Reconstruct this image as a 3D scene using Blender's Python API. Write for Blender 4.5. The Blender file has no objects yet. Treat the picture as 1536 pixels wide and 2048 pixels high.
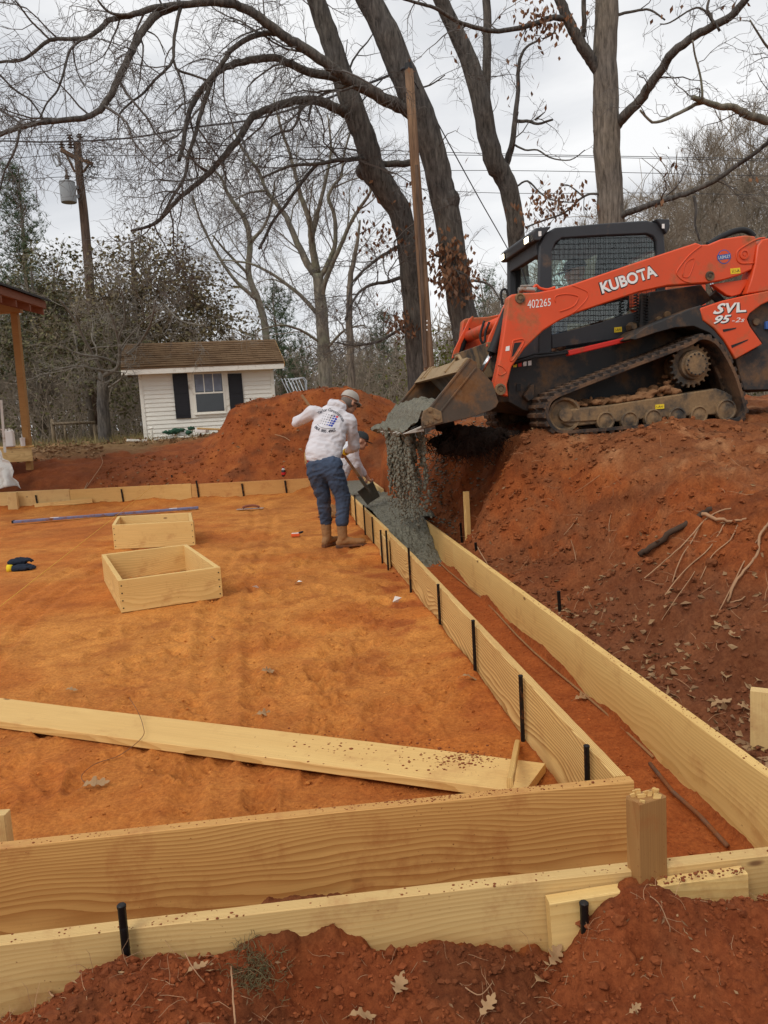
import bpy, math, random
import numpy as np
from mathutils import Vector, Matrix, noise as mnoise
from mathutils.bvhtree import BVHTree
SC = bpy.context.scene
COL = SC.collection
rnd = random.Random(11)
R = math.radians

# ------------------------------------------------------------------ camera, sky, sun, exposure
FPX = 1540.0; PITCH = R(7.2); ROLL = R(3.4); EYE = 1.45
_fw = Vector((0, math.cos(PITCH), -math.sin(PITCH))); _r0 = Vector((1, 0, 0)); _u0 = Vector((0, math.sin(PITCH), math.cos(PITCH)))
_rt = _r0*math.cos(ROLL) - _u0*math.sin(ROLL); _up = _u0*math.cos(ROLL) + _r0*math.sin(ROLL)
CAM = Vector((0, 0, EYE))
cd = bpy.data.cameras.new('camera'); cam = bpy.data.objects.new('camera', cd); COL.objects.link(cam)
cam.matrix_world = Matrix(((_rt.x, _up.x, -_fw.x, 0), (_rt.y, _up.y, -_fw.y, 0), (_rt.z, _up.z, -_fw.z, EYE), (0, 0, 0, 1)))
cd.sensor_fit = 'VERTICAL'; cd.sensor_height = 24; cd.lens = 24*FPX/2048
cd.clip_start = 0.05; cd.clip_end = 5000
SC.camera = cam
SUN_EL = R(48); SUN_AZ = R(215)
w = bpy.data.worlds.new('World'); SC.world = w; w.use_nodes = True
nt = w.node_tree; nt.nodes.clear()
wo = nt.nodes.new('ShaderNodeOutputWorld'); bg = nt.nodes.new('ShaderNodeBackground')
sky = nt.nodes.new('ShaderNodeTexSky'); sky.sky_type = 'NISHITA'; sky.sun_disc = False
sky.sun_elevation = SUN_EL; sky.sun_rotation = SUN_AZ
tc = nt.nodes.new('ShaderNodeTexCoord'); mp = nt.nodes.new('ShaderNodeMapping'); mp.inputs['Scale'].default_value = (1, 1, 2.6); mp.inputs['Rotation'].default_value = (0, .12, .5)
n1 = nt.nodes.new('ShaderNodeTexNoise'); n1.inputs['Scale'].default_value = 2.3; n1.inputs['Detail'].default_value = 7; n1.inputs['Roughness'].default_value = .5; n1.inputs['Distortion'].default_value = .35
cr = nt.nodes.new('ShaderNodeValToRGB')
cr.color_ramp.elements[0].position = .34; cr.color_ramp.elements[0].color = (.62, .645, .69, 1)
cr.color_ramp.elements[1].position = .63; cr.color_ramp.elements[1].color = (1.03, 1.03, 1.03, 1)
sm = nt.nodes.new('ShaderNodeMixRGB'); sm.blend_type = 'MULTIPLY'; sm.inputs[0].default_value = 1; sm.inputs[2].default_value = (.1, .1, .1, 1)
mx = nt.nodes.new('ShaderNodeMixRGB'); mx.inputs[0].default_value = .94
L = nt.links.new
L(tc.outputs['Generated'], mp.inputs[0]); L(mp.outputs[0], n1.inputs['Vector']); L(n1.outputs['Fac'], cr.inputs[0])
L(sky.outputs[0], sm.inputs[1]); L(sm.outputs[0], mx.inputs[1]); L(cr.outputs[0], mx.inputs[2]); L(mx.outputs[0], bg.inputs[0]); L(bg.outputs[0], wo.inputs[0])
bg.inputs[1].default_value = 1.0
sd = bpy.data.lights.new('sun', 'SUN'); sd.energy = 1.5; sd.angle = R(25); sd.color = (1, .96, .9)
sun = bpy.data.objects.new('sun', sd); COL.objects.link(sun)
_sd = Vector((math.sin(SUN_AZ)*math.cos(SUN_EL), math.cos(SUN_AZ)*math.cos(SUN_EL), math.sin(SUN_EL)))
sun.rotation_euler = _sd.to_track_quat('Z', 'Y').to_euler()
vs = SC.view_settings; vs.view_transform = 'Standard'; vs.look = 'None'; vs.exposure = 0.0; vs.gamma = 1; vs.use_curve_mapping = False

# ------------------------------------------------------------------ where a picture point lies in the world
def ray(x, y): return _fw + _rt*((x-768)/FPX) - _up*((y-1024)/FPX)
def G(x, y, z=0.0):
    d = ray(x, y); return CAM + d*((z-EYE)/d.z)
def D(x, y, Y):
    d = ray(x, y); return CAM + d*(Y/d.y)
def VPL(x, y, a, b):                      # on the upright plane through a and b
    n = Vector((b[1]-a[1], a[0]-b[0], 0)); d = ray(x, y)
    return CAM + d*((Vector((a[0], a[1], 0))-CAM).dot(n)/d.dot(n))
def PPL(x, y, o, n):
    d = ray(x, y); return CAM + d*((o-CAM).dot(n)/d.dot(n))

# ------------------------------------------------------------------ numpy noise
_prm = np.random.RandomState(5).permutation(256); _prm = np.concatenate([_prm, _prm, _prm])
_g2 = np.stack([np.cos(np.arange(256)*2.399), np.sin(np.arange(256)*2.399)], 1)
def pn(x, y):
    xi = np.floor(x).astype(int); yi = np.floor(y).astype(int); xf = x-xi; yf = y-yi; xi &= 255; yi &= 255
    u = xf*xf*xf*(xf*(xf*6-15)+10); v = yf*yf*yf*(yf*(yf*6-15)+10)
    def gr(a, b, dx, dy):
        h = _g2[_prm[_prm[a]+b]]; return h[..., 0]*dx + h[..., 1]*dy
    n00 = gr(xi, yi, xf, yf); n10 = gr((xi+1) & 255, yi, xf-1, yf); n01 = gr(xi, (yi+1) & 255, xf, yf-1); n11 = gr((xi+1) & 255, (yi+1) & 255, xf-1, yf-1)
    return (n00*(1-u)+n10*u)*(1-v) + (n01*(1-u)+n11*u)*v
def fbm(x, y, s, o=4, g=.5):
    r = 0; a = 1
    for k in range(o): r = r + a*pn(x*s+17.3*k, y*s-9.1*k); a *= g; s *= 2.03
    return r
def ss(a, b, x):
    t = np.clip((x-a)/(b-a), 0, 1); return t*t*(3-2*t)

# ------------------------------------------------------------------ objects
_CS = {}
class MB:
    def __init__(s): s.v = []; s.f = []
    def add(s, vs, fs):
        o = len(s.v); s.v.extend(vs); s.f.extend([tuple(i+o for i in f) for f in fs]); return o
    def box(s, c, sz, m=None, ch=0):
        c = Vector(c); x, y, z = sz[0]/2, sz[1]/2, sz[2]/2
        vs = [Vector((a*x, b*y, d*z)) for a in (-1, 1) for b in (-1, 1) for d in (-1, 1)]
        if m is not None: vs = [m @ v for v in vs]
        s.add([v+c for v in vs], [(0, 1, 3, 2), (4, 6, 7, 5), (0, 4, 5, 1), (2, 3, 7, 6), (0, 2, 6, 4), (1, 5, 7, 3)])
        return s
    def bar(s, a, b, wd, th, side=None):        # box from a to b
        a = Vector(a); b = Vector(b); x = (b-a).normalized()
        u = Vector(side) if side is not None else (Vector((0, 0, 1)) if abs(x.z) < .9 else Vector((0, 1, 0)))
        y = u.cross(x).normalized(); z = x.cross(y)
        vs = [p + y*(i*wd/2) + z*(j*th/2) for p in (a, b) for i, j in ((-1, -1), (1, -1), (1, 1), (-1, 1))]
        s.add(vs, [(3, 2, 1, 0), (4, 5, 6, 7), (0, 1, 5, 4), (1, 2, 6, 5), (2, 3, 7, 6), (3, 0, 4, 7)]); return s
    def tube(s, pts, rad, n=6, cap=True):
        k = len(pts)
        if not hasattr(rad, '__len__'): rad = [rad]*k
        pts = [p if isinstance(p, Vector) else Vector(p) for p in pts]
        cs = _CS.get(n)
        if cs is None: cs = _CS[n] = [(math.cos(2*math.pi*j/n), math.sin(2*math.pi*j/n)) for j in range(n)]
        V = s.v; F = s.f; o = len(V); ref = None
        for i in range(k):
            p = pts[i]; t = pts[i+1 if i < k-1 else i]-pts[i-1 if i else 0]
            if t.length_squared < 1e-18: t = Vector((0, 0, 1))
            t.normalize()
            if ref is None: ref = t.orthogonal()
            else:
                ref = ref-t*ref.dot(t)
                if ref.length_squared < 1e-12: ref = t.orthogonal()
            ref.normalize(); b = t.cross(ref); r = rad[i]; px, py, pz = p; ax, ay, az = ref.x*r, ref.y*r, ref.z*r; bx, by, bz = b.x*r, b.y*r, b.z*r
            for c, d in cs: V.append((px+ax*c+bx*d, py+ay*c+by*d, pz+az*c+bz*d))
        for i in range(k-1):
            q = o+i*n
            for j in range(n-1): F.append((q+j, q+j+1, q+n+j+1, q+n+j))
            F.append((q+n-1, q, q+n, q+2*n-1))
        if cap and n > 2:
            F.append(tuple(o+j for j in reversed(range(n)))); F.append(tuple(o+(k-1)*n+j for j in range(n)))
        return s
    def cyl(s, a, b, r0, r1=None, n=16): return s.tube([a, b], [r0, r0 if r1 is None else r1], n)
    def lathe(s, o, ax, prof, n=20, cap=True):  # prof: (r, h)
        o = Vector(o); ax = Vector(ax).normalized(); e = ax.orthogonal().normalized(); g = ax.cross(e); q = len(s.v)
        for r, h in prof:
            for j in range(n):
                a = 2*math.pi*j/n; s.v.append(o+ax*h+(e*math.cos(a)+g*math.sin(a))*r)
        for i in range(len(prof)-1):
            for j in range(n):
                j2 = (j+1) % n; s.f.append((q+i*n+j, q+i*n+j2, q+(i+1)*n+j2, q+(i+1)*n+j))
        if cap:
            s.f.append(tuple(q+j for j in reversed(range(n)))); s.f.append(tuple(q+(len(prof)-1)*n+j for j in range(n)))
        return s
    def prism(s, A, B):                         # two matching outlines
        n = len(A); o = s.add([Vector(p) for p in A]+[Vector(p) for p in B], [])
        s.f.append(tuple(o+i for i in range(n))); s.f.append(tuple(o+n+i for i in reversed(range(n))))
        for i in range(n):
            j = (i+1) % n; s.f.append((o+j, o+i, o+n+i, o+n+j))
        return s
    def ball(s, c, r, n=10, m=7, sc=(1, 1, 1), rot=None):
        c = Vector(c); vs = []
        for i in range(m+1):
            th = math.pi*i/m
            for j in range(n):
                a = 2*math.pi*j/n; p = Vector((math.sin(th)*math.cos(a)*r*sc[0], math.sin(th)*math.sin(a)*r*sc[1], math.cos(th)*r*sc[2]))
                vs.append(c + (rot @ p if rot is not None else p))
        fs = [(i*n+j, (i+1)*n+j, (i+1)*n+(j+1) % n, i*n+(j+1) % n) for i in range(m) for j in range(n)]
        s.add(vs, fs); return s
    def mesh(s, name, smooth=False):
        me = bpy.data.meshes.new(name); nv = len(s.v); nf = len(s.f)
        co = np.array([tuple(v) for v in s.v], np.float32).ravel(); lt = np.array([len(f) for f in s.f], np.int32); lv = np.array([i for f in s.f for i in f], np.int32)
        me.vertices.add(nv); me.vertices.foreach_set('co', co); me.loops.add(len(lv)); me.loops.foreach_set('vertex_index', lv); me.polygons.add(nf)
        me.polygons.foreach_set('loop_start', np.concatenate([[0], np.cumsum(lt)[:-1]]).astype(np.int32)); me.polygons.foreach_set('loop_total', lt)
        me.polygons.foreach_set('use_smooth', np.full(nf, bool(smooth)))
        me.update(calc_edges=True); return me
    def build(s, name, mat, parent=None, smooth=False, bevel=0, mw=None, kind=None, auto=None, seg=2):
        me = s.mesh(name, smooth=smooth or auto is not None)
        if auto is not None: sharp(me, auto)
        return link(name, me, mat, parent, bevel, mw, kind, seg)
def sharp(me, ang):
    import bmesh
    bm = bmesh.new(); bm.from_mesh(me)
    bmesh.ops.recalc_face_normals(bm, faces=bm.faces)
    for e in bm.edges:
        if len(e.link_faces) == 2 and e.calc_face_angle(0) > R(ang): e.smooth = False
    bm.to_mesh(me); bm.free()
def setp(o, parent):
    o.parent = parent
    if parent is not None: o.matrix_parent_inverse = parent.matrix_basis.inverted()
def link(name, me, mat, parent=None, bevel=0, mw=None, kind=None, seg=2):
    o = bpy.data.objects.new(name, me)
    if mat is not None and len(me.materials) == 0: me.materials.append(mat)
    COL.objects.link(o)
    if mw is not None: o.matrix_basis = mw
    if parent is not None: setp(o, parent)
    if bevel:
        b = o.modifiers.new('bevel', 'BEVEL'); b.width = bevel; b.segments = seg; b.limit_method = 'ANGLE'; b.angle_limit = R(40)
    if kind: o['kind'] = kind
    return o
def tag(o, label=None, cat=None, group=None, kind=None):
    if label: o['label'] = label
    if cat: o['category'] = cat
    if group: o['group'] = group
    if kind: o['kind'] = kind
    return o
def thing(name, label, cat, loc=(0, 0, 0), group=None, rz=0):
    o = bpy.data.objects.new(name, None); o.empty_display_size = .1; COL.objects.link(o)
    o.matrix_basis = Matrix.Translation(Vector(loc)) @ Matrix.Rotation(rz, 4, 'Z')
    return tag(o, label, cat, group)
def copy_tree(o, mw, label=None, group=None):
    c = o.copy(); COL.objects.link(c); c.matrix_basis = mw
    if label: c['label'] = label
    if group: c['group'] = group
    for ch in list(o.children):
        d = ch.copy(); COL.objects.link(d); d.parent = c
        for g in ch.children:
            e = g.copy(); COL.objects.link(e); e.parent = d
    return c
def text_mesh(s, size, align='CENTER', shear=0, extrude=0, offset=0):
    cu = bpy.data.curves.new('lettering', 'FONT'); cu.body = s; cu.size = size; cu.align_x = align; cu.align_y = 'CENTER'; cu.shear = shear; cu.extrude = extrude; cu.offset = offset
    cu.resolution_u = 3
    o = bpy.data.objects.new('lettering', cu); COL.objects.link(o)
    me = bpy.data.meshes.new_from_object(o.evaluated_get(bpy.context.evaluated_depsgraph_get()))
    bpy.data.objects.remove(o); bpy.data.curves.remove(cu); return me
def frame(o, x, y, z):
    return Matrix(((x.x, y.x, z.x, o.x), (x.y, y.y, z.y, o.y), (x.z, y.z, z.z, o.z), (0, 0, 0, 1)))

# ------------------------------------------------------------------ materials
class NT:
    def __init__(s, name):
        s.m = bpy.data.materials.new(name); s.m.use_nodes = True; s.t = s.m.node_tree
        s.b = s.t.nodes['Principled BSDF']; s.b.inputs['Specular IOR Level'].default_value = .3
        s.tc = s.n('ShaderNodeTexCoord')
    def n(s, t, **k):
        q = s.t.nodes.new(t)
        for a, b in k.items(): setattr(q, a, b)
        return q
    def put(s, sock, v):
        if isinstance(v, bpy.types.NodeSocket): s.t.links.new(v, sock)
        elif isinstance(v, (tuple, list)) and len(v) == 3 and sock.type == 'RGBA': sock.default_value = (*v, 1)
        else: sock.default_value = v
    def noise(s, vec, scale, detail=4, rough=.55, dist=0):
        q = s.n('ShaderNodeTexNoise'); s.put(q.inputs['Vector'], vec); q.inputs['Scale'].default_value = scale; q.inputs['Detail'].default_value = detail; q.inputs['Roughness'].default_value = rough; q.inputs['Distortion'].default_value = dist
        return q.outputs['Fac']
    def ramp(s, f, a, b, ca=(0, 0, 0), cb=(1, 1, 1)):
        q = s.n('ShaderNodeValToRGB'); s.put(q.inputs[0], f); e = q.color_ramp.elements
        e[0].position = a; e[0].color = (*ca, 1); e[1].position = b; e[1].color = (*cb, 1); return q.outputs[0]
    def mix(s, f, a, b, mode='MIX'):
        q = s.n('ShaderNodeMixRGB', blend_type=mode); s.put(q.inputs[0], f); s.put(q.inputs[1], a); s.put(q.inputs[2], b); return q.outputs[0]
    def math(s, op, a, b=0.0):
        q = s.n('ShaderNodeMath', operation=op); s.put(q.inputs[0], a); s.put(q.inputs[1], b); return q.outputs[0]
    def vmath(s, op, a, b=(0, 0, 0)):
        q = s.n('ShaderNodeVectorMath', operation=op); s.put(q.inputs[0], a); s.put(q.inputs[1], b); return q.outputs[0]
    def map(s, vec, sc=(1, 1, 1), loc=(0, 0, 0)):
        q = s.n('ShaderNodeMapping'); s.put(q.inputs['Vector'], vec); q.inputs['Scale'].default_value = sc; q.inputs['Location'].default_value = loc; return q.outputs[0]
    def bump(s, h, st=.3, dist=.01, nrm=None):
        q = s.n('ShaderNodeBump'); q.inputs['Strength'].default_value = st; q.inputs['Distance'].default_value = dist; s.put(q.inputs['Height'], h)
        if nrm is not None: s.put(q.inputs['Normal'], nrm)
        return q.outputs[0]
    def done(s, col=None, rough=None, nrm=None, metal=None, spec=None):
        if col is not None: s.put(s.b.inputs['Base Color'], col)
        if rough is not None: s.put(s.b.inputs['Roughness'], rough)
        if nrm is not None: s.put(s.b.inputs['Normal'], nrm)
        if metal is not None: s.b.inputs['Metallic'].default_value = metal
        if spec is not None: s.b.inputs['Specular IOR Level'].default_value = spec
        return s.m
MUD = (.235, .085, .028)
def pm(name, col, rough=.6, metal=0, var=.3, vs=6, bump=.15, bs=60, mud=0, ms=3.0, mcol=MUD, sc=(1, 1, 1), spec=.3):
    t = NT(name); o = t.map(t.tc.outputs['Object'], sc)
    c = t.mix(t.noise(o, vs, 5, .6), tuple(x*(1-var) for x in col), tuple(min(1, x*(1+var)) for x in col))
    r = rough
    if mud:
        f = t.ramp(t.noise(o, ms, 8, .68), .62-.42*mud, .74-.30*mud)
        c = t.mix(f, c, t.mix(t.noise(o, ms*9, 4), tuple(x*.6 for x in mcol), tuple(x*1.3 for x in mcol)))
        r = t.math('MAXIMUM', rough, t.math('MULTIPLY', f, .9))
    return t.done(c, r, t.bump(t.noise(o, bs, 4, .6), bump, .004) if bump else None, metal, spec)

def make_wood(name, light, dark, grain=1.0, dirt=.25, weather=0):
    t = NT(name); ob = t.tc.outputs['Object']; oi = t.n('ShaderNodeObjectInfo')
    off = t.vmath('MULTIPLY', t.n('ShaderNodeCombineXYZ').outputs[0], (1, 1, 1))
    cx = t.n('ShaderNodeCombineXYZ'); t.put(cx.inputs[0], t.math('MULTIPLY', oi.outputs['Random'], 37.0)); t.put(cx.inputs[1], t.math('MULTIPLY_ADD', oi.outputs['Random'], .12)); t.put(cx.inputs[2], t.math('MULTIPLY', oi.outputs['Random'], .16))
    p = t.vmath('ADD', ob, cx.outputs[0]); p = t.vmath('ADD', p, (0, .055, -.07))
    lo = t.n('ShaderNodeTexNoise'); t.put(lo.inputs['Vector'], t.map(p, (.9, 3, 3))); lo.inputs['Scale'].default_value = 1.1; lo.inputs['Detail'].default_value = 2
    dv = t.vmath('MULTIPLY', t.vmath('SUBTRACT', lo.outputs['Color'], (.5, .5, .5)), (0, .06, .06))
    q = t.vmath('ADD', p, dv)
    wv = t.n('ShaderNodeTexWave', wave_type='RINGS', rings_direction='X', wave_profile='SAW'); t.put(wv.inputs['Vector'], t.map(q, (.04, 1, 1))); wv.inputs['Scale'].default_value = 62; wv.inputs['Distortion'].default_value = .6; wv.inputs['Detail'].default_value = 2; wv.inputs['Detail Scale'].default_value = 2
    ring = t.ramp(wv.outputs['Fac'], .25, .95)
    fib = t.noise(t.map(p, (3, 140, 140)), 1.0, 3, .6)
    big = t.noise(t.map(p, (1.2, 6, 6)), 1.0, 3)
    c = t.mix(t.math('MULTIPLY', ring, .62*grain), light, dark)
    c = t.mix(t.ramp(fib, .3, .75), t.mix(.22, c, tuple(x*.5 for x in dark)), c)
    c = t.mix(t.ramp(big, .35, .7), t.mix(.3, c, dark), c)
    vo = t.n('ShaderNodeTexVoronoi'); t.put(vo.inputs['Vector'], t.map(p, (2.6, 7, 7), (.3, .2, .1))); vo.inputs['Scale'].default_value = 1.0
    c = t.mix(t.ramp(vo.outputs['Distance'], .05, .085, (.92, .92, .92), (0, 0, 0)), c, (.17, .075, .025))
    d = t.ramp(t.noise(ob, 4.5, 9, .72), .57-.08*dirt, .68)
    c = t.mix(t.math('MULTIPLY', d, dirt), c, (.33, .105, .028))
    sp = t.ramp(t.noise(ob, 85, 2, .5), .70, .74)
    c = t.mix(t.math('MULTIPLY', t.math('MULTIPLY', sp, t.ramp(t.noise(ob, 3, 3), .45, .6)), min(1, dirt*2.2)), c, (.2, .065, .02))
    rv = t.math('FRACT', t.math('MULTIPLY', oi.outputs['Random'], 7.31)); c = t.mix(rv, t.mix(1, c, (.97, .92, .84), 'MULTIPLY'), t.mix(1, c, (1.06, 1.07, 1.10), 'MULTIPLY'))
    if weather: c = t.mix(weather, c, (.28, .22, .17))
    return t.done(c, .62, t.bump(t.math('ADD', t.math('MULTIPLY', ring, -.5), t.math('MULTIPLY', fib, .6)), .22, .003))
M = {}
M['wood'] = make_wood('pine_lumber', (.82, .56, .215), (.50, .26, .07), 1.055, .3)
M['wood_grain'] = make_wood('grainy_pine', (.84, .59, .235), (.36, .165, .04), 1.55, .25)
M['wood_amber'] = make_wood('amber_pine', (.72, .42, .14), (.38, .155, .036), 1.25, .6)
M['wood_pale'] = make_wood('pale_pine', (.84, .60, .245), (.55, .32, .095), .85, .35)
M['wood_dull'] = make_wood('dull_spruce', (.75, .54, .235), (.50, .29, .095), .85, .45, .06)
M['wood_brown'] = make_wood('wet_brown_post', (.40, .215, .075), (.24, .105, .03), .6, .6)
M['wood_post'] = make_wood('porch_post_wood', (.42, .24, .085), (.26, .13, .04), .5, .1)
M['steel_black'] = pm('black_steel', (.014, .013, .013), .42, .3, .4, 30, .2, 120, .12, 14)

def make_soil():
    t = NT('red_clay_soil'); ob = t.tc.outputs['Object']
    at = t.n('ShaderNodeVertexColor', layer_name='soil')
    n = t.noise(ob, 2.6, 9, .68); n2 = t.noise(ob, 55, 8, .75); n3 = t.noise(ob, 12, 8, .7)
    c = t.mix(t.ramp(n, .36, .64), t.mix(1, at.outputs['Color'], (.84, .76, .7), 'MULTIPLY'), t.mix(1, at.outputs['Color'], (1.12, 1.1, 1.05), 'MULTIPLY'))
    c = t.mix(t.ramp(n3, .36, .56), t.mix(1, c, (.86, .78, .74), 'MULTIPLY'), c)
    c = t.mix(t.ramp(n2, .32, .66), t.mix(1, c, (.62, .53, .5), 'MULTIPLY'), t.mix(1, c, (1.15, 1.14, 1.10), 'MULTIPLY'))
    sp = t.ramp(t.noise(ob, 34, 3, .6), .66, .70); c = t.mix(t.math('MULTIPLY', sp, .6), c, t.mix(1, c, (.42, .33, .32), 'MULTIPLY'))
    nr = t.bump(n3, .5, .03); nr = t.bump(n2, .6, .012, nr); nr = t.bump(t.noise(ob, 160, 4, .7), .4, .004, nr)
    return t.done(c, .93, nr, spec=.15)
M['soil'] = make_soil()
def make_clod():
    t = NT('clod_soil'); ob = t.tc.outputs['Object']; at = t.n('ShaderNodeVertexColor', layer_name='soil')
    n2 = t.noise(ob, 60, 6, .7)
    c = t.mix(t.ramp(n2, .3, .7), t.mix(1, at.outputs['Color'], (.6, .5, .48), 'MULTIPLY'), t.mix(1, at.outputs['Color'], (1.1, 1.1, 1.1), 'MULTIPLY'))
    return t.done(c, .95, t.bump(n2, .5, .006), spec=.12)
M['clod'] = make_clod()

# ------------------------------------------------------------------ lines the form boards stand on
INN = [(.672, 2.29), (.516, 3.573), (.19, 6.3), (-.017, 7.8), (-.335, 10.1), (-.93, 14.45)]      # pad-side face of the inner form
def inn_x(y): return np.interp(y, [p[1] for p in INN], [p[0] for p in INN])
def out_x(y): return 1.377-.1155*y                                                                # trench-side face of the outer form
FI = (G(0, 1696, .286), G(1268, 1562, .286)); FO = (G(0, 1890, .286), G(1536, 1710, .286))
def fi_y(x): return FI[0].y + (FI[1].y-FI[0].y)*(x-FI[0].x)/(FI[1].x-FI[0].x)
def fo_y(x): return FO[0].y + (FO[1].y-FO[0].y)*(x-FO[0].x)/(FO[1].x-FO[0].x)
FAR = (Vector((-9.2, 15.45, 0)), Vector((-.93, 14.5, 0)))
def far_y(x): return FAR[0].y + (FAR[1].y-FAR[0].y)*(x-FAR[0].x)/(FAR[1].x-FAR[0].x)

# ------------------------------------------------------------------ terrain
CP = []
def cz(x, y, z): CP.append((float(x), float(y), float(z)))
def cpx(px, py, Y):
    p = D(px, py, Y); cz(p.x, p.y, p.z)
for y in np.arange(2.6, 14.6, 1.1):
    xi = float(inn_x(y))
    for x in (xi-.06, xi-.8, xi-2.2, xi-4, xi-6.5): cz(x, y, 0)
    if y < 14: cz(xi+.12, y, -.01); cz(out_x(y)-.08, y, -.01)
for x in np.arange(-4, .9, .6): cz(x, fi_y(x)+.12, 0); cz(x, fo_y(x)+.13, 0)
for x in np.arange(-9, -1, 1.0): cz(x, far_y(x)-.1, .03)
cz(1.2, 2.1, 0); cz(1.0, 2.9, 0)
# dirt heaped against the near face of the outer front form (its line as the picture shows it)
for px, py in ((-250, 2030), (-60, 2040), (40, 2012), (120, 1985), (200, 1935), (250, 1917), (325, 1905), (450, 1908), (525, 1893), (565, 1880), (660, 1853), (725, 1873), (768, 1884), (858, 1852), (893, 1850), (968, 1875), (1068, 1880), (1108, 1902)):
    p = VPL(px, py, FO[0], FO[1]); cz(p.x, p.y-.02, p.z)
for px, py in ((1183, 1826), (1215, 1805), (1248, 1788), (1290, 1786), (1338, 1790), (1413, 1750), (1498, 1742), (1560, 1735), (1700, 1720)):
    p = VPL(px, py, FO[0], FO[1]); k_ = .035 if 1160 < px < 1345 else .012; cz(p.x, p.y-.085, p.z+k_); cz(p.x, p.y-.05, p.z+k_); cz(p.x, p.y-.14, p.z+k_*.6)
for px, py, z in ((20, 2048, -.06), (300, 1990, .1), (600, 1985, .12), (900, 1975, .14), (1080, 1985, .09), (1280, 1880, .21), (1500, 1880, .2), (700, 2048, .1), (1100, 2048, .1), (1450, 2048, .16), (150, 2048, .03)):
    p = G(px, py, z); cz(p.x, p.y, z)
for x in (-2, -1, 0, 1, 2):
    cz(x, .6, .1+.03*x); cz(x, -1, .1); cz(x*3, -6, .1); cz(x*12, -40, 0)
# outside of the outer right form: fill, then the cut bank
for y in (2.05, 2.6, 3.3, 4.0, 4.8, 5.6, 6.4, 7.2): cz(out_x(y)+.10, y, .17 if y < 6 else .12)
for a in ((1207, 1205, 5.2), (1207, 1060, 5.62), (1207, 960, 6.0), (1207, 921, 6.3), (1207, 868, 7.0), (1340, 1300, 3.8), (1340, 1200, 4.0), (1340, 1050, 4.6), (1340, 953, 5.1), (1340, 900, 5.9), (1340, 860, 6.8),
          (1500, 1390, 3.3), (1500, 1300, 3.38), (1500, 1200, 3.7), (1500, 1100, 4.1), (1500, 1010, 4.5), (1500, 950, 5.2), (1500, 880, 6.3), (1500, 843, 7.1), (1073, 1136, 6.2), (1073, 1000, 6.6), (1073, 900, 6.9), (1073, 870, 7.05),
          (950, 1065, 7.5), (950, 960, 8.15), (955, 890, 8.35), (1010, 872, 7.6), (1000, 940, 7.3), (830, 1000, 9.1), (830, 930, 9.7), (820, 880, 10.2), (900, 870, 9.2), (770, 945, 11.3), (775, 880, 12.2)): cpx(*a)
for x, y, z in ((2.2, 7.6, 1.21), (3.4, 7.4, 1.22), (1.55, 7.6, 1.18), (1.5, 9.3, 1.2), (3.4, 9.4, 1.25), (5, 7, 1.2), (6, 5, 1.05), (2.6, 3.6, .5), (3.3, 3.6, .75), (3.5, 2.2, .6), (2.0, 2.2, .3), (5, 2, .9), (1.2, 11, 1.2), (1.5, 14, 1.25), (6, 10, 1.3), (10, 8, 1.3), (10, 0, 1), (20, 5, 1.3), (20, -20, 1), (5, 16, 1.25), (15, 16, 1.3), (4, 22, 1.2), (18, 28, 1.3), (40, 10, 1.4)): cz(x, y, z)
# spoil heap behind the far form, and the yard in front of the shed
for a in ((300, 962, 15.5), (300, 930, 16.3), (300, 900, 18.2), (300, 884, 20.3), (100, 962, 15.9), (100, 930, 17), (100, 902, 19), (-100, 930, 17.5), (420, 958, 15.4), (415, 930, 16), (405, 905, 16.9), (395, 886, 18.4), (428, 886, 17.2), (440, 868, 16.75), (449, 842, 16.85), (458, 822, 16.95), (470, 810, 17.1), (350, 900, 17.6), (360, 930, 16.1), (520, 800, 17.2), (580, 785, 17.1), (640, 776, 17.0), (690, 774, 16.9), (730, 786, 16.8), (780, 822, 16.6), (500, 870, 16.2), (580, 870, 16.0), (660, 870, 15.7), (740, 880, 15.2), (520, 940, 15.4), (600, 935, 15.3), (680, 930, 15), (735, 940, 14.3)): cpx(*a)
for x, y, z in ((-1, 19, 1.5), (-3, 19.5, 1.35), (.5, 18.5, 1.5), (-5.4, 22, 1.1), (-10, 21, 1.05), (-14, 16, .9), (-14, 10, .5), (-10, 8, .1), (-12, 3, .1), (-8, 0, .1), (-20, -10, .1), (-20, 30, 1.0), (-10, 30, 1.05), (0, 30, 1.15), (10, 35, 1.2), (-40, 10, .8), (-40, 60, 1.1), (0, 60, 1.2), (40, 60, 1.3), (0, 110, 1.4), (90, 90, 1.5), (-90, 90, 1.2), (120, 0, 1.3), (-120, 0, .8), (0, -120, .4)): cz(x, y, z)
_cp = np.array(CP); _X = _cp[:, :2]
_A = np.sqrt(((_X[:, None]-_X[None])**2).sum(2)+1e-4); _n = len(_cp)
_K = np.zeros((_n+3, _n+3)); _K[:_n, :_n] = -_A - np.eye(_n)*.002; _K[:_n, _n] = 1; _K[:_n, _n+1:] = _X; _K[_n, :_n] = 1; _K[_n+1:, :_n] = _X.T
_W = np.linalg.solve(_K, np.concatenate([_cp[:, 2], np.zeros(3)]))
def base_h(x, y):
    x = np.asarray(x, float); y = np.asarray(y, float); out = np.empty_like(x)
    for i in range(0, x.size, 20000):
        xx = x[i:i+20000]; yy = y[i:i+20000]
        d = np.sqrt((xx[:, None]-_X[:, 0])**2+(yy[:, None]-_X[:, 1])**2+1e-4)
        out[i:i+20000] = -d @ _W[:_n] + _W[_n] + _W[_n+1]*xx + _W[_n+2]*yy
    r = np.hypot(x, y); return np.where(r > 130, out*0+1.2, out*(1-ss(80, 130, r))+1.2*ss(80, 130, r))
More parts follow.
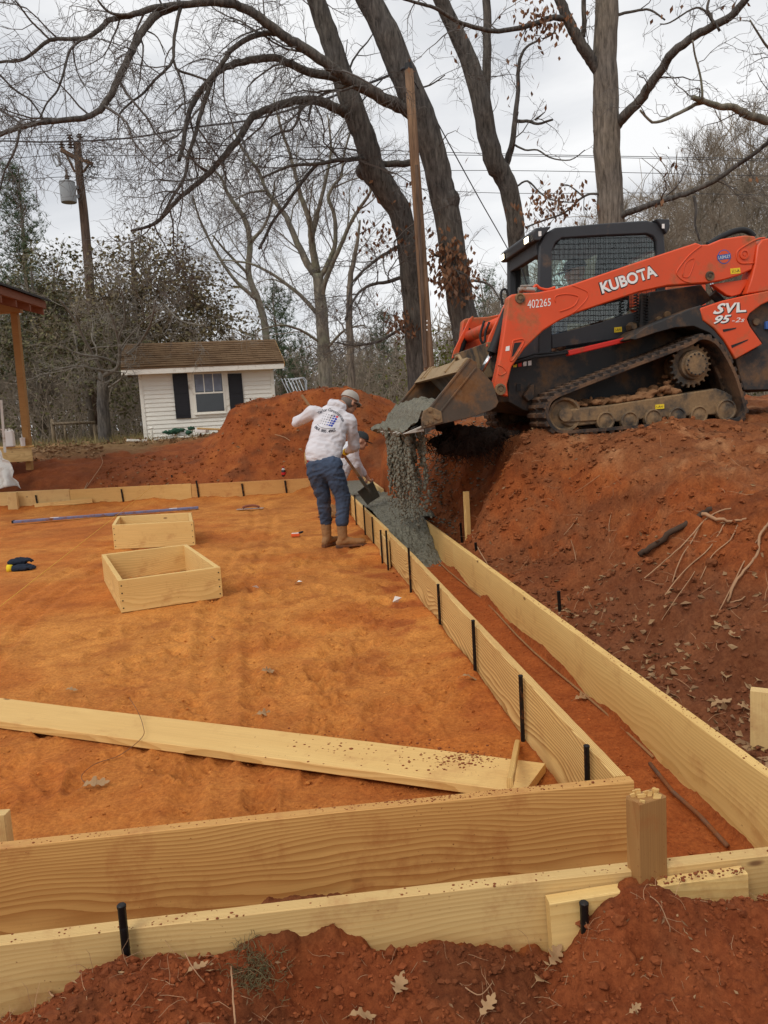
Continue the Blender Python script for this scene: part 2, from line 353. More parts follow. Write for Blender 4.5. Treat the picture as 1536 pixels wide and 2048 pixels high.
def zones(x, y):
    xi = inn_x(y); inside = ss(-.02, .02, xi-x)*ss(-.02, .02, y-(fi_y(x)+.03))*ss(-.02, .02, far_y(x)-y)
    trench = ss(-.03, .03, x-xi)*ss(-.03, .03, out_x(y)-x)*ss(1.7, 1.8, y)*(1-ss(14.2, 14.8, y))
    front = ss(0, .05, fo_y(x)-y)*ss(-2, -1, y)
    return inside, trench, front
def ground_h(x, y, fine=True):
    x = np.atleast_1d(np.asarray(x, float)); y = np.atleast_1d(np.asarray(y, float))
    h = base_h(x, y); ins, tre, fr = zones(x, y)
    rough = 1-np.maximum(ins, tre)
    near = np.clip(1.6-np.hypot(x, y)/40, 0.2, 1)
    a = np.where(fr > .5, 1.0, 1.25)
    h = h + rough*near*(.075*fbm(x, y, 1.3, 3)*np.where(fr > .5, .45, 1)+.045*fbm(x+40, y, 4.2, 3)*a)
    slope_ = ss(.12, .35, h)*ss(1.15, .95, h)*ss(0, .15, x-out_x(y))*(y < 14)*(y > 2)
    h = h + slope_*(.095*(np.abs(fbm(x*1.0+y*.3, y*1.0, 2.6, 4, .6))*-1.7+.35)+.03*np.clip(fbm(x-4, y+h*2, 8.5, 3, .6), -.4, .5)+.022*np.sin((y*.95+x*.25)*16+2.5*fbm(x, y, 1.2, 2))*ss(-.05, .25, fbm(x+3, y, .9, 2)))
    h = h + ins*(.012*fbm(x, y, 1.1, 3)+.006*fbm(x, y+30, 9, 3)+.010*np.clip(fbm(x+7, y*1.6, 5.5, 4, .6)-.1, 0, 1)+.012*np.clip(np.abs(fbm(x*.7, y*1.7, 12, 3, .6))-.3, 0, 1))
    h = h*(1-tre)
    h = h + tre*.02*fbm(x, y, 3, 3)
    if fine:
        cl = np.clip(fbm(x-31, y+11, 22, 3, .6), -.25, 1); h = h + rough*near*.020*cl*np.where(fr > .5, 1.1, 1)
        h = h + rough*.006*np.abs(fbm(x, y, 70, 2))*(np.hypot(x, y) < 8)
    # keep soil off the boards' own lines: dig in beside the inner form, ramp up here and there
    dx = inn_x(y)-x
    h = h + ins*np.where(dx < .35, (.35-dx)/.35, 0)*np.clip(.11*fbm(y*0+3.3, y, .55, 3)+.015, -.01, .12)*(y < 13)
    return h
GRID = {}
def gz(x, y):
    import bisect
    if not GRID: return float(ground_h(x, y)[0])
    r = math.hypot(x, y); a = math.degrees(math.atan2(x, y)) % 360
    if a > 314.0: a -= 360
    rl, al, h = GRID['r'], GRID['a'], GRID['h']; i = min(max(bisect.bisect_right(rl, r)-1, 0), len(rl)-2); j = bisect.bisect_right(al, a)-1; na = len(al)
    j = max(0, j); j2 = (j+1) % na; a1 = al[j2] if j2 else 314.0; f = min(1, max(0, (r-rl[i])/(rl[i+1]-rl[i]))); g = min(1, max(0, (a-al[j])/(a1-al[j]+1e-9)))
    return float((h[i, j]*(1-g)+h[i, j2]*g)*(1-f)+(h[i+1, j]*(1-g)+h[i+1, j2]*g)*f)
def sfb(x, y, o=4, g=.55):
    r = 0; a = 1.0; s = 1.0
    for k in range(o): r += a*mnoise.noise(Vector((x*s+17.3*k, y*s-9.1*k, 3.7*k))); a *= g; s *= 2.03
    return r
def soil_col(x, y, h):
    ins, tre, fr = zones(x, y); n = fbm(x, y, .8, 4); n2 = fbm(x+60, y-20, 2.4, 4)
    c = np.empty((x.size, 3)); bank = np.array((.29, .086, .026)); c[:] = bank
    def mixin(m, col):
        m = np.clip(m, 0, 1)[:, None]; c[:] = c*(1-m)+np.array(col)*m
    mixin(ss(-.1, .5, n2)*.7, (.40, .135, .037)); mixin(ss(.1, .4, fbm(x*1.0, y*1.0+h*2.5, 1.3, 4))*.75, (.155, .055, .023)); mixin((x > -.5)*ss(.05, .3, fbm(x+13, y-h*3, 2.1, 3))*.6, (.26, .105, .045))
    mixin(ins, (.54, .19, .041)); mixin(ins*ss(-.2, .35, n+.3*np.exp(-((x+1.2)/1.6)**2)), (.62, .27, .066))
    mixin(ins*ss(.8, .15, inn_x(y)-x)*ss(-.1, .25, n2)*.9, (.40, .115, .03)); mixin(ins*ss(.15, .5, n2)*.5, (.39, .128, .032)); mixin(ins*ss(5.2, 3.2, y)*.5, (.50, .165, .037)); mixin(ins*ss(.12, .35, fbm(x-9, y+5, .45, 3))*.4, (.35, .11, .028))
    mixin(tre, (.40, .115, .03))
    mixin(fr, (.25, .070, .024)); mixin(fr*ss(-.1, .35, n2)*.85, (.165, .055, .022)); mixin(fr*ss(.1, .4, fbm(x+5, y, 5, 3))*.6, (.33, .10, .035))
    # dark topsoil with leaves at the foot of the bank
    lo = ss(.05, .2, x-out_x(y))*ss(4.9, 4.1, y)*ss(2, 2.4, y)*ss(.6, .38, h); mixin(lo*.9, (.165, .066, .032)); mixin(ss(.1, .3, x-out_x(y))*ss(.65, .3, h)*ss(6.6, 5.2, y)*.5, (.2, .075, .033))
    mixin(ss(.02, .1, x-out_x(y))*ss(.0, .35, n2+.1)*ss(.9, .5, h)*.6*(y > 3), (.22, .08, .034))
    top = ss(.85, 1.02, h)*ss(1.0, 1.4, x)*ss(14, 11, y)*(y > 2); mixin(top*.85, (.255, .10, .04)); mixin(top*ss(.05, .4, n2), (.38, .19, .09)); mixin(top*ss(.1, .4, fbm(x*.6, y*3, 1.6, 3))*.7, (.17, .07, .032))
    yard = ss(.45, .62, (y-17.2-(x+6)*.06*0+.9*n))*(x < 2.5)*ss(-5.0, -6.0, x+(y-19)*.25); mixin(yard, (.27, .17, .085))
    far = ss(18.5, 20.5, y+n); mixin(far, (.22, .155, .075)); mixin(ss(30, 34, np.hypot(x, y)), (.16, .12, .06)); mixin((y < -1.5)*1.0, (.2, .13, .06)); mixin(ss(8, 11, np.abs(x))*(y < 13)*.8, (.24, .14, .06))
    mixin(ss(-3.5, -4.5, x)*ss(15.4, 15.9, y)*ss(19, 17, y)*.6, (.24, .075, .028))
    return c
def prints(x, y):
    rg = random.Random(8); d = np.zeros_like(x); near = np.where((y > 2.3) & (y < 14.5) & (x < 1.2) & (x > -8))[0]; X = x[near]; Y = y[near]; dd = np.zeros_like(X)
    for k in range(230):
        py = 2.7+abs(rg.gauss(0, 4.0)) if k % 3 else rg.uniform(2.6, 10); px = float(inn_x(py))-.22-abs(rg.gauss(0, 1.3)); a = rg.gauss(.1, .7); c, s = math.cos(a), math.sin(a)
        q = (np.abs(X-px) < .3) & (np.abs(Y-py) < .3); u = ((X[q]-px)*c-(Y[q]-py)*s)/.05; v = ((X[q]-px)*s+(Y[q]-py)*c)/.145; wd = 1+.25*np.sin(v*2.2); r = np.sqrt((u/wd)**2+v**2)
        dd[q] += -.019*np.clip(1.25-r, 0, .8)*(1+.35*np.sign(np.sin(v*14)))+.010*np.exp(-((r-1.35)/.22)**2)
    for off, wob in ((-1.25, .1), (-1.55, .12), (-2.9, .2), (-3.2, .2)):                     # faint wheel ruts
        c = inn_x(Y)+off+wob*np.sin(Y*.7); dd += -.014*np.exp(-((X-c)/.05)**2)*(1+.6*np.sin(Y*55))+.009*np.exp(-((np.abs(X-c)-.085)/.03)**2)
    inside = (X < inn_x(Y)-.02)*(Y > fi_y(X)+.1)*(Y < far_y(X)-.1); d[near] = dd*inside; return d
def build_ground():
    aw = np.concatenate([np.linspace(-43, 43, 480), np.linspace(46, 314, 44)[1:-1]]); th = np.radians(aw)
    r = np.concatenate([[.35, .6], .8*np.exp(np.linspace(0, math.log(75/.8), 720)), 75*np.exp(np.linspace(.08, math.log(24), 40))])
    RR, TT = np.meshgrid(r, th, indexing='ij'); x = (RR*np.sin(TT)).ravel(); y = (RR*np.cos(TT)).ravel()
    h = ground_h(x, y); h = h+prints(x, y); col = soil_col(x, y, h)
    nr, na = len(r), len(th); GRID.update(r=r.tolist(), a=aw.tolist(), h=h.reshape(nr, na)); v = np.stack([x, y, h], 1); v = np.vstack([v, [[0, 0, .1]]])
    i = np.arange(nr-1)[:, None]*na; j = np.arange(na)[None]; j2 = (j+1) % na
    q = np.stack([i+j, i+j2, i+na+j2, i+na+j], 2).reshape(-1, 4)[:, ::-1]
    me = bpy.data.meshes.new('ground'); me.from_pydata(v, [], q.tolist()+[(len(v)-1, int(a), int((a+1) % na)) for a in range(na)])
    me.polygons.foreach_set('use_smooth', np.ones(len(me.polygons), bool))
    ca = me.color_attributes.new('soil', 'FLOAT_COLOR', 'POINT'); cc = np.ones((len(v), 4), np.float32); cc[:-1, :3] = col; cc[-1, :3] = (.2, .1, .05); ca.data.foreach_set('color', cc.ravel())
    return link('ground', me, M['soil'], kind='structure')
ground = build_ground()

# loose clods and crumbs, each a small lumpy stone of soil
def clods(name, pts, label=None):
    import itertools
    V = []; F = []; C = []
    base = [Vector(p).normalized() for p in itertools.product((-1, 0, 1), repeat=3) if p != (0, 0, 0)]
    t = 1.618; ico = [Vector(p).normalized() for p in ((-1, t, 0), (1, t, 0), (-1, -t, 0), (1, -t, 0), (0, -1, t), (0, 1, t), (0, -1, -t), (0, 1, -t), (t, 0, -1), (t, 0, 1), (-t, 0, -1), (-t, 0, 1))]
    fi = [(0, 11, 5), (0, 5, 1), (0, 1, 7), (0, 7, 10), (0, 10, 11), (1, 5, 9), (5, 11, 4), (11, 10, 2), (10, 7, 6), (7, 1, 8), (3, 9, 4), (3, 4, 2), (3, 2, 6), (3, 6, 8), (3, 8, 9), (4, 9, 5), (2, 4, 11), (6, 2, 10), (8, 6, 7), (9, 8, 1)]
    xs = np.array([p[0] for p in pts]); ys = np.array([p[1] for p in pts]); hs = ground_h(xs, ys); cs = soil_col(xs, ys, hs)
    for k, (x, y, s) in enumerate(pts):
        o = len(V); rot = Matrix.Rotation(rnd.uniform(0, 6.28), 3, 'Z') @ Matrix.Rotation(rnd.uniform(0, 6.28), 3, 'X'); sc = Vector((rnd.uniform(.7, 1.3), rnd.uniform(.7, 1.2), rnd.uniform(.55, .95)))
        big = s > .016; vv = list(ico); ff = fi
        if big:
            vv = list(ico); ff = []; mid = {}
            def mdp(a, b):
                kk = (min(a, b), max(a, b))
                if kk not in mid: mid[kk] = len(vv); vv.append((vv[a]+vv[b]).normalized())
                return mid[kk]
            for a, b, c in fi:
                ab, bc, ca_ = mdp(a, b), mdp(b, c), mdp(c, a); ff += [(a, ab, ca_), (b, bc, ab), (c, ca_, bc), (ab, bc, ca_)]
        f = rnd.uniform(.75, 1.2)
        for p in vv:
            q = rot @ p; q = Vector((q.x*sc.x, q.y*sc.y, q.z*sc.z))*s*rnd.uniform(.55, 1.25)
            V.append((x+q.x, y+q.y, hs[k]+s*.25+q.z)); C.append((*(cs[k]*f), 1))
        F += [(a+o, b+o, c+o) for a, b, c in ff]
    me = bpy.data.meshes.new(name); me.from_pydata(V, [], F)
    me.polygons.foreach_set('use_smooth', np.zeros(len(F), bool))
    ca = me.color_attributes.new('soil', 'FLOAT_COLOR', 'POINT'); ca.data.foreach_set('color', np.array(C, np.float32).ravel())
    return link(name, me, M['clod'], kind='stuff')
pts = []
while len(pts) < 5200:                                             # the near spoil in front of the form
    x = rnd.uniform(-1.3, 1.5); y = fo_y(x)-.03-abs(rnd.gauss(0, .28))
    if y < .75: continue
    if x > .45 and y > fo_y(x)-.07: continue
    pts.append((x, y, min(.02, .0016+abs(rnd.gauss(0, .0034)) + (rnd.random() < .035)*rnd.uniform(.003, .012))))
while len(pts) < 5600:                                             # broken crest by the track and along the lip
    y = rnd.gauss(6.75, .35); x = rnd.uniform(.9, 3.6); pts.append((x, y-.12*(x-1.4), min(.06, .006+abs(rnd.gauss(0, .014)))))
while len(pts) < 9400:                                             # bank and fill beside the trench
    y = rnd.uniform(2.1, 9); x = out_x(y)+.06+abs(rnd.gauss(0, .8))
    pts.append((x, y, min(.05, .004+abs(rnd.gauss(0, .0085)) + (rnd.random() < .02)*rnd.uniform(.01, .025))))
while len(pts) < 11200:                                            # pad
    y = 2.4+abs(rnd.gauss(0, 3.2)); x = float(inn_x(y))-.03-abs(rnd.gauss(0, 1.3))
    if y > 14 or y < fi_y(x)+.08: continue
    pts.append((x, y, .002+abs(rnd.gauss(0, .004))))
while len(pts) < 13400:                                            # far heap
    x = rnd.uniform(-6, .6); y = rnd.uniform(15.2, 17.2); pts.append((x, y, .004+abs(rnd.gauss(0, .008))+(rnd.random() < .04)*rnd.uniform(.01, .04)))
while len(pts) < 13900:
    y = rnd.uniform(2, 7); x = rnd.uniform(float(inn_x(y))+.05, out_x(y)-.02); pts.append((x, y, .002+abs(rnd.gauss(0, .004))))
clods('soil_clods', pts)
# ------------------------------------------------------------------ form boards, posts and stakes
def board(name, a, b, h, t, mat, label=None, cat='board', parent=None, up=(0, 0, 1), warp=.003, group=None, seed=0, ch=.003):
    """a, b: the two ends of the bottom edge of the face you name; thickness grows along up x dir."""
    a = Vector(a); b = Vector(b); x = (b-a).normalized(); u = Vector(up); y = u.cross(x).normalized(); z = x.cross(y); Ln = (b-a).length
    ns = max(2, int(Ln/.12)); mb = MB(); c = ch
    sec = [(c, 0), (t-c, 0), (t, c), (t, h-c), (t-c, h), (c, h), (0, h-c), (0, c)]; rr = random.Random(seed+int(Ln*1000))
    ph = rr.uniform(0, 9)
    for i in range(ns+1):
        s = Ln*i/ns; wy = warp*math.sin(s*1.3+ph)*min(1, i, ns-i); wz = warp*.6*math.sin(s*1.9+ph*2)
        for p in sec: mb.v.append(Vector((s, p[0]+wy+rr.uniform(-1, 1)*.0006, p[1]+wz+rr.uniform(-1, 1)*.0006)))
    for i in range(ns):
        for j in range(8): j2 = (j+1) % 8; mb.f.append((i*8+j, i*8+j2, i*8+8+j2, i*8+8+j))
    mb.f.append(tuple(reversed(range(8)))); mb.f.append(tuple(ns*8+j for j in range(8)))
    o = mb.build(name, mat, parent, mw=frame(a, x, y, z), auto=None)
    import bmesh
    bm = bmesh.new(); bm.from_mesh(o.data); bmesh.ops.recalc_face_normals(bm, faces=bm.faces); bm.to_mesh(o.data); bm.free()
    if label: tag(o, label, cat, group)
    return o
def V3(x, y, z=0): return Vector((x, y, z))
BH = .286; BT = .038
# pad-side (inner) form of the right trench, two lengths with a seam behind the block
def ipt(y, z=0): return V3(float(inn_x(y)), y, z)
board('form_board', ipt(2.29), ipt(3.573), BH, BT, M['wood_grain'], None, up=(0, 0, -1)) if 0 else None
def curved_board(name, ys, fx, h, t, mat, label, seed=1, z0=0.0, tops=None, cat='board'):
    """a long board that bows: fx(y) is the face towards the pad, thickness towards +x"""
    n = 60; yy = np.linspace(ys[0], ys[1], n); a = V3(fx(yy[0]), yy[0], z0); b = V3(fx(yy[-1]), yy[-1], z0); x = (b-a).normalized(); z = V3(0, 0, 1); y = z.cross(x).normalized()
    mw = frame(a, x, y, z); inv = mw.inverted(); mb = MB(); rr = random.Random(seed)
    for k, q in enumerate(yy):
        hh = h+(tops[0]*math.sin(q*tops[1]+tops[2]) if tops else 0)
        for (tx, tz) in ((.003, 0), (t-.003, 0), (t, .003), (t, hh-.003), (t-.003, hh), (.003, hh), (0, hh-.003), (0, .003)):
            mb.v.append(inv @ V3(fx(q)+tx, q, z0+tz+rr.uniform(-1, 1)*.0008))
    for i in range(n-1):
        for j in range(8): mb.f.append((i*8+j, i*8+(j+1) % 8, i*8+8+(j+1) % 8, i*8+8+j))
    mb.f.append(tuple(reversed(range(8)))); mb.f.append(tuple((n-1)*8+j for j in range(8)))
    o = mb.build(name, mat, mw=mw)
    import bmesh
    bm = bmesh.new(); bm.from_mesh(o.data); bmesh.ops.recalc_face_normals(bm, faces=bm.faces); bm.to_mesh(o.data); bm.free()
    return tag(o, label, cat)
curved_board('form_board', (2.285, 7.68), lambda y: float(inn_x(y)), BH, BT, M['wood_grain'], 'long grainy pine form board from the near corner along the pad side of the trench', 3)
curved_board('form_board', (7.69, 14.44), lambda y: float(inn_x(y)), BH+.02, BT, M['wood'], 'far pine form board beside the wet concrete, past the worker in boots', 4)
curved_board('form_board', (1.905, 6.78), out_x, BH, BT, M['wood_pale'], 'long pale form board on the bank side of the empty trench', 5)
curved_board('form_board', (6.785, 8.33), out_x, BH, BT, M['wood'], 'short bank-side form board whose far end is buried in wet concrete', 6)
curved_board('form_board', (11.6, 14.6), lambda y: out_x(y)-.06, .34, BT, M['wood_dull'], 'far concrete-smeared form board at the foot of the bank, beyond the shovel blade', 7)
d = (FI[1]-FI[0]); p0 = FI[0]-d*.8; board('form_board', V3(p0.x, p0.y), V3(FI[1].x, FI[1].y), BH, BT, M['wood_amber'], 'wide amber form board across the near edge of the pad, clay on its top', seed=8)
d = (FO[1]-FO[0]); p0 = FO[0]-d*.35; p1 = FO[1]+d*.25; board('form_board', V3(p0.x, p0.y), V3(p1.x, p1.y), BH, BT, M['wood_dull'], 'nearest dull yellow form board half buried in loose red dirt', seed=9)
fz = lambda px, py: VPL(px, py, FAR[0], FAR[1])
b0 = fz(8, 1030); s1 = fz(590, 1000)
mid = fz(205, 1015); mid2 = fz(385, 1003)
def farb(pa, pb, label, seed, mat, dz=0):
    a = fz(pa, 1000); b = fz(pb, 1000); ta = fz(pa, 985-.0447*pa+.6*0); tb = fz(pb, 985-.0447*pb)
    board('form_board', V3(a.x, a.y, -.02+dz), V3(b.x, b.y, -.02+dz), .02+(ta.z+tb.z)/2-dz, BT, mat, label, seed=seed)
farb(-150, 140, 'far form board by the white plastic sheet, leftmost in its row', 1, M['wood_dull'])
farb(141, 384, 'far form board with the slanting lath leaning on its left half', 2, M['wood'])
farb(385, 668, 'far form board below the cola bottle, running behind the worker', 3, M['wood_amber'])

# steel stakes driven against the boards
def stake(top, bot_z, r, label, name='form_stake', lean=(0, 0), sq=False, group='black steel form stakes'):
    t = Vector(top); b = V3(t.x-lean[0], t.y-lean[1], bot_z)
    ax = (t-b).normalized(); mb = MB(); Ln = (t-b).length
    prof = [(r*.3, 0), (r, .02), (r, Ln-.004), (r*.9, Ln), (r*1.02, Ln), (r*1.0, Ln+.003)]
    mb.lathe(b, ax, [(r, 0), (r, Ln-.01), (r*1.1, Ln-.008), (r*1.12, Ln-.002), (r*.9, Ln)], 10)
    n = int(Ln/.05)
    for i in range(1, n):                          # nail holes: small proud rings
        mb.lathe(b+ax*(i*.05), ax, [(r*1.0, 0), (r*1.07, .004), (r*1.0, .008)], 10, cap=False)
    return tag(mb.build(name, M['steel_black'], auto=35), label, 'stake', group)
def inner_stake(px, pt, pb, label, off=.018):
    i0 = [k for k in range(len(INN)-1)]; best = None
    for k in range(len(INN)-1):
        q = VPL(px, (pt+pb)/2, INN[k], INN[k+1])
        if INN[k][1]-.02 <= q.y <= INN[k+1][1]+.02: best = k
    if best is None: best = 0
    A, B = INN[best], INN[best+1]; q = VPL(px, pt, (A[0]-off, A[1]), (B[0]-off, B[1]))
    stake(q, -.12, .0098, label)
inner_stake(1173, 1490, 1556, 'black steel stake nearest the front corner on the pad side of the grainy board')
inner_stake(1041, 1350, 1470, 'tall black stake above the small lath, second from the near corner along the inner board')
inner_stake(946, 1240, 1345, 'black stake on the inner board, third from the near corner')
inner_stake(876, 1168, 1243, 'black stake on the inner board, fourth from the near corner')
inner_stake(817, 1095, 1163, 'black stake on the inner board, just nearer than the plywood block')
inner_stake(772, 1061, 1116, 'black stake standing over the plywood block, the nearer of two', .045)
inner_stake(761, 1060, 1108, 'black stake standing over the plywood block, the farther of two', .045)
inner_stake(744, 1034, 1080, 'black stake on the inner board right of the worker\'s boot toe')
inner_stake(727, 1010, 1054, 'black stake on the inner board below the shovel blade')
inner_stake(709, 990, 1025, 'far black stake on the inner board beside the worker\'s right calf')
q = VPL(247, 1800, FO[0], FO[1]); stake(V3(q.x, q.y-.016, q.z), -.15, .0098, 'shiny black stake sticking out of the dirt at the left of the nearest board', lean=(.0, .01))
q = VPL(1156, 1776, FO[0], FO[1]); stake(V3(q.x, q.y-.055, q.z), -.15, .0105, 'black stake beside the short block in front of the nearest board', lean=(0, .008))
for px, pt, lb in ((72, 990, 'black stake on the far form, leftmost, near the porch'), (243, 978, 'black stake on the far form above the lath end'), (393, 961, 'tall black stake at the seam of the far form boards'), (484, 967, 'black stake on the far form left of the cola bottle'), (570, 961, 'black stake on the far form just below the cola bottle')):
    q = fz(px, pt); stake(V3(q.x, q.y-.02, q.z), -.1, .016, lb, lean=(-.03, 0))
q = D(343, 950, 15.6); stake(q, q.z-.4, .016, 'black stake standing behind the far form, in front of the dirt flat', lean=(-.05, 0))
# wooden posts and blocks
def post(name, px, ptop, Y, wd, dp, mat, label, zb, rz=0.0, rough_top=False, cat='post'):
    t = D(px, ptop, Y); Ln = t.z-zb; mb = MB(); ns = 8; c = .003; rr = random.Random(int(px))
    sec = [(-wd/2+c, -dp/2), (wd/2-c, -dp/2), (wd/2, -dp/2+c), (wd/2, dp/2-c), (wd/2-c, dp/2), (-wd/2+c, dp/2), (-wd/2, dp/2-c), (-wd/2, -dp/2+c)]
    for i in range(ns+1):
        for j, p in enumerate(sec):
            dz = rr.uniform(-.006, .007) if (i == ns and rough_top) else 0
            mb.v.append(V3(Ln*i/ns+dz, p[0], p[1]))
    for i in range(ns):
        for j in range(8): mb.f.append((i*8+j, i*8+(j+1) % 8, i*8+8+(j+1) % 8, i*8+8+j))
    mb.f.append(tuple(reversed(range(8)))); mb.f.append(tuple(ns*8+j for j in range(8)))
    x = V3(0, 0, 1); y = Matrix.Rotation(rz, 3, 'Z') @ V3(1, 0, 0); z = x.cross(y)
    o = mb.build(name, mat, mw=frame(V3(t.x, t.y, zb), x, y, z))
    return tag(o, label, cat)
post('wooden_stake', 1292, 1594, 1.80, .086, .05, M['wood_brown'], 'chopped-top lumber post rising from the dirt at the near right corner', -.2, R(20), True, 'wooden stake')
t_ = D(1293, 1590, 1.80)
mb = MB()
for k in range(14):                                 # splinters where the hammer split the top
    a = rnd.uniform(-.036, .036); b_ = rnd.uniform(-.02, .02); p = V3(t_.x+a*math.cos(R(20))-b_*math.sin(R(20)), t_.y+a*math.sin(R(20))+b_*math.cos(R(20)), t_.z-.012)
    mb.bar(p, p+V3(rnd.uniform(-.008, .008), rnd.uniform(-.004, .004), rnd.uniform(.014, .026)), rnd.uniform(.004, .018), .004)
sp_ = mb.build('splinters', M['wood_pale'], bpy.data.objects['wooden_stake'])
post('wooden_stake', 1522, 1380, 2.75, .07, .05, M['wood_dull'], 'weathered lumber post at the right edge, behind the pale board', -.1, R(-30), False, 'wooden stake')
post('wooden_stake', 932, 983, 7.28, .05, .038, M['wood'], 'tall slender wooden stake standing behind the bank-side board', -.1, R(25), False, 'wooden stake')
post('wooden_stake', 24, 985, 15.1, .19, .08, M['wood_dull'], 'short wide wooden stake at the left end of the far form', -.1, 0, False, 'wooden stake')
post('wooden_stake', 613, 905, 15.35, .09, .05, M['wood_dull'], 'wooden stake behind the far form, half hidden by the worker', .0, 0, False, 'wooden stake')
post('wooden_stake', 1, 1625, 2.33, .045, .04, M['wood_dull'], 'thin wooden stake at the left edge on the pad side of the amber board', -.1, 0, False, 'wooden stake')
def onfo(px, py, off=0):
    q = VPL(px, py, (FO[0].x, FO[0].y-off), (FO[1].x, FO[1].y-off)); return q
a = onfo(1103, 1805, .04); b = onfo(1500, 1745, .04); board('brace_block', V3(a.x, a.y, a.z-.16), V3(b.x, b.y, b.z-.16+.0), .16, .036, M['wood_pale'], 'short scab board nailed across the nearest form behind the chopped post, dusted with dirt', 'board', seed=12)
# plywood block over the seam of the inner form
a = ipt(7.35); b = ipt(7.95); board('seam_block', V3(a.x-.012, a.y, -.03), V3(b.x-.012, b.y, -.03), .27, .02, M['wood_dull'], 'plywood block covering the seam of the inner form, under two black stakes', 'board', up=(0, 0, 1), seed=13)
# big plank lying on the pad
a = G(900, 1584, .04); b = G(0, 1447, .04); e = b+(b-a)*.5
pl_x = (e-a).normalized(); c2 = G(1097, 1527, .055); wvec = (c2-a); wl = wvec.length
n_ = V3(0, 0, 1); y_ = n_.cross(pl_x).normalized(); sgn = 1 if y_.dot(wvec) > 0 else -1
pw = .285
def plank(name, a, b, wd, th, mat, label, z, cat='board', seed=0):
    a = V3(a.x, a.y, z); b = V3(b.x, b.y, z)
    x = (b-a).normalized(); side = V3(-x.y, x.x, 0)
    if side.y < 0: side = -side
    # lay it flat: "height" runs sideways, thickness runs up
    return board(name, a, b, wd, th, mat, label, cat, up=side, seed=seed)
def sheet_board(name, a, b, c, th, mat, label, cat='board', lift=0.0, parent=None):
    """flat board with a skewed end: a-b is the near edge, c the far corner at a's end"""
    x = (b-a).normalized(); up = V3(0, 0, 1); y = up.cross(x).normalized(); w = (c-a).dot(y); sh = (c-a).dot(x); mw = frame(V3(a.x, a.y, a.z), x, y, up)
    Ln = (b-a).length; mb = MB(); n = 30; rr = random.Random(3)
    for i in range(n+1):
        s = Ln*i/n; k = sh*(1-i/n)
        for (yy, zz) in ((0, .003), (0, th-.003), (.003*np.sign(w), th), (w-.003*np.sign(w), th), (w, th-.003), (w, .003), (w-.003*np.sign(w), 0), (.003*np.sign(w), 0)):
            mb.v.append(V3(s+k*(yy/w), yy, zz+.002*math.sin(s*2)+rr.uniform(-1, 1)*.0005))
    for i in range(n):
        for j in range(8): mb.f.append((i*8+j, i*8+(j+1) % 8, i*8+8+(j+1) % 8, i*8+8+j))
    mb.f.append(tuple(reversed(range(8)))); mb.f.append(tuple(n*8+j for j in range(8)))
    o = mb.build(name, mat, parent, mw=mw)
    import bmesh
    bm = bmesh.new(); bm.from_mesh(o.data); bmesh.ops.recalc_face_normals(bm, faces=bm.faces); bm.to_mesh(o.data); bm.free()
    return tag(o, label, cat) if label else o
a = G(905, 1584, .012); b = G(-30, 1452, .012); c = G(1091, 1526, .05); d_ = (a-b).normalized(); s_end = (c-a).dot(d_)-.03; c = c-d_*0; a = a+d_*max(.1, s_end); b = b+(b-a)*.35
y_ = V3(0, 0, 1).cross((b-a).normalized())
sheet_board('plank', a, b, a+(c-a), BT, M['wood'], 'wide loose plank lying flat across the pad, crumbs of clay on its end')
a = G(1008, 1583, .30); a = V3(a.x, a.y, .255); b = G(1040, 1487, .03); 
board('wood_lath', V3(.36, 2.335, .24), V3(b.x, b.y, .012), .032, .02, M['wood'], 'short lath leaning from the amber board across the plank end', 'lath')
a = fz(75, 1022); b = fz(187, 1003); board('wood_lath', V3(a.x, a.y-.10, .03), V3(b.x, b.y-.06, b.z-.02), .09, .02, M['wood'], 'slanting lath propped against the far form', 'lath', up=(0, 0, 1))
# strip along the foot of the bank-side form and a rusty bar beside it
M['rust'] = pm('rusty_bar', (.16, .09, .055), .8, .2, .4, 25, .3, 90, .5, 8)
a = G(600/3.84+700, 785/3.84+900); b = G(1300, 1530)
mb = MB(); pts_ = []
for k in range(14):
    y = 7.55-(7.55-2.95)*k/13; pts_.append(V3(out_x(y)-.025-.018*math.sin(k*.9), y, .018))
mb.tube(pts_, .006, 6); tag(mb.build('wood_strip', pm('muddy_strip', (.30, .15, .06), .9, 0, .4, 12, .2), smooth=True), 'thin wooden strip lying along the foot of the bank-side board', 'strip')
pts_ = [G(1300, 1527, .03), G(1345, 1583, .025), G(1400, 1632, .025), G(1455, 1692, .02)]
mb = MB(); mb.tube(pts_, .0085, 7); tag(mb.build('steel_bar', M['rust'], smooth=True), 'dull grey reinforcing bar lying in the near end of the trench', 'rod')
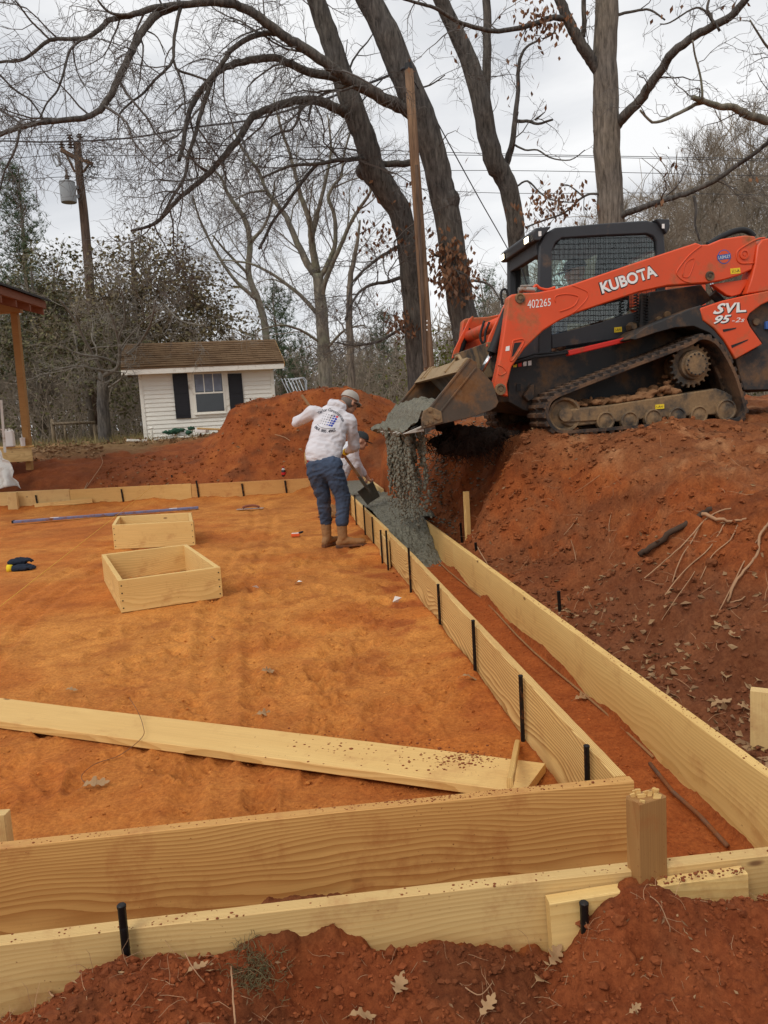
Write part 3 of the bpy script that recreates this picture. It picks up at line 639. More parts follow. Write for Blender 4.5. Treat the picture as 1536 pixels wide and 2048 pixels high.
# two bottomless boxes
def box_form(name, fl, fr, bl, h, label, seed, mat, skew=False):
    a = G(*fl); b = G(*fr); cpt = G(*bl); x = (b-a); x.z = 0; Lx = x.length; x.normalize(); y = V3(-x.y, x.x, 0); Ly = abs((cpt-a).dot(y)); Ly = (cpt-a).length if skew else Ly; y = (cpt-a).normalized() if skew else y
    th = thing(name, label, 'wooden box', a, 'wooden box forms on the pad'); t = .038; z0 = .004
    def side(p, q, nm='side_board'): return board(nm, p, q, h, t, mat, None, parent=th, seed=seed+int(p.x*100), warp=.001)
    side(a+V3(0, 0, z0), a+x*Lx+V3(0, 0, z0)); e = a+y*(Ly-t); side(e+V3(0, 0, z0), e+x*Lx+V3(0, 0, z0))
    for s in (0, Lx-t):
        p = a+x*(s+t)+y*t+V3(0, 0, z0); q = a+x*(s+t)+y*(Ly-t)+V3(0, 0, z0)
        o = board('end_board', p, q, h, t, mat, None, parent=th, seed=seed+7, warp=.001)
    mb = MB()
    for s in (.02, Lx-.02):
        for k in range(4):
            p = a+x*s+V3(0, 0, .04+k*(h-.08)/3)-y*.002; mb.cyl(p, p+y*.004, .006, n=8)
    mb.build('nail_heads', M['steel_black'], th, kind='stuff')
    return th
box_form('box_form', (243, 1227), (446, 1196), (206, 1163), .262, 'nearer wooden box frame on the pad, seen from above, knot near its right end', 31, M['wood_pale'])
_t = [G(224, 1051, .30), G(386, 1043, .30), G(235, 1033, .30)]
def px_of(p):
    v = p-CAM; return (768+FPX*v.dot(_rt)/v.dot(_fw), 1024-FPX*v.dot(_up)/v.dot(_fw))
_t = [px_of(V3(p.x, p.y, 0)) for p in _t]
box_form('box_form', _t[0], _t[1], _t[2], .30, 'farther wooden box frame on the pad, behind the open one', 41, M['wood_pale'], True)
# ------------------------------------------------------------------ the track loader on the bank
M['orange'] = pm('orange_paint', (.68, .078, .018), .42, 0, .14, 3, .08, 60, .24, 2.6, (.36, .13, .05), spec=.45)
M['red_rail'] = pm('red_paint', (.62, .03, .02), .45, 0, .1, 4, .05, 40, .15, 3)
M['dark'] = pm('charcoal_paint', (.040, .043, .048), .5, 0, .2, 5, .1, 60, .12, 2.5, (.16, .10, .06))
M['dark_mud'] = pm('muddy_charcoal', (.035, .034, .034), .65, 0, .3, 5, .2, 50, .36, 3.4, (.15, .085, .045))
M['rubber'] = pm('muddy_rubber', (.03, .027, .026), .85, 0, .3, 8, .35, 60, .5, 5, (.16, .09, .05))
M['frame_mud'] = pm('muddy_track_frame', (.045, .042, .038), .7, .1, .3, 6, .3, 50, .58, 4.5, (.26, .165, .085))
M['steel_worn'] = pm('worn_bucket_steel', (.105, .08, .06), .55, .55, .35, 5, .2, 40, .42, 3.2, (.25, .125, .055))
M['bucket_in'] = pm('bucket_lining', (.12, .115, .105), .7, .2, .35, 4, .3, 40, .4, 2, (.25, .24, .20))
M['chrome'] = pm('chrome_rod', (.75, .75, .76), .15, 1, .05, 4, 0)
M['white_paint'] = pm('white_decal', (.82, .81, .78), .5, 0, .06, 8, 0)
M['black'] = pm('black_rubber', (.02, .02, .021), .6, 0, .2, 8, .1)
M['yellow'] = pm('yellow_decal', (.80, .58, .03), .5, 0, .15, 20, 0)
M['blue'] = pm('blue_decal', (.04, .11, .35), .5, 0, .1, 8, 0)
def emit(name, col, s):
    t = NT(name); t.b.inputs['Emission Color'].default_value = (*col, 1); t.b.inputs['Emission Strength'].default_value = s; return t.done(col, .3)
M['lamp'] = emit('lit_lamp', (1, .88, .62), 4.0)
def glassy(name, tint, fac, rough=.05):
    t = NT(name); tr = t.n('ShaderNodeBsdfTransparent'); tr.inputs[0].default_value = (*tint, 1); gl = t.n('ShaderNodeBsdfGlossy'); gl.inputs['Roughness'].default_value = rough
    fr = t.n('ShaderNodeFresnel'); fr.inputs[0].default_value = 1.45; ad = t.math('ADD', fr.outputs[0], fac); ms = t.n('ShaderNodeMixShader'); t.put(ms.inputs[0], ad); t.t.links.new(tr.outputs[0], ms.inputs[1]); t.t.links.new(gl.outputs[0], ms.inputs[2])
    t.t.links.new(ms.outputs[0], t.t.nodes['Material Output'].inputs[0]); return t.m
M['glass'] = glassy('cab_glass', (.88, .95, .93), .04)
def conc_mat(name, col, bump=.6):
    t = NT(name); ob = t.tc.outputs['Object']; n = t.noise(ob, 30, 6, .7)
    vo = t.n('ShaderNodeTexVoronoi'); t.put(vo.inputs['Vector'], ob); vo.inputs['Scale'].default_value = 42
    c = t.mix(t.ramp(n, .3, .7), tuple(x*.6 for x in col), tuple(x*1.3 for x in col))
    return t.done(c, t.ramp(n, .3, .7, (.35,)*3, (.7,)*3), t.bump(t.math('ADD', n, t.math('MULTIPLY', vo.outputs['Distance'], -.8)), bump, .02), spec=.4)
M['concrete'] = conc_mat('wet_concrete', (.17, .158, .115), .9)

MA = R(8); MT = R(1.6)
mu = Vector((math.cos(MA)*math.cos(MT), math.sin(MA)*math.cos(MT), math.sin(MT))); mvv = Vector((-math.sin(MA), math.cos(MA), 0)); mw_ = mu.cross(mvv)
MO = D(1162, 867, 7.0)
def zq(zx, zy): return 960+zx*.375, 400+zy*.375
def mp(px, py, v): return PPL(px, py, MO+mvv*v, mvv)
def Z(zx, zy, v): return mp(*zq(zx, zy), v)
def uw(p): d = p-MO; return d.dot(mu), d.dot(mw_)
def mk(u, v, w_): return MO+mu*u+mvv*v+mw_*w_
def smoothpts(p, k=4, closed=True):
    n = len(p); out = []
    for i in range(n if closed else n-1):
        a, b, c, d = (p[(i-1) % n], p[i], p[(i+1) % n], p[(i+2) % n]) if closed else (p[max(i-1, 0)], p[i], p[i+1], p[min(i+2, n-1)])
        for j in range(k):
            t = j/k; out.append(tuple(.5*((2*b[q])+(-a[q]+c[q])*t+(2*a[q]-5*b[q]+4*c[q]-d[q])*t*t+(-a[q]+3*b[q]-3*c[q]+d[q])*t**3) for q in range(len(b))))
    if not closed: out.append(tuple(p[-1]))
    return out
skid = thing('track_loader', 'orange and charcoal compact track loader on the bank pouring concrete from its bucket', 'loader', MO)
def zprism(name, pts, vref, v0, v1, mat, parent=None, bevel=.008, smooth=0, conv=zq):
    if smooth: pts = smoothpts([tuple(map(float, p)) for p in pts], smooth)
    q = [uw(mp(*conv(*p), vref)) for p in pts]
    return uprism(name, q, v0, v1, mat, parent, bevel)
def uprism(name, q, v0, v1, mat, parent=None, bevel=.008):
    mb = MB(); mb.prism([mk(a, v0, b) for a, b in q], [mk(a, v1, b) for a, b in q])
    o = mb.build(name, mat, parent or skid, bevel=bevel, auto=35)
    return o
def ring(name, outer, inner, vref, v0, v1, mat, parent=None, conv=zq, bevel=.006, closed=True):
    qo = [uw(mp(*conv(*p), vref)) for p in outer]; qi = [uw(mp(*conv(*p), vref)) for p in inner]; n = len(qo); mb = MB()
    for q in (qo, qi):
        for v in (v0, v1): mb.v += [mk(a, v, b) for a, b in q]
    for i in range(n if closed else n-1):
        j = (i+1) % n; O0, O1, I0, I1 = 0, n, 2*n, 3*n
        mb.f += [(O0+i, O0+j, I0+j, I0+i), (O1+j, O1+i, I1+i, I1+j), (O0+j, O0+i, O1+i, O1+j), (I0+i, I0+j, I1+j, I1+i)]
    if not closed:
        for i in (0, n-1): mb.f.append((i, n+i, 3*n+i, 2*n+i))
    return mb.build(name, mat, parent or skid, bevel=bevel, auto=35)
def decal(name, s, quad, v, mat, parent, shear=0, offset=0, conv=zq, lift=.003, extrude=0.0):
    me = text_mesh(s, 1.0, 'LEFT', shear, 0, offset); xs = [q.co.x for q in me.vertices]; ys = [q.co.y for q in me.vertices]; x0, x1, y0, y1 = min(xs), max(xs), min(ys), max(ys)
    TL, TR, BR, BL = [mp(*conv(*p), v) for p in quad]
    for q in me.vertices:
        a = (q.co.x-x0)/(x1-x0); b = (q.co.y-y0)/(y1-y0); p = BL*(1-a)*(1-b)+BR*a*(1-b)+TR*a*b+TL*(1-a)*b; q.co = p-mvv*lift
    return link(name, me, mat, parent)
# --- undercarriage
TW = .45
tp = [(345, 1150), (350, 1095), (385, 1045), (480, 1002), (780, 884), (1090, 765), (1180, 720), (1255, 738), (1312, 800), (1378, 930), (1424, 1080), (1428, 1130), (1398, 1178), (1300, 1193), (900, 1220), (560, 1247), (430, 1250), (372, 1215)]
tq = smoothpts([uw(Z(a, b, 0)) for a, b in tp], 5)
def resample(q, step):
    q = q+[q[0]]; L_ = [0]
    for a, b in zip(q, q[1:]): L_.append(L_[-1]+math.hypot(b[0]-a[0], b[1]-a[1]))
    n = int(L_[-1]/step); s = np.linspace(0, L_[-1], n, endpoint=False); return list(zip(np.interp(s, L_, [p[0] for p in q]), np.interp(s, L_, [p[1] for p in q])))
tq = resample(tq, .035)
def nrm2(q, i):
    a = q[i-1]; b = q[(i+1) % len(q)]; d = (b[0]-a[0], b[1]-a[1]); l = math.hypot(*d); return (-d[1]/l, d[0]/l)
ctr = (sum(p[0] for p in tq)/len(tq), sum(p[1] for p in tq)/len(tq))
sg = 1 if (nrm2(tq, 0)[0]*(tq[0][0]-ctr[0])+nrm2(tq, 0)[1]*(tq[0][1]-ctr[1])) > 0 else -1
def off(q, d): return [(p[0]+sg*d*nrm2(q, i)[0], p[1]+sg*d*nrm2(q, i)[1]) for i, p in enumerate(q)]
for side, v0 in (('near', 0.0), ('far', 1.5)):
    oq, iq = off(tq, -.012), off(tq, -.04); n = len(oq); mb = MB()
    for q, ins in ((oq, 0), (iq, 0)):
        for v in (v0, v0+TW): mb.v += [mk(a, v, b) for a, b in q]
    for i in range(n):
        j = (i+1) % n; mb.f += [(i, j, 2*n+j, 2*n+i), (n+j, n+i, 3*n+i, 3*n+j), (j, i, n+i, n+j), (2*n+i, 2*n+j, 3*n+j, 3*n+i)]
    belt = mb.build('track_belt', M['rubber'], skid, auto=40)
    tm = None; k2 = resample(tq, .082); n2_ = len(k2)
    for i in range(n2_):
        p = k2[i]; nn = nrm2(k2, i); nx = (nn[0]*sg, nn[1]*sg); tx = (-nx[1], nx[0])
        X = mu*tx[0]+mw_*tx[1]; Zv = mu*nx[0]+mw_*nx[1]; Y = Zv.cross(X)
        if tm is None:
            b = MB()
            for (va, vb) in ((.006, .20), (.25, .444)):
                c = Vector((0, 0, -.004)); b.prism([Vector((-.026, va, -.012)), Vector((.026, va, -.012)), Vector((.016, va+.006, .016)), Vector((-.016, va+.006, .016))], [Vector((-.026, vb, -.012)), Vector((.026, vb, -.012)), Vector((.016, vb-.006, .016)), Vector((-.016, vb-.006, .016))])
            tm = b.mesh('tread_bar')
        s_ = 1 if Y.dot(mvv) > 0 else -1
        mw2 = frame(mk(p[0], v0, p[1]), X*s_, Y*s_, Zv)
        o = link('tread_bar', tm, M['rubber'], belt, mw=mw2)
    b = MB(); k3 = resample(iq, .05)
    for i in range(len(k3)):
        p = k3[i]; nn = nrm2(k3, i); nx = (-nn[0]*sg, -nn[1]*sg); tx = (-nx[1], nx[0]); X = mu*tx[0]+mw_*tx[1]; Zv = mu*nx[0]+mw_*nx[1]
        c = mk(p[0], v0+.22, p[1]); b.bar(c-Zv*.005, c+Zv*.028, .03, .09, X)
    b.build('drive_lugs', M['rubber'], belt, kind='stuff')
    def zz(x, y): return uw(Z(x, y, .08))
    fq = [(430, 1120), (560, 1105), (690, 1093), (980, 1048), (1255, 1005), (1300, 1020), (1342, 1045), (1338, 1110), (1298, 1142), (900, 1165), (475, 1210), (430, 1190)]
    fr_ = uprism('track_frame', [zz(*p) for p in fq], v0+.06, v0+.36, M['frame_mud'], bevel=.012)
    uprism('tension_cover', [zz(*p) for p in ((432, 1124), (678, 1098), (680, 1172), (434, 1188))], v0+.045, v0+.07, M['frame_mud'], fr_)
    b = MB()
    for x, y in ((700, 1170), (790, 1165), (912, 1150), (1045, 1140), (1162, 1132), (1310, 1090)):
        u, w2 = zz(x, y); b.lathe(mk(u, v0+.035, w2), mvv, [(.0, 0), (.018, .002), (.022, .01), (.022, .03)], 8)
    b.build('bolt_heads', M['frame_mud'], fr_, auto=35, kind='stuff')
    for x, y, r in ((660, 1178, .085), (788, 1176, .085), (912, 1164, .085), (1040, 1153, .085), (1156, 1146, .085), (1300, 1120, .10)):
        u, w2 = zz(x, y); b = MB(); b.lathe(mk(u, v0+.03, w2), mvv, [(.02, .0), (.05, .012), (r-.02, .012), (r-.012, .0), (r, .004), (r, .06), (r*.6, .08), (r*.6, .30), (r, .32), (r, .37), (.02, .38)], 24); b.build('track_roller', M['frame_mud'], fr_, auto=35)
    u, w2 = zz(447, 1145); b = MB(); b.lathe(mk(u, v0+.03, w2), mvv, [(.02, 0), (.06, 0), (.06, .05), (.12, .06), (.135, .02), (.155, .02), (.155, .38), (.02, .39)], 32); b.build('idler_wheel', M['frame_mud'], skid, auto=35)
    u, w2 = uw(Z(1140, 880, .05)); b = MB(); T_ = 22; q = []
    for i in range(T_):
        for da, r in ((-.40, .178), (-.22, .180), (-.13, .205), (.13, .205), (.22, .180), (.40, .178)):
            a = 2*math.pi*(i+da)/T_; q.append((u+r*math.cos(a), w2+r*math.sin(a)))
    sp = uprism('drive_sprocket', q, v0+.10, v0+.135, M['frame_mud'], bevel=.003)
    uh, wh = uw(Z(1165, 865, .05)); b = MB(); b.lathe(mk(u+.01, v0+.02, w2+.004), mvv, [(.0, -.012), (.095, -.01), (.108, .0), (.112, .03), (.13, .035), (.14, .08), (.14, .34)], 28); hub = b.build('sprocket_hub', M['frame_mud'], sp, auto=35)
    b = MB()
    for i in range(14):
        a = 2*math.pi*i/14; c = mk(u+.01+.094*math.cos(a), v0+.0, w2+.004+.094*math.sin(a)); b.lathe(c, mvv, [(0, 0), (.007, .001), (.008, .02)], 6)
    b.build('hub_bolts', M['black'], sp, kind='stuff')
# packed mud on the near frame
b = MB()
for i in range(150):
    x = rnd.uniform(470, 1060); y = 1112-(x-430)*.125 - abs(rnd.gauss(0, 1))*(10+26*math.exp(-((x-1010)/90)**2)); u, w2 = uw(Z(x, y, .15)); b.ball(mk(u, rnd.uniform(.09, .36), w2), rnd.uniform(.02, .05), 6, 4, (1.3, 1, .6))
LATE2 = b; M['packed'] = pm('packed_mud', (.24, .12, .055), .95, 0, .4, 20, .5, 60)
# --- body
zprism('chassis', [(150, 885), (312, 838), (470, 800), (800, 735), (1180, 590), (1500, 560), (1640, 560), (1640, 1000), (1440, 1020), (1250, 900), (900, 1110), (560, 1150), (400, 1150), (235, 1122), (150, 1075)], .47, .47, 1.49, M['dark_mud'])
zprism('side_fender', [(800, 740), (880, 680), (1180, 560), (1185, 640), (1245, 690), (1300, 755), (1352, 850), (1335, 850), (1285, 768), (1225, 708), (1140, 672), (1040, 680), (930, 710), (830, 745)], .06, .06, .47, M['dark_mud'], bevel=.006)
zprism('side_panel', [(870, 690), (905, 490), (1180, 450), (1240, 530), (1180, 565)], .40, .40, .47, M['dark_mud'])
zprism('rear_body', [(1420, 500), (1800, 440), (1800, 985), (1720, 1010), (1408, 1014), (1362, 850), (1510, 768), (1432, 655)], .14, .14, 1.85, M['dark_mud'])
panel = zprism('rear_guard', [(1172, 578), (1300, 535), (1420, 507), (1550, 482), (1640, 470), (1640, 495), (1500, 560), (1440, 605), (1425, 635), (1440, 672), (1508, 768), (1362, 850), (1300, 745), (1248, 683), (1190, 640)], .055, .055, .13, M['orange'], bevel=.01)
for a, b_ in (((1295, 690), (1368, 680)), ((1340, 775), (1432, 742))):
    zprism('cooling_slot', [a, b_, (b_[0]-6, b_[1]+8), (a[0]+4, a[1]+14)], .052, .0515, .056, M['black'], panel, bevel=0)
decal('model_lettering', 'SVL', [(1262, 552), (1396, 545), (1424, 597), (1238, 610)], .054, M['white_paint'], panel, .25, .03)
decal('lettering_shadow', 'SVL', [(1266, 556), (1401, 549), (1430, 601), (1242, 614)], .054, M['black'], panel, .25, .042, lift=.0015)
decal('model_lettering', '95', [(1256, 617), (1340, 611), (1332, 655), (1243, 662)], .054, M['white_paint'], panel, .25, .03)
decal('lettering_shadow', '95', [(1260, 621), (1344, 615), (1337, 659), (1247, 666)], .054, M['black'], panel, .25, .042, lift=.0015)
decal('model_lettering', '-2s', [(1345, 628), (1413, 626), (1408, 650), (1342, 654)], .054, M['white_paint'], panel, .2)
zprism('safety_rail', [(468, 803), (800, 726), (806, 752), (470, 833)], .30, .28, .36, M['red_rail'], bevel=.01)
b = MB(); b.tube([Z(180, 872, .3), Z(290, 838, .3), Z(400, 826, .3), Z(480, 812, .3)], .014, 8); b.build('hydraulic_pipe', M['black'], skid, smooth=True)
b = MB(); b.tube([Z(165, 862, .34), Z(290, 822, .34), Z(420, 812, .34), Z(470, 803, .34)], .010, 8); b.build('hydraulic_pipe', M['black'], skid, smooth=True)
# lift cylinder and spring coils behind the arm
b = MB(); b.tube([Z(1232, 445, .3), Z(1256, 505, .3)], .018, 10); b.build('lift_rod', M['chrome'], skid, smooth=True)
b = MB(); b.tube([Z(1240, 495, .3), Z(1300, 560, .3)], .042, 12); b.build('lift_cylinder', M['dark_mud'], skid, auto=35)
b = MB(); b.tube([Z(1460, 385, .3), Z(1345, 500, .3)], .038, 12); b.build('lift_link', M['dark_mud'], skid, auto=35)
for xx in (832, 884):
    b = MB(); P_ = []
    for k in range(90): a = k*.7; y = 500+k*1.75; P_.append(Z(xx, y, .38)+mu*(.020*math.cos(a))+mvv*(.020*math.sin(a)))
    b.tube(P_, .006, 5); b.build('hose_spring', M['black'], skid, smooth=True)
b = MB(); b.bar(Z(868, 500, .42), Z(856, 690, .42), .05, .07); b.build('strut', M['dark_mud'], skid, bevel=.006)
b = MB(); b.lathe(Z(815, 675, .40), mvv, [(0, -.03), (.03, -.03), (.045, 0), (.045, .06)], 6); b.build('coupler_nut', M['frame_mud'], skid, auto=30)
for cx_, cy_ in ((1000, 612), (955, 640)):
    b = MB(); b.lathe(Z(cx_, cy_, .39), mvv, [(0, -.012), (.03, -.01), (.036, 0), (.036, .05)], 14); b.build('pin_boss', M['frame_mud'], skid, auto=30)
b = MB(); b.lathe(Z(1475, 650, .12), mvv, [(0, -.006), (.03, -.005), (.034, 0), (.034, .05)], 14); b.build('pin_boss', M['frame_mud'], skid, auto=30)
# --- lift arms, traced once and set on both sides
arm_o = [(150, 520), (172, 503), (215, 497), (310, 492), (420, 470), (500, 447), (810, 340), (1140, 232), (1152, 227), (1182, 238), (1222, 236), (1290, 207), (1420, 187), (1470, 193), (1478, 240), (1462, 330), (1452, 370), (1385, 402), (1300, 427), (1235, 440), (1000, 457), (850, 490), (700, 540), (520, 600), (420, 645), (340, 695), (240, 790), (170, 890), (145, 985), (152, 1050), (88, 1030), (70, 1000), (88, 930), (105, 850), (130, 690), (145, 585)]
AV = .10
arm_q = [uw(Z(a, b_, AV)) for a, b_ in arm_o]
link_q = [uw(Z(a, b_, AV)) for a, b_ in ((1474, 245), (1500, 212), (1545, 203), (1720, 230), (1720, 470), (1560, 482), (1415, 503), (1440, 430), (1462, 340))]
tri_q = [uw(Z(a, b_, AV+.05)) for a, b_ in ((1235, 450), (1440, 420), (1385, 505), (1340, 516), (1312, 508))]
rib_q = [uw(Z(a, b_, AV)) for a, b_ in ((1062, 395), (1085, 425), (1120, 440), (1230, 436), (1290, 425), (1290, 430), (1150, 452), (1090, 446), (1048, 405), (1052, 370), (1115, 290), (1165, 245), (1180, 243), (1125, 290), (1070, 372))]
def uring(q, r, v, h):
    pass
guard_pts = [(1110, 385), (1135, 420), (1050, 560), (1035, 650), (905, 900), (850, 1090), (800, 1150), (725, 1175), (760, 1030), (880, 780), (960, 620), (1040, 450)]
gq = [uw(mp(880+a/7.68, 540+b_/7.68, .26)) for a, b_ in guard_pts]
for v0, far in ((AV, 0), (1.74, 1)):
    arm = uprism('lift_arm', arm_q, v0, v0+.11, M['orange'], bevel=.012)
    uprism('rear_link', link_q, v0-.02, v0+.16, M['orange'], bevel=.012)
    uprism('arm_gusset', tri_q, v0+.04, v0+.10, M['orange'], arm)
    uprism('cylinder_guard', gq, (v0+.19 if not far else v0-.10), (v0+.215 if not far else v0-.075), M['orange'], bevel=.006)
    vc = v0+.16 if not far else v0-.05
    def c4(a, b_): return uw(mp(880+a/7.68, 540+b_/7.68, .26))
    e0, e1, e2, e3 = c4(1040, 600), c4(800, 1270), c4(760, 1340), c4(640, 1545)
    b = MB(); b.lathe(mk(e0[0], vc, e0[1]), mk(e1[0], vc, e1[1])-mk(e0[0], vc, e0[1]), [(.03, 0), (.042, .01), (.042, math.hypot(e1[0]-e0[0], e1[1]-e0[1])-.04), (.048, math.hypot(e1[0]-e0[0], e1[1]-e0[1])-.035), (.048, math.hypot(e1[0]-e0[0], e1[1]-e0[1]))], 16); cy = b.build('tilt_cylinder', M['black'], skid, auto=35)
    b = MB(); b.cyl(mk(e1[0], vc, e1[1]), mk(e3[0], vc, e3[1]), .022, n=14); b.build('piston_rod', M['chrome'], cy, smooth=True)
    for (x, y, r) in ((213, 524, .030), (1225, 405, .028), (1408, 291, .03), (108, 1010, .034)):
        u, w2 = uw(Z(x, y, AV)); b = MB(); vv0 = v0 if not far else v0+.11; sgn_ = -1 if not far else 1
        b.lathe(mk(u, vv0, w2), mvv*sgn_, [(r*1.55, 0), (r*1.5, .012), (r*1.05, .014), (r, .006), (r*.5, .006), (r*.45, .012), (0, .012)], 18); b.build('pivot_pin', M['orange'] if x in (1408,) else M['frame_mud'], arm, auto=35)
    if not far:
        near_arm = arm
        # pressed ribs and the opening near the foot of the arm
        def ribline(pts, r=.006):
            bb = MB(); bb.tube([Z(a, b_, AV)-mvv*.001 for a, b_ in smoothpts([tuple(map(float, p)) for p in pts], 5, False)], r, 6); bb.build('pressed_rib', M['orange'], arm, smooth=True)
        ribline([(402, 545), (400, 520), (415, 508), (460, 502), (505, 508), (525, 520), (505, 560), (470, 580), (425, 595)])
        ribline([(490, 455), (555, 480), (577, 500), (560, 540), (500, 600)], .005)
        ribline([(1180, 243), (1115, 295), (1055, 370), (1052, 400), (1085, 430), (1120, 440)], .007)
        ribline([(1080, 405), (1095, 340), (1135, 312), (1143, 330), (1115, 405), (1090, 412), (1080, 405)], .005)
        ribline([(1520, 202), (1470, 212), (1385, 262), (1368, 290), (1372, 320), (1395, 338), (1460, 336)], .008)
        zprism('arm_opening', [(183, 762), (222, 758), (178, 832), (168, 838)], AV, AV-.002, AV+.001, M['black'], arm, bevel=0)
        ribline([(176, 750), (236, 748), (178, 850), (160, 842), (176, 750)], .007)
        ribline([(95, 880), (120, 890), (140, 915), (112, 935), (95, 925)], .006)
        zprism('decal_plate', [(138, 782), (158, 778), (156, 803), (136, 806)], AV, AV-.003, AV, M['white_paint'], arm, bevel=0)
        decal('maker_lettering', 'KUBOTA', [(636, 441), (926, 346), (948, 405), (652, 501)], AV, M['white_paint'], arm, 0, .034)
        decal('lettering_outline', 'KUBOTA', [(630, 440), (929, 339), (955, 408), (648, 509)], AV, M['black'], arm, 0, .052, lift=.0016)
        decal('fleet_number', '402265', [(250, 534), (376, 524), (378, 564), (254, 580)], AV, M['white_paint'], arm, .1)
        cxy = (1301, 303); u, w2 = uw(Z(*cxy, AV)); b = MB(); b.lathe(mk(u, AV, w2), -mvv, [(.064, 0), (.064, .002)], 28); rd = b.build('round_decal', M['blue'], arm)
        b = MB(); b.lathe(mk(u, AV, w2), -mvv, [(.056, 0), (.056, .003)], 28); b.build('decal_field', M['orange'], arm)
        zprism('decal_band', [(1264, 295), (1335, 285), (1337, 312), (1267, 322)], AV, AV-.0042, AV, M['blue'], arm, bevel=0)
        decal('decal_lettering', 'LASHLEY', [(1269, 300), (1332, 291), (1333, 307), (1271, 317)], AV, M['white_paint'], arm, lift=.006)
        zprism('warning_decal', [(1334, 366), (1386, 361), (1388, 391), (1337, 396)], AV, AV-.003, AV, M['yellow'], arm, bevel=0)
        decal('warning_print', 'i/.!-A', [(1342, 373), (1382, 369), (1383, 384), (1344, 389)], AV, M['black'], arm, lift=.005)
b = MB(); u, w2 = uw(mp(880+900/7.68, 540+760/7.68, .9)); u0, w0 = c4(1000, 800)
b.cyl(mk(u0+.03, AV+.11, w0+.02), mk(u0+.03, 1.74, w0+.02), .06, n=16); b.build('cross_tube', M['orange'], skid, smooth=True)
b = MB(); u0, w0 = c4(830, 1300); b.prism([mk(u0-.05, .28, w0+.12), mk(u0+.04, .28, w0+.12), mk(u0+.10, .28, w0-.12), mk(u0, .28, w0-.2)], [mk(u0-.05, 1.62, w0+.12), mk(u0+.04, 1.62, w0+.12), mk(u0+.10, 1.62, w0-.12), mk(u0, 1.62, w0-.2)]); b.build('quick_hitch', M['frame_mud'], skid, bevel=.01)
b = MB(); b.tube([Z(205, 482, .2), Z(245, 478, .2), Z(290, 480, .2)], .026, 10); b.tube([Z(215, 462, .24), Z(280, 458, .24)], .014, 8); b.build('hose_coupler', pm('zinc_fitting', (.38, .36, .32), .4, .7, .2, 30, .1, 60, .3, 10), skid, auto=40, kind=None)
b = MB(); b.tube([tuple(p) for p in smoothpts([tuple(Z(*q, .2)) for q in ((285, 470), (300, 455), (320, 470), (360, 478), (400, 466))], 6, False)], .013, 8); b.build('hydraulic_hose', M['orange'], skid, smooth=True)
b = MB(); b.tube([tuple(p) for p in smoothpts([tuple(Z(*q, .7)) for q in ((1215, 240), (1290, 195), (1370, 163), (1425, 165), (1460, 195))], 6, False)], .03, 10); b.build('hydraulic_hose', M['black'], skid, smooth=True)
b = MB(); b.tube([tuple(p) for p in smoothpts([tuple(Z(*q, .9)) for q in ((120, 560), (112, 500), (122, 478), (140, 480), (150, 520))], 6, False)], .012, 8); b.build('hydraulic_hose', M['black'], skid, smooth=True)
for v in (.60, .72, .84):
    b = MB(); b.tube([tuple(p) for p in smoothpts([tuple(mp(880+x/7.68, 540+y/7.68, v)) for x, y in ((760, 800), (700, 950), (690, 1080), (650, 1120), (620, 1000), (680, 780))], 6, False)], .012, 7); b.build('hydraulic_hose', M['red_rail'] if v == .72 else M['black'], skid, smooth=True)
# --- cab
CV0, CV1 = .50, 1.46
sout = [(312, 832), (312, 480), (318, 245), (345, 182), (400, 147), (640, 125), (890, 108), (945, 124), (980, 165), (990, 300), (990, 560), (985, 720)]
sin_ = [(385, 815), (385, 470), (385, 275), (405, 228), (440, 203), (640, 191), (890, 180), (925, 193), (942, 220), (946, 310), (946, 560), (946, 735)]
for v in (CV0, CV1-.05):
    cabs = ring('cab_side_frame', sout, sin_, .5, v, v+.05, M['dark'], closed=False, bevel=.012)
    zprism('cab_side_panel', [(386, 790), (386, 720), (640, 655), (945, 560), (945, 712), (800, 728)], .5, v+.006, v+.03, M['dark'], bevel=.004)
    b = MB()
    for k in range(21):
        x = 398+k*27.2; y0 = 203 if 420 < x < 920 else 235; y1 = 790-(x-386)*.22-60
        b.bar(Z(x, y0-8, v+.012), Z(x, y1, v+.012), .0032, .0032)
    for k in range(19):
        y = 205+k*27.5; xl, xr = 380, 948
        b.bar(Z(xl, y+3, v+.018), Z(xr, y-9, v+.018), .0032, .0032)
    b.build('window_mesh', M['black'], skid, kind='stuff')
    zprism('side_window', [(384, 780), (384, 275), (440, 200), (890, 178), (944, 220), (946, 560), (386, 716)], .5, v+.032, v+.036, M['glass'], bevel=0)
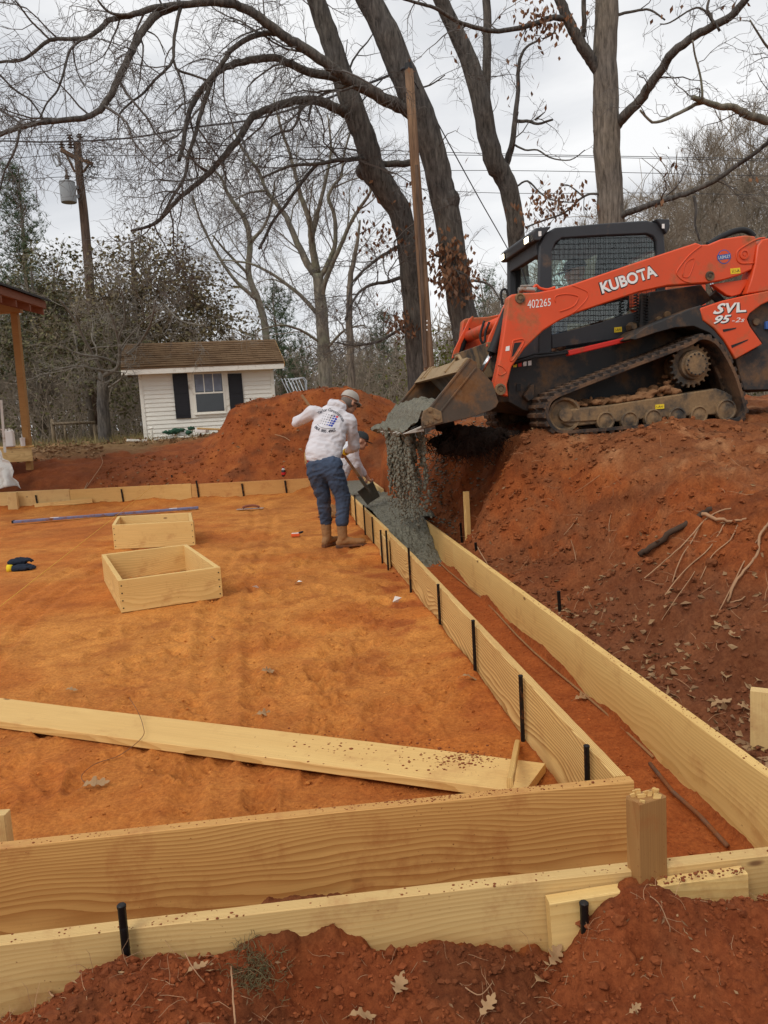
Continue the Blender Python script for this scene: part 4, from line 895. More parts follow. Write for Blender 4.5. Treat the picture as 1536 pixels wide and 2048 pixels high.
# roof and front
roof_q = [uw(Z(a, b_, .5)) for a, b_ in ((340, 190), (355, 172), (400, 147), (640, 125), (890, 108), (945, 124), (975, 160), (965, 190), (890, 170), (640, 180), (430, 196))]
uprism('cab_roof', roof_q, CV0+.02, CV1-.02, M['dark'], bevel=.01)
vis = [uw(mp(1000+a/4.655, 430+b_/4.655, .5)) for a, b_ in ((292, 165), (330, 125), (470, 112), (440, 150), (385, 215), (365, 245), (305, 248))]
visor = uprism('roof_visor', vis, CV0-.03, CV1+.03, M['dark'], bevel=.012)
for v in (.56, 1.33):
    lm = [uw(mp(1000+a/4.655, 430+b_/4.655, .5)) for a, b_ in ((286, 172), (303, 168), (306, 243), (290, 246))]
    fr2 = uprism('work_lamp', lm, v, v+.13, M['black'], visor, bevel=.004)
    lm2 = [(a-.006, b_) for a, b_ in lm]; uprism('lamp_lens', [(lm[0][0]-.008, lm[0][1]-.01), (lm[0][0]+.01, lm[0][1]-.01), (lm[3][0]+.01, lm[3][1]+.012), (lm[3][0]-.008, lm[3][1]+.012)], v+.012, v+.118, M['lamp'], visor, bevel=.003)
zprism('decal_plate', [(311, 168), (326, 166), (327, 192), (312, 194)], .47, CV0-.034, CV0-.03, M['white_paint'], visor, bevel=0)
zprism('rear_lamp_box', [(930, 105), (1000, 108), (1002, 150), (985, 185), (960, 150)], .5, .46, .60, M['dark'], bevel=.008)
zprism('decal_plate', [(970, 128), (983, 128), (983, 152), (970, 152)], .46, .455, .46, M['white_paint'], visor, bevel=0)
zprism('rear_lamp_box', [(930, 105), (1000, 108), (1002, 150), (985, 185), (960, 150)], .5, 1.36, 1.5, M['dark'], bevel=.008)
f0 = uw(Z(318, 300, .5)); f1 = uw(Z(312, 832, .5)); ft = uw(Z(335, 195, .5))
for v in (CV0+.001, CV1-.07): pass
b = MB(); b.prism([mk(f0[0]-.01, CV1-.09, f0[1]+.15), mk(f0[0]+.07, CV1-.09, f0[1]+.15), mk(f1[0]+.07, CV1-.09, f1[1]), mk(f1[0]-.01, CV1-.09, f1[1])], [mk(f0[0]-.01, CV1, f0[1]+.15), mk(f0[0]+.07, CV1, f0[1]+.15), mk(f1[0]+.07, CV1, f1[1]), mk(f1[0]-.01, CV1, f1[1])]); b.build('door_pillar', M['dark'], skid, bevel=.012)
b = MB(); b.prism([mk(f0[0]-.012, CV0+.05, ft[1]+.02), mk(f0[0]+.06, CV0+.05, ft[1]+.02), mk(f0[0]+.06, CV0+.05, ft[1]-.16), mk(f0[0]-.012, CV0+.05, ft[1]-.16)], [mk(f0[0]-.012, CV1-.09, ft[1]+.02), mk(f0[0]+.06, CV1-.09, ft[1]+.02), mk(f0[0]+.06, CV1-.09, ft[1]-.16), mk(f0[0]-.012, CV1-.09, ft[1]-.16)]); b.build('door_header', M['dark'], skid, bevel=.01)
b = MB(); b.prism([mk(f0[0]-.008, CV0+.05, f1[1]), mk(f0[0]+.05, CV0+.05, f1[1]), mk(f0[0]+.05, CV0+.05, f1[1]+.35), mk(f0[0]-.008, CV0+.05, f1[1]+.35)], [mk(f0[0]-.008, CV1-.09, f1[1]), mk(f0[0]+.05, CV1-.09, f1[1]), mk(f0[0]+.05, CV1-.09, f1[1]+.35), mk(f0[0]-.008, CV1-.09, f1[1]+.35)]); b.build('door_sill', M['dark'], skid, bevel=.01)
b = MB(); b.tube([mk(f0[0]-.02, .62, f1[1]+.42), mk(f0[0]-.03, .95, f1[1]+.9)], .008, 6); b.build('wiper', M['black'], skid, smooth=True)
r0 = uw(Z(960, 420, .5)); rt_ = uw(Z(950, 190, .5))
b = MB(); b.prism([mk(r0[0]-.08, CV0+.05, rt_[1]-.02), mk(r0[0]+.02, CV0+.05, rt_[1]-.02), mk(r0[0]+.02, CV0+.05, rt_[1]-.13), mk(r0[0]-.08, CV0+.05, rt_[1]-.13)], [mk(r0[0]-.08, CV1-.05, rt_[1]-.02), mk(r0[0]+.02, CV1-.05, rt_[1]-.02), mk(r0[0]+.02, CV1-.05, rt_[1]-.13), mk(r0[0]-.08, CV1-.05, rt_[1]-.13)]); b.build('rear_beam', M['dark'], skid, bevel=.01)
st_ = [uw(Z(a, b_, .9)) for a, b_ in ((690, 250), (770, 240), (775, 600), (640, 640), (520, 640), (520, 590), (650, 560))]
uprism('seat', st_, .78, 1.22, M['black'], bevel=.03)
uprism('head_liner', [uw(Z(a, b_, .5)) for a, b_ in ((420, 200), (760, 186), (760, 222), (600, 225), (430, 222))], CV0+.12, CV1-.12, M['black'], bevel=.01)
# stickers on the lower body
for (x0, y0, x1, y1, v) in ((716, 678, 755, 705, .497), (935, 1090, 981, 1114, .055)):
    pl_ = zprism('warning_decal', [(x0, y0+2), (x1, y0-2), (x1+1, y1-2), (x0+1, y1+2)], v, v-.004, v+.004, M['yellow'], bevel=0)
    decal('warning_print', '!-A=i', [(x0+6, y0+8), (x1-6, y0+4), (x1-6, y1-7), (x0+6, y1-4)], v-.004, M['black'], skid, lift=.002)
for k, mm in enumerate(('yellow', 'red_rail', 'white_paint', 'white_paint')):
    zprism('decal_plate', [(178+k*26, 868-k*3), (196+k*26, 865-k*3), (196+k*26, 890-k*3), (178+k*26, 893-k*3)], .465, .462, .468, M[mm], bevel=0)
zprism('step_bracket', [(195, 980), (217, 980), (217, 1020), (195, 1020)], .462, .46, .466, M['black'], bevel=0)
zprism('front_hook', [(225, 1045), (268, 985), (282, 985), (282, 1060), (250, 1075)], .44, .40, .47, M['dark_mud'])
zprism('blue_jug', [(1518, 650), (1560, 640), (1560, 690), (1518, 690)], .13, .11, .14, M['blue'], bevel=.004)
# --- bucket
def zb(x, y): return 740+x/4.518, 680+y/4.518
BV0, BV1 = -.03, 1.97
prof = [(897, 165), (940, 190), (965, 235), (1108, 385), (1162, 560), (1140, 605), (1085, 640), (900, 700), (700, 748), (470, 802)]
pq = [uw(mp(*zb(a, b_), BV0)) for a, b_ in prof]
bucket = None
b = MB(); n = len(pq); inn = []
for i, p in enumerate(pq):
    a = pq[max(i-1, 0)]; c = pq[min(i+1, n-1)]; d_ = (c[0]-a[0], c[1]-a[1]); l = math.hypot(*d_); inn.append((p[0]+d_[1]/l*.018, p[1]-d_[0]/l*.018))
cen = (sum(p[0] for p in pq)/n, sum(p[1] for p in pq)/n)
if sum((inn[i][0]-cen[0])**2+(inn[i][1]-cen[1])**2-(pq[i][0]-cen[0])**2-(pq[i][1]-cen[1])**2 for i in range(n)) > 0: inn = [(2*p[0]-q[0], 2*p[1]-q[1]) for p, q in zip(pq, inn)]
for q in (pq, inn):
    for v in (BV0+.025, BV1-.025): b.v += [mk(u, v, w2) for u, w2 in q]
for i in range(n-1):
    b.f += [(i, i+1, n+i+1, n+i), (2*n+i+1, 2*n+i, 3*n+i, 3*n+i+1)]
b.f += [(0, n, 3*n, 2*n), (n-1, 2*n-1, 4*n-1, 3*n-1)]
shell = b.build('bucket_shell', M['bucket_in'], skid, auto=35)
spl = [(897, 165), (965, 200), (965, 240), (1108, 385), (1162, 560), (1140, 605), (1085, 640), (900, 700), (700, 748), (660, 755), (470, 802), (462, 700), (545, 600)]
for v in (BV0, BV1-.025):
    sp_ = zprism('bucket_side_plate', spl, BV0, v, v+.025, M['steel_worn'], bevel=.004, conv=zb)
    vv = v-.012 if v < 0 else v+.012
    q = [uw(mp(*zb(a, b_), BV0)) for a, b_ in ((950, 245), (962, 255), (632, 665), (618, 655))]; uprism('side_rib', q, min(v, vv), max(v+.025, vv+.025), M['steel_worn'], sp_, bevel=.003)
    q = [uw(mp(*zb(a, b_), BV0)) for a, b_ in ((900, 160), (915, 172), (560, 612), (540, 604))]; uprism('leading_edge', q, v-.008, v+.033, M['steel_worn'], sp_, bevel=.003)
    q = [uw(mp(*zb(a, b_), BV0)) for a, b_ in ((545, 605), (640, 645), (655, 740), (470, 805), (465, 715), (480, 640))]; uprism('side_cutter', q, v-.02 if v < 0 else v+.01, v+.015 if v < 0 else v+.045, M['frame_mud'], sp_, bevel=.005)
    bb = MB()
    for (x, y) in ((535, 630), (585, 690), (500, 750), (545, 735), (610, 700)):
        u, w2 = uw(mp(*zb(x, y), BV0)); bb.lathe(mk(u, v-.02 if v < 0 else v+.045, w2), mvv*(-1 if v < 0 else 1), [(.022, 0), (.022, .012), (.0, .014)], 6)
    bb.build('bolt_heads', M['frame_mud'], sp_, auto=35, kind='stuff')
# top lip with its pale worn face and gussets
A_ = pq[0]; Lq = uw(mp(*zb(545, 600), BV0)); dl = math.hypot(Lq[0]-A_[0], Lq[1]-A_[1]); dx_, dy_ = (Lq[0]-A_[0])/dl, (Lq[1]-A_[1])/dl
M['lip'] = pm('worn_tan_lip', (.34, .24, .13), .6, .2, .3, 6, .2, 40, .3, 4, (.30, .2, .11))
uprism('top_lip', [(A_[0]+.03, A_[1]-.005), (A_[0]-.015, A_[1]+.01), (A_[0]+dx_*.14-.03, A_[1]+dy_*.14-.01), (A_[0]+dx_*.14+.02, A_[1]+dy_*.14-.02)], BV0+.026, BV1-.026, M['lip'], bevel=.004)
for v in (.45, 1.45, 1.62):
    uprism('lip_gusset', [(A_[0]-.005, A_[1]+.035), (A_[0]+.03, A_[1]+.03), (A_[0]+dx_*.12, A_[1]+dy_*.12), (A_[0]+dx_*.12-.035, A_[1]+dy_*.12+.01)], v, v+.05, M['lip'], bevel=.003)
b = MB(); b.tube([mk(A_[0]+.01, .25, A_[1]-.01), mk(A_[0]-.0, .33, A_[1]+.05), mk(A_[0]-.0, .43, A_[1]+.05), mk(A_[0]+.01, .5, A_[1]-.01)], .016, 8); b.build('lifting_eye', M['lip'], skid, smooth=True)
# cutting edge and teeth
e0 = pq[-1]; e1_ = pq[-2]; dl = math.hypot(e0[0]-e1_[0], e0[1]-e1_[1]); ex, ey = (e0[0]-e1_[0])/dl, (e0[1]-e1_[1])/dl
edge = uprism('cutting_edge', [(e0[0]-ex*.12, e0[1]-ey*.12+.012), (e0[0], e0[1]+.012), (e0[0]+ex*.05, e0[1]+ey*.05), (e0[0]-ex*.12, e0[1]-ey*.12-.012)], BV0, BV1, M['steel_worn'], bevel=.002)
for k in range(8):
    v = BV0+.02+k*(BV1-BV0-.12)/7
    bb = MB(); a0 = mk(e0[0]-ex*.02, v, e0[1]-ey*.02); tip = mk(e0[0]+ex*.17, v+.04, e0[1]+ey*.17-.006)
    up_ = mw_*.028; bb.add([a0+up_, a0+mvv*.08+up_, a0+mvv*.08-up_, a0-up_, tip+mvv*.024, tip-mvv*.024, tip-mvv*.024-mw_*.006, tip+mvv*.024-mw_*.006], [(0, 1, 4, 5), (3, 6, 7, 2), (0, 5, 6, 3), (1, 2, 7, 4), (4, 7, 6, 5), (0, 3, 2, 1)])
    bb.build('bucket_tooth', M['chrome'] if 0 else pm('worn_tooth', (.5, .46, .40), .4, .7, .2, 20, .1) if k == 0 else bpy.data.materials['worn_tooth'], edge, bevel=.003)
# concrete in the bucket, spilling over the edge
def cgrid(name, f, nu, nv, mat, label, cat, kind=None, smooth=True):
    b = MB()
    for i in range(nu+1):
        for j in range(nv+1): b.v.append(f(i/nu, j/nv))
    for i in range(nu):
        for j in range(nv): b.f.append((i*(nv+1)+j, i*(nv+1)+j+1, (i+1)*(nv+1)+j+1, (i+1)*(nv+1)+j))
    o = b.build(name, mat, smooth=smooth); return tag(o, label, cat, kind=kind)
hb = uw(mp(*zb(760, 520), BV0)); h1 = uw(mp(*zb(560, 560), BV0)); hl = uw(mp(*zb(440, 770), BV0))
def heap(s, t):
    v = BV0+.03+t*(BV1-BV0-.06)
    P_ = [(hb[0], hb[1]-.05), (h1[0]+.02, h1[1]+.0), ((h1[0]+hl[0])/2-.02, (h1[1]+hl[1])/2+.015), (hl[0], hl[1]+.02), (hl[0]-.13-.09*sfb(v*3.0, .3, 3), hl[1]-.035), (hl[0]-.10, hl[1]-.09)]
    q = s*(len(P_)-1); i = min(int(q), len(P_)-2); f = q-i; u = P_[i][0]*(1-f)+P_[i+1][0]*f; w2 = P_[i][1]*(1-f)+P_[i+1][1]*f
    k = sfb(u*9, v*9, 5, .65); bul = .05*math.sin(math.pi*t)
    return mk(u, v, w2+.034*k+bul*(1-s))
cgrid('bucket_concrete', heap, 60, 130, M['concrete'], 'heap of wet grey concrete sliding out over the bucket teeth', 'wet concrete')
b = MB(); rr = random.Random(4)
for k in range(105):                                    # strands of wet lumps, thick at the lip, breaking up as they fall
    v = BV0+.20+1.05*rr.random()**.9; u = hl[0]-.03+rr.gauss(0, .05); p0 = mk(u, v, hl[1]-.04); ln = (p0.z-.35)*(rr.random()**1.3*.95+.05); s0 = rr.choice((0, 0, 0, rr.uniform(0, .7))); dx, dy = rr.gauss(.05, .07), rr.gauss(0, .06); z = s0; wob = rr.uniform(0, 6)
    while z < s0+ln and p0.z-z > .33:
        f = z/(p0.z-.35); r = rr.uniform(.007, .020)*(1.15-.75*f)+.002
        b.ball(p0+Vector((dx*f+.012*math.sin(z*9+wob)+rr.gauss(0, .004+.016*f), dy*f+.012*math.cos(z*11+wob)+rr.gauss(0, .004+.016*f), -z)), r, 6, 4, (1, 1, rr.uniform(1, 1.7)))
        z += r*rr.uniform(.9, 1.5)+.05*f*f*rr.random()
tag(b.build('falling_concrete', M['concrete'], smooth=True), 'curtain of wet concrete lumps dropping from the bucket into the trench', 'falling concrete', kind='stuff')
# concrete already in the trench
def pour(s, t):
    y = 7.15+(14.4-7.15)*s; x0 = float(inn_x(y))+BT+.002; x1 = (out_x(y)-.004 if (y < 8.3 or y > 11.6) else out_x(y)+.22); x = x0+(x1-x0)*t
    z = .275*float(ss(7.1, 8.1, np.array(y+.25*(.5-t))))
    z += .10*math.exp(-((y-9.3)/1.1)**2)*(.3+t)+.05*math.exp(-((y-9.0)/.7)**2)
    if y > 12: z = min(z, .30)
    k = sfb(x*5, y*5, 5, .62); calm = float(ss(11.5, 12.5, np.array(y)))
    k2 = abs(sfb(x*22, y*16, 3, .6))
    edge_ = min(1, t*6)
    return V3(x, y, z-.02+(.040*k*edge_+.028*k2)*(1-.8*calm))
cgrid('trench_concrete', pour, 420, 44, M['concrete'], 'fresh lumpy grey concrete filling the far part of the trench', 'wet concrete')
# splashes of concrete down the bank behind the fall
b = MB()
for k in range(1500):
    y = rr.gauss(9.1, .55); x = out_x(y)+rr.uniform(-.02, 1.0)*abs(rr.gauss(0, .75)); z = gz(x, y); b.ball(V3(x, y, z+.006), rr.uniform(.005, .020), 6, 4, (1, 1, .45))
tag(b.build('concrete_splatter', M['concrete'], smooth=True), 'grey splashes of concrete clinging to the red bank behind the fall', 'concrete splash', kind='stuff')
# roots and a near-black mass painting the shaded hollow under the bank lip
M['root_shade'] = pm('dark_root_shade', (.028, .016, .011), .95, 0, .5, 18, .6, 50)
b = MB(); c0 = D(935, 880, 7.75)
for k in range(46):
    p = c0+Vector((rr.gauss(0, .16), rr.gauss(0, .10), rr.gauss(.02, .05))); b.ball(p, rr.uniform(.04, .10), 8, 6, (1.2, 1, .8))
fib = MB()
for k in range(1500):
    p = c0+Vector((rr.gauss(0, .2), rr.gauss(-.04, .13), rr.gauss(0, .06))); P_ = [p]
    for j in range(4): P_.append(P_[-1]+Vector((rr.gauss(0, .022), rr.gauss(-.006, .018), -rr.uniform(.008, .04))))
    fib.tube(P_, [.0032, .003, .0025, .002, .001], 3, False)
rm = thing('shaded_root_hollow', 'roots and near-black mass standing for the shaded hollow below the bucket', 'shaded hollow', c0)
LATE = b; fib.build('root_fibres', M['root_shade'], rm, kind='stuff')
# ------------------------------------------------------------------ people
def capsule(mb, a, b, r0, r1, n=12, fl=1.0, side=None):
    a = Vector(a); b = Vector(b); d = b-a; l = d.length; d = d/l if l > 1e-6 else Vector((0, 0, 1)); pts = []; rad = []
    for k in range(4): t = (k+.35)/4*math.pi/2; pts.append(a-d*r0*math.cos(t)); rad.append(r0*math.sin(t))
    pts += [a, b]; rad += [r0, r1]
    for k in range(3, -1, -1): t = (k+.35)/4*math.pi/2; pts.append(b+d*r1*math.cos(t)); rad.append(r1*math.sin(t))
    mb.tube(pts, rad, n)
def chain(mb, pts, rad, n=12):
    for i in range(len(pts)-1): capsule(mb, pts[i], pts[i+1], rad[i], rad[i+1], n)
def sections(mb, secs, n=20):
    """secs: (centre, xdir, ydir, rx, ry) oval slices joined to one closed skin"""
    o = len(mb.v)
    for c, xd, yd, rx, ry in secs:
        for j in range(n):
            a = 2*math.pi*j/n; ca, sa = math.cos(a), math.sin(a); e = .85
            mb.v.append(Vector(c)+Vector(xd)*rx*math.copysign(abs(ca)**e, ca)+Vector(yd)*ry*math.copysign(abs(sa)**e, sa))
    for i in range(len(secs)-1):
        for j in range(n): mb.f.append((o+i*n+j, o+i*n+(j+1) % n, o+(i+1)*n+(j+1) % n, o+(i+1)*n+j))
    mb.f.append(tuple(o+j for j in reversed(range(n)))); mb.f.append(tuple(o+(len(secs)-1)*n+j for j in range(n)))
def skin(mb, name, mat, parent, vox=.012, smooth=6, wrinkle=0, wscale=14, wdir=None, amp2=0):
    import bmesh
    me = mb.mesh('tmp'); bm = bmesh.new(); bm.from_mesh(me); bmesh.ops.recalc_face_normals(bm, faces=bm.faces); bm.to_mesh(me); bm.free()
    o = bpy.data.objects.new('tmp', me); COL.objects.link(o)
    r = o.modifiers.new('r', 'REMESH'); r.mode = 'VOXEL'; r.voxel_size = vox; r.use_smooth_shade = True
    if smooth: s = o.modifiers.new('s', 'SMOOTH'); s.iterations = smooth; s.factor = .5
    m2 = bpy.data.meshes.new_from_object(o.evaluated_get(bpy.context.evaluated_depsgraph_get())); bpy.data.objects.remove(o)
    if wrinkle:
        nv = len(m2.vertices); co = np.empty(nv*3); m2.vertices.foreach_get('co', co); co = co.reshape(-1, 3); no = np.empty(nv*3); m2.vertices.foreach_get('normal', no); no = no.reshape(-1, 3)
        x, y, z = co.T*wscale
        k = 1-np.abs(fbm(x*.9+y*.5+.6*z, z*1.5-.5*x+y*.4, 1.0, 3, .5))*2.4
        k = np.clip(k, -.5, 1); k2 = fbm(x*2+y, z*2+y*.7, 1, 2)
        co = co+no*((k-.45)*wrinkle+k2*wrinkle*.35)[:, None]; m2.vertices.foreach_set('co', co.ravel()); m2.update()
    m2.polygons.foreach_set('use_smooth', np.ones(len(m2.polygons), bool)); m2.materials.clear()
    return link(name, m2, mat, parent)
def cloth(name, col, var=.18, vs=9, bs=220, bump=.25, mud=0, rough=.9, ms=5, mcol=MUD):
    t = NT(name); o = t.tc.outputs['Object']; c = t.mix(t.noise(o, vs, 5, .6), tuple(x*(1-var) for x in col), tuple(min(1, x*(1+var)) for x in col))
    if mud: c = t.mix(t.ramp(t.noise(o, ms, 8, .68), .6-.3*mud, .8-.2*mud), c, mcol)
    return t.done(c, rough, t.bump(t.noise(o, bs, 2, .5), bump, .002), spec=.15)
M['hoodie'] = cloth('white_sweatshirt', (.64, .62, .645), .07, 7, 220, .25, .12, ms=3, mcol=(.45, .36, .30))
M['denim'] = cloth('blue_denim', (.052, .072, .115), .5, 7, 300, .3, .25, ms=3, mcol=(.16, .11, .08))
M['boot'] = cloth('tan_leather', (.27, .145, .065), .3, 9, 60, .2, .5, .75, 6, (.33, .16, .06))
M['sole'] = pm('boot_sole', (.10, .05, .03), .8, 0, .3, 20, .2, 60, .5, 8)
M['skin'] = pm('skin', (.46, .235, .15), .55, 0, .12, 14, .1, 120)
M['cap'] = cloth('grey_cap_cloth', (.42, .385, .34), .2, 20)
M['cap_dark'] = cloth('dark_cap_cloth', (.035, .04, .042), .2, 20)
M['sweat2'] = cloth('pale_sweatshirt', (.62, .62, .65), .08, 7)
M['khaki'] = cloth('khaki_trousers', (.30, .18, .08), .25, 9, 200, .2, .4)
M['plaid'] = cloth('red_shirt', (.35, .02, .035), .5, 40)
M['handle_wood'] = pm('ash_handle', (.33, .19, .09), .6, 0, .25, 12, .1, 60, .3, 8)
M['blade'] = pm('shovel_steel', (.11, .105, .085), .5, .4, .3, 14, .2, 60, .6, 6, (.15, .145, .115))
M['ink'] = pm('print_ink', (.035, .035, .05), .8, 0, .1, 9, 0); M['ink_blue'] = pm('print_blue', (.02, .05, .36), .8, 0, .1, 9, 0); M['ink_red'] = pm('print_red', (.62, .05, .08), .8, 0, .1, 9, 0)
M['hair'] = cloth('short_grey_hair', (.16, .13, .11), .3, 60)
skin(LATE2, 'packed_mud', M['packed'], skid, .012, 3, .012, 20)
skin(LATE, 'shade_mass', M['root_shade'], rm, .018, 3, .035, 14)  # blob coloured near black for the shade inside the bank's hollow
def hand(mb, wrist, palm_dir, grip_axis, s=1.0, curl=1.0):
    """a closed hand round a bar: palm from the wrist, four fingers wrapped about grip_axis, thumb from the side"""
    d = Vector(palm_dir).normalized(); g = Vector(grip_axis).normalized(); g = (g-d*g.dot(d)).normalized(); n = d.cross(g)
    w_ = Vector(wrist); kn = w_+d*.085*s
    capsule(mb, w_, w_+d*.03*s, .028*s, .032*s, 8)
    for i, (t, l) in enumerate(((-.034, .92), (-.011, 1.0), (.012, .95), (.034, .78))):
        b0 = w_+d*.02*s+g*t*.6*s; b1 = kn+g*t*s; capsule(mb, b0, b1, .016*s, .0115*s, 8)
        c1 = b1+(d*.5+n*.9*curl).normalized()*.036*l*s; c2 = c1+(-d*.6+n*.8).normalized()*.026*l*s; c3 = c2+(-d-n*.25).normalized()*.02*l*s
        chain(mb, [b1, c1, c2, c3], [.0105*s, .0098*s, .009*s, .008*s], 7)
    t0 = w_+d*.03*s-g*.022*s; t1 = t0+(d*.7-g*.6+n*.3).normalized()*.04*s; t2 = t1+(d*.5+n*.9).normalized()*.034*s; chain(mb, [t0, t1, t2], [.015*s, .0125*s, .0095*s], 7)
def head(mb, c, fdir, up, s=1.0):
    """skull, jaw, nose, brow, ears facing fdir"""
    f = Vector(fdir).normalized(); u = Vector(up); u = (u-f*u.dot(f)).normalized(); r = f.cross(u); c = Vector(c); rot = Matrix((r, f, u)).transposed()
    mb.ball(c+u*.025*s-f*.012*s, .093*s, 16, 10, (.80, 1.02, .98), rot); mb.ball(c-u*.055*s+f*.03*s, .062*s, 14, 8, (.86, .95, .95), rot); mb.ball(c-u*.085*s+f*.06*s, .028*s, 10, 6, (1.1, .9, .8), rot)
    mb.ball(c+u*.012*s+f*.075*s, .022*s, 10, 6, (2.4, .8, .6), rot); capsule(mb, c+u*.008*s+f*.085*s, c-u*.026*s+f*.105*s, .009*s, .014*s, 8)
    mb.ball(c-u*.052*s+f*.083*s, .012*s, 8, 6, (1.9, .6, .5), rot); mb.ball(c-u*.064*s+f*.081*s, .012*s, 8, 6, (1.7, .6, .5), rot)
    for q in (-1, 1):
        mb.ball(c+r*q*.078*s-u*.005*s-f*.012*s, .032*s, 10, 8, (.32, .62, 1.0), rot); mb.ball(c+r*q*.034*s-u*.012*s+f*.066*s, .022*s, 8, 6, (1.1, .7, .9), rot)
    return r, f, u
def cap_on(c, r, f, u, mat, parent, s=1.0):
    c = c-f*.012*s; mb = MB(); n = 20; secs = []
    for k in range(8):
        t = k/7; th = t*math.pi/2*.97; secs.append((c+u*(.045+.092*math.sin(th))*s, r, f, .083*math.cos(th)**.75*s+.002, .104*math.cos(th)**.75*s+.002))
    sections(mb, secs, n); crown = mb.build('cap_crown', mat, parent, auto=60)
    mb = MB(); b0 = c+f*.085*s+u*.05*s; m = 10; top = []; bot = []
    for i in range(m+1):
        a = math.pi*i/m; ex = math.cos(a)*.075*s; fy = math.sin(a)*.085*s
        top.append(b0+r*ex+f*fy-u*(.018*(ex/.075/s)**2+.22*fy)*1.0); 
    back = [b0-f*.03*s-r*.072*s-u*.018*s, b0-f*.03*s+r*.072*s-u*.018*s]
    outl = top+back; mb.prism(outl, [p-u*.006*s for p in outl]); mb.build('cap_brim', mat, crown, auto=40)
    mb = MB(); mb.ball(secs[-1][0]+u*.002, .008*s, 8, 5); mb.build('cap_button', mat, crown, smooth=True)
    return crown
def boot(parent, ankle, toe, top, name='boot', s=1.0, zg=None):
    a = Vector(ankle); t = Vector(toe); d = (t-a); d.z = 0; L_ = d.length; d.normalize(); sd = Vector((-d.y, d.x, 0)); zg = a.z-.085 if zg is None else zg
    mb = MB(); chain(mb, [Vector(top), (Vector(top)+a)/2-d*.005, a+Vector((0, 0, .02))-d*.004], [.064*s, .060*s, .054*s]); capsule(mb, a-d*.02+Vector((0, 0, -.01)), Vector((a.x, a.y, zg+.05))-d*.045, .05*s, .042*s)
    b0 = Vector((a.x, a.y, zg+.052))
    chain(mb, [b0-d*.03, b0+d*.05+Vector((0, 0, .015)), b0+d*.12+Vector((0, 0, .0)), b0+d*(L_-.045)-Vector((0, 0, .004))], [.043*s, .046*s, .042*s, .034*s])
    bt = skin(mb, name, M['boot'], parent, .010, 5, .004, 22)
    n = 18; ol = []
    prof = [(-.092, .0), (-.085, .026), (-.05, .038), (0, .040), (.05, .036), (.10, .046), (L_-.05, .048), (L_-.015, .034), (L_+.0, .01)]
    ol = [b0+d*p+sd*q-Vector((0, 0, b0.z-zg-.0)) for p, q in prof]+[b0+d*p-sd*q-Vector((0, 0, b0.z-zg)) for p, q in reversed(prof)]
    mb = MB(); mb.prism([p+Vector((0, 0, .004)) for p in ol], [p+Vector((0, 0, .026)) for p in ol]); mb.build('boot_sole', M['sole'], bt, bevel=.004)
    hl_ = [b0+d*p+sd*q-Vector((0, 0, b0.z-zg)) for p, q in ((-.09, .0), (-.083, .025), (-.05, .036), (-.01, .037), (-.01, -.037), (-.05, -.036), (-.083, -.025))]
    mb = MB(); mb.prism([p-Vector((0, 0, .008)) for p in hl_], [p+Vector((0, 0, .012)) for p in hl_]); mb.build('boot_heel', M['sole'], bt, bevel=.003)
    return bt
UP = Vector((0, 0, 1))
# --- the man with the shovel
gL, gR = G(657, 1081), G(688, 1094)
person = thing('person', 'man in white printed sweatshirt, jeans and tan boots bending over with a shovel', 'person', (gL+gR)/2)
def W(px, py, Y): return D(px, py, Y)
pel = W(650, 934, 8.62); lhip, rhip = W(633, 944, 8.62), W(667, 944, 8.57); lkn, rkn = W(647, 996, 8.70), W(686, 994, 8.60)
lan = Vector((gL.x+.01, 8.78, gz(gL.x, 8.78)+.10)); ran = Vector((gR.x-.005, 8.58, gz(gR.x, 8.58)+.10))
ch = W(660, 858, 8.80); nk = W(674, 806, 8.94); hd = W(699, 806, 9.03); lsh, rsh = W(628, 826, 8.84), W(698, 842, 8.86); lel, rel = W(593, 844, 9.02), W(709, 892, 8.98)
lhd, rhd = W(622, 816, 9.16), W(690, 906, 9.04)
h_top = W(603, 790, 9.20); h_bot = W(735, 977, 9.36); hdir = (h_bot-h_top).normalized()
def on_h(p): return h_top+hdir*((p-h_top).dot(hdir))
lgrip, rgrip = on_h(W(627, 822, 9.2)), on_h(W(688, 908, 9.25))
mb = MB(); r_, f_, u_ = head(mb, hd, Vector((.66, .62, -.42)), Vector((.35, .25, .9)), 1.04)
capsule(mb, nk-UP*.03, hd-u_*.02-f_*.03, .058, .056)
xd = (rsh-lsh).normalized(); yd = UP.cross(xd).normalized(); ax = (nk-pel).normalized()
sections(mb, [(pel, xd, yd, .15, .10), (pel.lerp(ch, .5), xd, yd, .15, .10), (ch, xd, yd, .17, .11), (nk-UP*.03, xd, yd, .10, .07)], 14)
chain(mb, [lsh, lel, lgrip-(lgrip-lel).normalized()*.09], [.05, .042, .028]); chain(mb, [rsh, rel, rgrip-(rgrip-rel).normalized()*.09], [.05, .042, .028])
hand(mb, lgrip-(lgrip-lel).normalized()*.085+Vector((0, .0, .0)), lgrip-lel, hdir); hand(mb, rgrip-(rgrip-rel).normalized()*.085, rgrip-rel, hdir)
chain(mb, [lhip, lkn, lan, lan-UP*.05], [.06, .042, .03, .025]); chain(mb, [rhip, rkn, ran, ran-UP*.05], [.06, .042, .03, .025])
capsule(mb, lhip, rhip, .09, .09)
body = skin(mb, 'body', M['skin'], person, .0075, 3)
